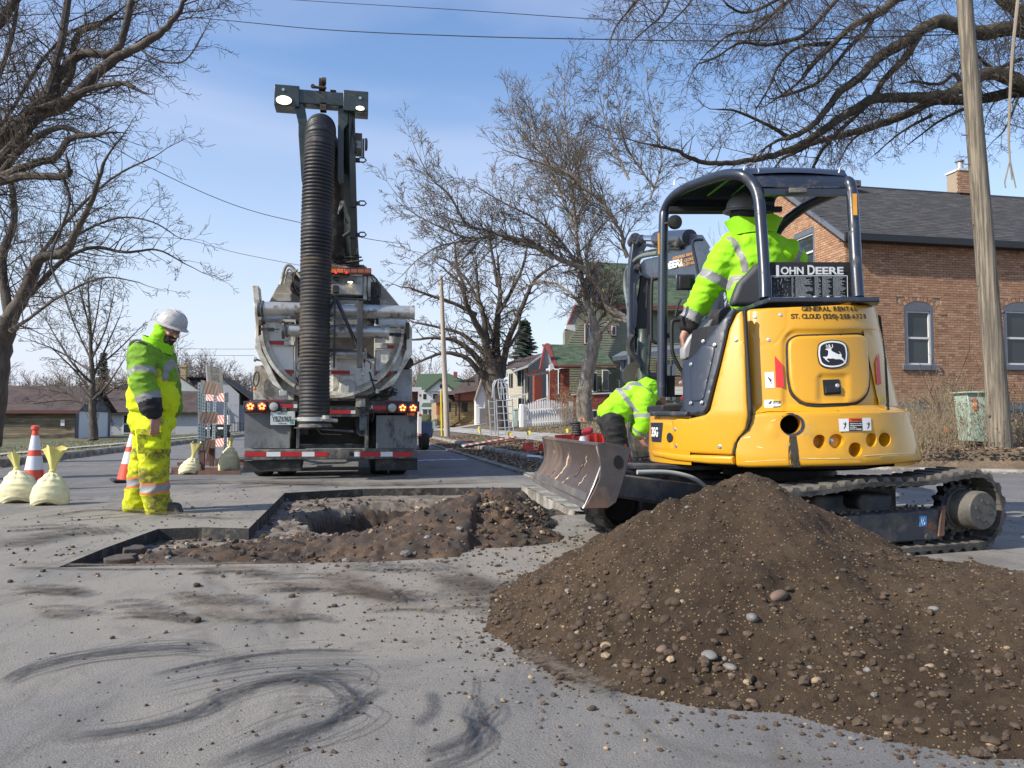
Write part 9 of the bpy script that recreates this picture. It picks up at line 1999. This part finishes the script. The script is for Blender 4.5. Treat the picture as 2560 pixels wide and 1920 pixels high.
# ================================================================ STREET FURNITURE AND SMALL THINGS
def S3(X,Y,D): return P(.3375*X,740+.3375*Y,D)
conem=M('cone_orange',(.72,.075,.03),.45,var=.06,coat=.2,dirt=(.3,.1,.06),damt=.15);conew=M('cone_white',(.70,.70,.72),.4,var=.05,dirt=(.4,.38,.36),damt=.15)
def cone(p,label,tilt=0):
 t=thing('traffic_cone',label,'traffic cone',p,0,'traffic cones');t.rotation_euler=(0,tilt,.4)
 r=lambda z: .135-.105*z/.70
 for z0,z1,m in ((.03,.24,conem),(.24,.40,conew),(.40,.47,conem),(.47,.64,conew),(.64,.71,conem)): MB().lathe([(r(z0),z0),(r(z1),z1)]+([(r(z1)*.6,z1)] if z1 > .7 else []),(0,0,0),(0,0,1),28).build('reflective_band' if m == conew else 'cone_shell',m,t,smooth=True)
 MB().lathe([(.028,.70),(.045,.715),(.042,.75),(.02,.76)],(0,0,0),(0,0,1),20).build('cone_top',conem,t,smooth=True);MB().box((-.19,-.19,0),(.19,.19,.035)).build('base',M('cone_base_black',(.02,.02,.02),.7),t,bevel=.012);return t
q=G(84,1225);cone(q,'orange and white cone behind the pair of sandbags at the left');q=G(318,1205);cone(q,'orange and white cone half hidden behind the standing worker',.09)
bag_m=M('sandbag_yellow',(.74,.68,.42),.75,var=.06,scale=4,dirt=(.5,.42,.24),damt=.2,dscale=3,bump=.8,bscale=60);bag_g=M('sandbag_green',(.40,.42,.16),.75,var=.1,scale=4,dirt=(.25,.24,.12),damt=.3,dscale=4,bump=.7,bscale=120);bag_t=M('sandbag_neck',(.68,.60,.20),.75,var=.1,scale=8,bump=.5,bscale=90)
def sandbag(p,w_,h_,neck,lean,label,m=bag_m,flare=.10,seed=0,rz=0):
 t=thing('sandbag',label,'sandbag',p,rz,'sandbags');mb=MB();ns,n=48,44;hb=h_-neck
 prof=[(.55,0),(.88,.02),(1.0,.12),(1.03,.30),(.95,.52),(.74,.72),(.45,.88),(.20,.97),(.11,1.0)]
 def rad(s):
  for (r0,z0),(r1,z1) in zip(prof,prof[1:]):
   if s <= z1: k=(s-z0)/(z1-z0);k=k*k*(3-2*k);return r0+(r1-r0)*k
  return .11
 for i in range(ns+1):
  s=i/ns
  for j in range(n):
   a=6.2832*j/n;r=rad(s)*w_*.5;pl=.5+.5*math.sin(a*9+seed+3*noise.noise(Vector((a,s*2,seed))));  fold=sm(.45,.95,s)
   r *= 1-.16*fold*pl**2+.05*fbm(math.cos(a)*1.2,math.sin(a)*1.2,s*2.5+seed,1.2)+.03*noise.noise(Vector((a*1.5,s*9,seed)))
   ex_=1.0 if abs(math.cos(a)) > .5 else .92;x_,y_=r*math.cos(a)*(1.05),r*math.sin(a)*.78
   mb.v.append((x_+lean*s*s*w_*.5,y_,max(0,hb*s-(.03*(1-s)*math.cos(a*2)))))
 mb.f += [(i*n+j,i*n+(j+1) % n,(i+1)*n+(j+1) % n,(i+1)*n+j) for i in range(ns) for j in range(n)]+[tuple(range(n))[::-1]];mb.m += [0]*(ns*n+1)
 o=mb.build('sack',m,t,smooth=True);mb=MB();top=Vector((lean*w_*.5,0,hb));k0=0;rows=9
 for i in range(rows+1):
  s=i/rows;r=.022+(flare-.022)*s**1.2
  for j in range(24): a=6.2832*j/24;q=r*(1+.30*s*math.sin(a*4+seed)+.14*s*math.sin(a*7+1));mb.v.append(tuple(top+Vector((q*math.cos(a)+lean*.9*s*neck,q*.55*math.sin(a),neck*s*(1-.12*math.sin(a*2+seed)*s)))))
 mb.f += [(i*24+j,i*24+(j+1) % 24,(i+1)*24+(j+1) % 24,(i+1)*24+j) for i in range(rows) for j in range(24)];mb.m += [0]*(rows*24)
 mb.build('tied_neck',bag_t,t,smooth=True);MB().lathe([(.026,-.012),(.032,0),(.026,.012)],top,(0,0,1),14).build('tie',bag_t,t);return t
def bagpx(cx_,by_,wpx,hpx,neck,*a,**k): p=G(cx_,by_);D=p.dot(Fh);s=D/F;return sandbag(p,wpx*s,hpx*s,neck*s,*a,**k)
bagpx(52,1256,88,122,38,-.25,'slumped pale yellow sandbag left of the cone',seed=1,flare=.05);bagpx(124,1262,82,142,58,.1,'upright pale yellow sandbag with a wide open neck in front of the cone',seed=3,flare=.095)
bagpx(474,1186,50,78,34,.28,'sandbag with frayed yellow neck leaning on the front barricade',seed=5,flare=.075);bagpx(572,1178,48,84,20,.1,'sandbag with thin twisted neck between barricade and truck bumper',seed=7,flare=.03)
b=bagpx(1206,1123,34,44,26,-.2,'greenish sandbag on the kerb by the striped boards',m=bag_g,seed=9,flare=.04);b.location.z=.12
q=P(1640,1168,8.2);q.z=0
for k,(X,lb) in enumerate(((1610,'flat yellow sandbag lying behind the blade arms'),(1668,'second flat yellow sandbag, right of the first, under the excavator body'))):
 c=P(X,1170,7.9);o=sandbag(Vector((c.x,c.y,0)),.46,.30,.03,0,lb,seed=11+k,flare=.04,rz=.6*k)
# barricades
gal=M('galvanised_post',(.42,.50,.51),.45,.5,var=.12,scale=8);skid=M('rusty_skid',(.12,.06,.045),.75,var=.3,scale=5,bump=.3);brd=M('board_white',(.60,.58,.54),.5,var=.06,dirt=(.35,.3,.26),damt=.2);bro=M('board_orange',(.55,.16,.07),.5,var=.1,dirt=(.5,.4,.33),damt=.15);bror=M('board_red',(.62,.09,.04),.5,var=.1)
def S6(X,Y,D): return P(380+.2049*X,860+.2049*Y,D)
def stripe_board(par,root,XL,XR,yl,yr,DL,DR,dirn,mo,n=6):
 """board between two picture edges: yl=(top,bottom) at XL, yr=(top,bottom) at XR"""
 a,b,c,d=S6(XL,yl[1],DL)-root,S6(XR,yr[1],DR)-root,S6(XR,yr[0],DR)-root,S6(XL,yl[0],DL)-root
 nn2=(b-a).cross(d-a).normalized();nn2=nn2 if nn2.dot(root+a-CAM) < 0 else -nn2;B=MB().hexa([a-nn2*.02,b-nn2*.02,c-nn2*.02,d-nn2*.02],[a,b,c,d]).build('board',brd,par,recalc=True)
 at_=lambda u,v: (a+(b-a)*u).lerp(d+(c-d)*u,v)
 sh=.11*dirn
 for k in range(n):
  u0=(k+.25)/n;u1=u0+.42/n;P4=[at_(min(1,max(0,u0-sh)),.01),at_(min(1,max(0,u1-sh)),.01),at_(min(1,max(0,u1+sh)),.99),at_(min(1,max(0,u0+sh)),.99)]
  if (P4[1]-P4[0]).length < .005 and (P4[2]-P4[3]).length < .005: continue
  MB().prism([p+nn2*.001 for p in P4],nn2*.002).build('orange_stripe',mo,B,recalc=True)
def perf_post(par,root,Xb,Yb,Xt,Yt,D):
 a,b=S6(Xb,Yb,D)-root,S6(Xt,Yt,D)-root;L3=(b-a).length;o=MB().hexa([a+Vector(v) for v in ((-.025,-.025,0),(.025,-.025,0),(.025,.025,0),(-.025,.025,0))],[b+Vector(v) for v in ((-.025,-.025,0),(.025,-.025,0),(.025,.025,0),(-.025,.025,0))]).build('post',gal,par)
 mb=MB();n=int(L3/.05)
 for k in range(1,n): q=a.lerp(b,k/n);mb.box((q.x-.008,q.y-.0275,q.z-.009),(q.x+.008,q.y-.0255,q.z+.009)).box((q.x+.0255,q.y-.008,q.z-.009),(q.x+.0275,q.y+.008,q.z+.009))
 mb.build('post_holes',blk,o)['kind']='stuff'
root=G(505,1190);bA=thing('barricade','front barricade of three striped boards on perforated posts with rusty skids','barricade',root,0,'barricades')
stripe_board(bA,root,612,820,(440,600),(492,630),11.9,13.4,1,bro,5);stripe_board(bA,root,578,802,(825,968),(832,966),11.9,13.4,1,bro,5);stripe_board(bA,root,570,765,(1178,1345),(1172,1325),11.9,13.4,1,bro,5)
for X,X2,Yt,D in ((582,584,470,12.2),(628,634,450,12.3),(772,775,480,13.6),(742,760,960,13.5)): perf_post(bA,root,X2-30 if X == 772 else X,1420,X2,Yt,D)
def skid_bar(par,root,X0,X1,Y,D,hgt=.05):
 a,b=S6(X0,Y,D)-root,S6(X1,Y,D)-root;a.z=b.z=.03;MB().hexa([a+Vector((0,-.03,-.028)),b+Vector((0,-.03,-.028)),b+Vector((0,.03,-.028)),a+Vector((0,.03,-.028))],[a+Vector((0,-.03,.028)),b+Vector((0,-.03,.028)),b+Vector((0,.03,.028)),a+Vector((0,.03,.028))]).build('skid',skid,par)
skid_bar(bA,root,240,1085,1600,11.75);skid_bar(bA,root,240,1060,1545,12.6)
for X,D in ((608,11.85),(728,12.9)): a=S6(X,1600,D)-root;MB().box((a.x-.035,a.y-.035,.06),(a.x+.035,a.y+.035,.36)).build('socket',skid,bA)
root=G(545,1165);bB=thing('barricade','rear barricade with redder stripes behind the front one, under the white sign','barricade',root,0,'barricades')
stripe_board(bB,root,650,925,(612,690),(592,708),16.0,14.2,-1,bror,7);stripe_board(bB,root,690,945,(868,965),(868,985),16.0,14.2,-1,bror,7);stripe_board(bB,root,700,942,(1165,1255),(1142,1248),16.0,14.2,-1,bror,7)
for X,X2,Yt,D in ((895,900,600,14.25),(690,690,620,16)): perf_post(bB,root,X,1300 if X > 800 else 1400,X2,Yt,D)
skid_bar(bB,root,640,1120,1432,15.4);skid_bar(bB,root,310,1120,1475,14.2);a=S6(690,1480,14.6)-root;MB().box((a.x-.035,a.y-.035,.06),(a.x+.035,a.y+.035,.5)).build('socket',skid,bB)
r_=S6(780,1400,14.0);r_.z=0;sg=thing('traffic_sign','pale grey sign reading ALL STATE TRAFFIC clamped above the barricades','sign',r_);c4_=[S6(X,Y,D)-r_ for X,Y,D in ((682,450,13.6),(872,590,14.6),(858,300,14.6),(665,256,13.6))]
c4_=[S6(X,Y,D)-r_ for X,Y,D in ((690,600,13.6),(872,600,14.4),(858,300,14.4),(665,256,13.6))]
nn2=(c4_[1]-c4_[0]).cross(c4_[3]-c4_[0]).normalized();nn2=nn2 if nn2.dot(r_-CAM) < 0 else -nn2;MB().hexa([p-nn2*.02 for p in c4_],c4_).build('panel',M('sign_grey',(.40,.41,.40),.6,var=.06,dirt=(.3,.3,.28),damt=.2),sg,recalc=True)
dgrey=M('sign_ink',(.07,.075,.08),.7);ux=(c4_[2]-c4_[3]).normalized();uz=nn2.cross(ux);uz=uz if uz.z > 0 else -uz
for tx,X0,X1,Y in (('ALL STATE',722,818,325),('TRAFFIC',728,824,420)):
 o_=S6((X0+X1)/2,Y,14.0)-r_;o_=o_-nn2*((o_-c4_[0]).dot(nn2))+nn2*.006;text(tx,dgrey,sg,o_,ux,uz,.17,wfit=.30*1.45)
a=S6(770,600,14.1)-r_;MB().box((a.x-.02,a.y-.0,0),(a.x+.02,a.y+.04,a.z+.2)).build('post',gal,sg)
# wheelie bins
for X0,X1,lb,lid in ((640,722,'dark green wheelie bin with reddish lid seen through the barricades',(.30,.03,.04)),(782,885,'black wheelie bin with white label behind the barricade',(.02,.02,.022))):
 D=34;a,b=S6(X0,1140,D),S6(X1,1000,D);b0_=(a+S6(X1,1140,D))/2;t=thing('wheelie_bin',lb,'bin',b0_,-YAW,'wheelie bins');w_=(X1-X0)*.2049/F*D/2;h_=b.z-a.z
 MB().hexa([(-w_*.8,0,.05),(w_*.8,0,.05),(w_*.8,.6,.05),(-w_*.8,.6,.05)],[(-w_,-.05,h_),(w_,-.05,h_),(w_,.7,h_),(-w_,.7,h_)]).build('tub',M('bin_dark',(.018,.022,.022),.5),t,bevel=.03,recalc=True);MB().box((-w_-.03,-.1,h_+.003),(w_+.03,.75,h_+.07)).build('lid',M('bin_lid_%d' % X0,lid,.5),t,bevel=.02);MB().cyl((-w_,.6,.12),(-w_+.12,.6,.12),.12).cyl((w_-.12,.6,.12),(w_,.6,.12),.12).build('wheels',blk,t)
 MB().box((-.1,-.06,h_*.72),(.14,-.045,h_*.9)).build('bin_label',whp,t)
# white trailer in front of the truck
S7=lambda X,Y,D: P(980+.14466*X,900+.14466*Y,D)
tl_=S7(420,1480,21.5);tl_.z=0;tr2=thing('trailer','white box trailer with open rear door and orange cones inside, beyond the vacuum truck','trailer',tl_);T7=lambda X,Y,dy=0.: PY(980+.14466*X,900+.14466*Y,tl_.y+dy)-tl_
xr,xl=T7(515,0).x,T7(515,0).x-2.1;zt_,zb_=T7(0,465).z,T7(0,1400).z
MB().box((xr-.09,0,.42),(xr,4.5,zt_)).box((xl,0,.42),(xl+.09,4.5,zt_)).box((xl+.09,0,zt_-.12),(xr-.09,4.5,zt_-.002)).box((xl+.09,4.3,.42),(xr-.09,4.5,zt_-.12)).box((xl+.09,0,.42),(xr-.09,4.3,.5)).build('box_body',white_s,tr2);MB().box((xr+.002,.2,.35),(xr+.34,1.6,.82)).build('mudguard',M('mudguard_blue',(.10,.13,.20),.5),tr2,bevel=.05)
for yy in (.5,1.3): MB().lathe([(.2,-.1),(.32,-.1),(.34,0),(.32,.1),(.2,.1)],(xr+.14,yy,.34),(1,0,0),24).build('tyre',darkrub,tr2,smooth=True)
for k in range(4): MB().box((xr-.001,-.012,zt_-.25-k*.55),(xr-.07,-.002,zt_-.2-k*.55)).build('marker_lamp',redp,tr2)
for k in range(7): q=Vector((xr-.25-.18*(k % 3),.4+.2*(k//3),.52));MB().lathe([(.15,0),(.03,1.25)],q,(0,0,1),10).build('stacked_cone',M('cone_dark_orange',(.62,.11,.02),.5),tr2)
# utility poles, marker post
pole_m=M('pole_wood',(.25,.21,.155),.9,var=.3,scale=9,dirt=(.10,.085,.065),damt=.55,dscale=14,grain=(2,2,.06),bump=1,bscale=45)
pole_p=M('pole_wood_pale',(.42,.36,.29),.9,var=.14,scale=5,dirt=(.22,.18,.14),damt=.3,dscale=3,grain=(1.6,1.6,.1),bump=.8,bscale=30)
def uprt(D): b_=P(2502,1112,D);t_=P(2411,0,D);return b_,b_+(t_-b_)*1.35
b_,t_=uprt(12.9);up_=thing('utility_pole','weathered wooden utility pole with climbing pegs beside the green cabinet','utility pole',b_);d=t_-b_
MB().tube([d*(i/24)-Vector((0,0,.1 if i == 0 else 0)) for i in range(25)],[.178-.075*i/24 for i in range(25)],22).build('pole',pole_m,up_,smooth=True)
for px,py,s in ((2555,640,1),(2440,722,-1),(2570,790,1),(2430,570,-1),(2560,342,1),(2405,345,-1),(2480,418,-1)):
 f_t=(1112-py)/1112/1.35;q=d*f_t;a=Rt*s*.12*(1-.3*f_t)+q;MB().tube([a-Rt*s*.05,a+Rt*s*.13,a+Rt*s*.135+Vector((0,0,.03))],.009,6).build('climbing_peg',M('rusty_peg',(.13,.08,.06),.7),up_)
MB().box(tuple(d*.045+Vector((-.20,-.03,0))),tuple(d*.045+Vector((-.17,.02,.04)))).tube([d*.03-Rt*.165,d*.2-Rt*.15],.012,5).build('ground_wire',greyp,up_)
b_=P(1118,1093,35);t_=P(1102,690,35);up2=thing('utility_pole','pale slender wooden pole by the right kerb in front of the old elm','utility pole',b_);MB().tube([(t_-b_)*(i/10)*1.0 for i in range(11)],[.135-.045*i/10 for i in range(11)],14).build('pole',pole_p,up2,smooth=True)
b_=P(1105,1091,37);o=MB().tube([(0,0,0),P(1103,976,37)-b_],.05,8).build('marker_post',M('marker_yellow',(.60,.46,.03),.6),loc=tuple(b_));tag(o,'thin yellow marker post left of the pale pole','post')
# overhead wires
wirem=M('wire_black',(.012,.012,.014),.6)
def wire(pts_,r,label,sub=14): w=along([P(*p) for p in pts_],sub);o=MB().tube([p-w[0] for p in w],r,5).build('overhead_wire',wirem,smooth=True,loc=tuple(w[0]));tag(o,label,'wire','overhead wires')
wire(D_((-60,40,22),(200,28,22),(440,40,22),(700,64,20),(1000,78,18),(1300,85,16),(1600,88,14.5),(2080,74,13)),.012,'lower of the two wires crossing the sky to the utility pole')
wire(D_((500,-10,20),(700,4,19),(1000,22,17),(1300,42,15.5),(1700,60,14),(2080,70,13)),.008,'thin upper wire crossing the top of the sky')
wire(D_((-60,200,24),(60,260,25),(200,298,26),(330,365,28),(460,425,30),(560,460,31),(680,488,32),(790,515,33),(880,528,34)),.014,'thick wire running down from the left maple to the truck')
wire(D_((150,470,30),(300,510,32),(400,517,34),(520,548,36),(700,582,38),(800,592,39)),.011,'thinner wire below it, passing behind the truck at the light bar')
for Y,lb in ((754,'far wire just above the gable house chimney'),(768,'far wire crossing the gable house chimney top'),(812,'far wire behind the traffic sign')): wire(D_((380,Y-1,80),(460,Y,80),(550,Y,80)),.02,lb,3)
# pedestals, flags, trellis, picket fence
gpm=M('cabinet_pale_green',(.36,.46,.38),.45,var=.06,scale=3,);Z4=lambda X,Y,D: P(2000+.5185*X,380+.5185*Y,D)
b_=Z4(895,1410,13.4);pd=thing('utility_cabinet','pale green utility cabinet with orange sticker leaning by the right utility pole','cabinet',b_);q_=[Z4(X,Y,13.4)-b_ for X,Y in ((832,1395),(985,1408),(962,1165),(805,1160))];MB().prism(q_,Fh*.42).build('cabinet_body',gpm,pd,bevel=.012,recalc=True);q_=[Z4(X,Y,13.35)-b_ for X,Y in ((800,1163),(965,1163),(958,1148),(797,1155))];MB().prism(q_,Fh*.5).build('cabinet_lid',gpm,pd,bevel=.01,recalc=True)
q_=[Z4(X,Y,13.385)-b_ for X,Y in ((836,1245),(857,1245),(853,1188),(830,1188))];MB().prism(q_,Fh*.004).build('warning_sticker',M('sticker_orange',(.62,.14,.04),.5),pd,recalc=True);q=Z4(845,1218,13.37)-b_;MB().tube([q+Rt*.03*math.cos(i*.524)+Vector((0,0,.03*math.sin(i*.524))) for i in range(13)],.004,4).tube([q-Rt*.02-Vector((0,0,.02)),q+Rt*.02+Vector((0,0,.02))],.004,4).build('sticker_drawing',whp,pd)
q_=[Z4(X,Y,13.33)-b_ for X,Y in ((838,1390),(987,1406),(987,1392),(838,1378))];MB().prism(q_,Fh*.02).build('cabinet_plinth',gpm,pd,recalc=True)
S6c=lambda X,Y,D: P(1000+.31646*X,840+.31646*Y,D)
b_=S6c(915,720,33);o=thing('utility_cabinet','small pale green pedestal between the trellis and the picket fence','cabinet',b_);a,b=S6c(898,720,33)-b_,S6c(934,588,33)-b_;MB().box((a.x,0,a.z),(b.x,.4,b.z)).build('cabinet_body',gpm,o,bevel=.03);MB().box((a.x-.02,-.02,b.z+.002),(b.x+.02,.42,b.z+.08)).build('cabinet_lid',gpm,o,bevel=.02)
b_=S6c(268,735,40);o=MB().box((-.06,-.03,0),(.06,.03,.42)).build('marker_stake',MATS['cabinet_pale_green'],loc=tuple(b_));tag(o,'short pale stake on the grass left of the yellow marker post','stake')
b_=P(1077,1083,34);o=MB().lathe([(.11,0),(.13,.2),(.12,.2)],(0,0,0),(0,0,1),16).build('bucket',M('teal_plastic',(.02,.17,.13),.5),loc=tuple(b_));tag(o,'small teal bucket lying on the verge beyond the trailer','bucket')
flm={'y': M('flag_yellow',(.70,.60,.02),.6),'o': M('flag_orange',(.75,.18,.03),.6)}
for px,py,D,c_,lb in ((1272,1085,24,'y','yellow marker flag under the metal trellis'),(1320,1083,24,'y','yellow marker flag between the trellis and picket fence'),(1414,1084,24,'y','yellow marker flag right of the picket fence'),(1399,1118,14,'y','yellow marker flag behind the dozer blade'),(2258,1030,17,'y','yellow marker flag right of the excavator hood'),(1455,1050,30,'o','orange marker flag at the foot of the ash tree'),(2360,1080,15.5,'o','orange marker flag in the dry weeds before the brick house')):
 q=P(px,py,D);z0=h_right(q.x,q.y);t=thing('marker_flag',lb,'flag',(q.x,q.y,z0),0,'marker flags');hz_=max(.18,q.z-z0);MB().tube([(0,0,0),(0,0,hz_+.05)],.003+.0001*D,5).build('flag_wire',greyp,t);MB().grid(lambda u,v: (.12*(u-.3),.02*math.sin(u*5),hz_-.05+.11*v+.02*u),6,2).build('flag_cloth',flm[c_],t)
tm=M('trellis_galvanised',(.42,.45,.48),.45,.5,var=.12);b_=S6c(800,790,24);tt=thing('metal_trellis','galvanised metal garden arch of bars and rungs standing at the foot of the old elm','trellis',b_);tq=lambda X,Y,D=24: S6c(X,Y,D)-b_
for pts_ in ([(700,505),(720,795)],[(760,500),(775,795)],[(885,495),(900,755)],[(745,505),(742,400),(760,352),(790,342),(820,350)],[(790,500),(775,400),(780,350)],[(823,500),(815,410),(795,345)],[(855,495),(842,400),(815,345),(780,342)],[(728,490),(735,380),(752,348)],[(745,510),(755,780)],[(812,510),(835,770)],[(845,510),(865,760)]): MB().tube([tq(*p) for p in pts_],.022,6).build('upright',tm,tt)
for pts_ in ([(702,520),(745,520)],[(760,510),(888,508)],[(705,572),(750,572)],[(762,560),(890,556)],[(708,625),(752,625)],[(765,612),(893,610)],[(710,680),(755,680)],[(768,668),(895,665)],[(770,725),(898,722)],[(775,780),(840,775)],[(780,412),(845,410)],[(785,460),(852,458)],[(778,370),(830,368)],[(800,350),(800,500)]): MB().tube([tq(*p) for p in pts_],.017,6).build('rung',tm,tt)
# picket fence: every picket a piece
pm=M('picket_white',(.78,.78,.76),.5,var=.03);b_=S6c(960,722,31.0);pf=thing('picket_fence','short white picket fence with a curved top in front of the brick porch','fence',b_);n=21
for i in range(n):
 X=978+i*(1350-978)/(n-1);u=i/(n-1);D=31.0+u*2;top=545-45*math.sin(math.pi*min(1,max(0,(X-985)/340)))**.8;bot=716-22*u;a,b=S6c(X,bot,D)-b_,S6c(X,top,D)-b_;w_=.034
 MB().prism([(a.x-w_,a.y,a.z),(a.x+w_,a.y,a.z),(a.x+w_,a.y,b.z-.08),(a.x,a.y,b.z),(a.x-w_,a.y,b.z-.08)],(0,.02,0)).build('picket',pm,pf,recalc=True)
for X,y0,y1,D in ((961,722,538,31.0),(1353,690,518,33.0)): a,b=S6c(X,y0,D)-b_,S6c(X,y1,D)-b_;MB().box((a.x-.085,a.y-.06,a.z),(a.x+.085,a.y+.1,b.z)).build('fence_post',pm,pf,bevel=.02)
for y0,y1 in ((590,565),(690,668)): a,b=S6c(965,y0,31.03)-b_,S6c(1350,y1,33.03)-b_;MB().tube([a+Vector((0,.05,0)),b+Vector((0,.05,0))],.035,4).build('rail',pm,pf)
# red troughs, rammer head, boards
redpl=M('red_plastic',(.60,.035,.02),.45,var=.08,dirt=(.3,.05,.04),damt=.2)
def trough(X0,Y0,X1,Y1,D0,D1,h_,label):
 a,b=S6c(X0,Y0,D0),S6c(X1,Y1,D1);t=thing('red_trough',label,'trough',a);d=b-a;s=Vector((-d.y,d.x,0)).normalized()*.14;up_=Vector((0,0,h_));o_=s*.25
 MB().hexa([s*-1,d-s,d-s*.94,s*-.94],[s*-1.2+up_,d-s*1.2+up_,d-s*1.1+up_,s*-1.1+up_]).hexa([s*.94,d+s*.94,d+s,s],[s*1.1+up_,d+s*1.1+up_,d+s*1.2+up_,s*1.2+up_]).hexa([-s,d-s,d+s,s],[-s+up_*.1,d-s+up_*.1,d+s+up_*.1,s+up_*.1]).build('trough_shell',redpl,t,recalc=True)
 for k in range(6): q=d*(k+.5)/6;MB().box(tuple(q-s*1.1+Vector((-.01,-.03,.02))),tuple(q-s*1.1+Vector((.02,.0,h_)))).build('rib',redpl,t)
trough(1035,905,1115,895,12.6,12.9,.12,'end of red plastic trough poking out left of the dozer blade');trough(1250,868,1600,850,12.2,12.4,.17,'long red plastic trough lying behind the dozer blade')
b_=S6c(1450,905,11.0);ra=thing('rammer','upright tamping rammer with black bellows and red engine behind the dozer blade','tool',b_);rq=lambda X,Y,dy=0.: S6c(X,Y,11.0)-b_+Fh*dy
q=rq(1392,775);mb=MB();pr=[(.05,-.01)];
for k in range(6): pr += [(.068,.016*k*2),(.056,.016*(k*2+1))]
mb.lathe(pr+[(.05,.18)],q,(0,0,1),24);mb.build('bellows',darkrub,ra,smooth=True);mb=MB();capsule(mb,rq(1445,760),rq(1500,748),.045,.05);mb.box(tuple(rq(1440,775,-.04)),tuple(rq(1475,745,.05)));mb.build('engine',M('engine_red',(.30,.02,.035),.4),ra);mb=MB();capsule(mb,rq(1405,778),rq(1460,768),.03,.025);mb.tube([rq(1385,780),rq(1390,870)],.006,5).tube([rq(1370,785),rq(1384,850)],.006,5);mb.build('handle_frame',blk,ra)
mb=MB();mb.tube([rq(1445,790),rq(1450,860),rq(1455,900)],[.06,.055,.10],12);mb.tube([rq(1455,850),rq(1560,900),rq(1600,930)],[.05,.06,.04],10);mb.build('tool_leg',M('white_sleeve',(.55,.56,.58),.5,var=.15,scale=9,bump=.5,bscale=30),ra,smooth=True)
b_=S6c(1625,900,10.8);b_.z=0;o=MB().box((-.14,-.1,0),(.14,.1,.30)).build('blue_crate',M('blue_plastic',(.03,.09,.35),.5),loc=tuple(b_));tag(o,'small blue plastic box beside the legs of the bending worker','box')
for pts_,m,nm,lb in (((S6c(500,890,21),S6c(925,795,23)),brd,'striped_board','long red and white striped board lying on the kerb left of the red troughs'),((S6c(520,880,20.5),S6c(990,815,22)),skid,'steel_bar','rusty brown bar beside the striped board on the verge'),((S6c(490,885,21.4),S6c(900,800,23.6)),gal,'steel_post','galvanised post lying behind the striped board'),((S6c(1010,950,14.5),S6c(1115,958,14.3)),white_s,'white_board','short white board on the leaves left of the blade')):
 a,b=pts_;z_=.16 if nm != 'white_board' else .10;a=Vector((a.x,a.y,max(a.z,h_right(a.x,a.y)+.03)));b=Vector((b.x,b.y,max(b.z,h_right(b.x,b.y)+.03)));t=thing(nm,lb,'board' if 'board' in nm else 'bar',a);MB().tube([Vector((0,0,0)),b-a],.06 if 'board' in nm else .045,4,flat=.5).build('board' if 'board' in nm else 'bar',m,t)
 if nm == 'striped_board':
  for k in range(9): c=(b-a)*(k+.5)/9;MB().tube([c-(b-a)*.025,c+(b-a)*.025],.063,4,flat=.55).build('red_stripe',bror,t)
# sprayed marks
o=MB().grid(lambda u,v: tuple(Vector(G(2125+70*u,1163+5*v)).xy)+(.006,),6,1).build('paint_mark',M('spray_orange',(.75,.22,.10),.8));o['kind']='structure'
for X0,X1,Y0,Y1 in ((1045,1168,1150,1147),): o=MB().grid(lambda u,v: tuple(Vector(G(X0+(X1-X0)*u,Y0+(Y1-Y0)*u+3*v+2*noise.noise(Vector((u*9,v,0))))).xy)+(.006,),20,1).build('paint_mark',M('spray_blue',(.36,.38,.55),.8,var=.3,scale=4));o['kind']='structure'
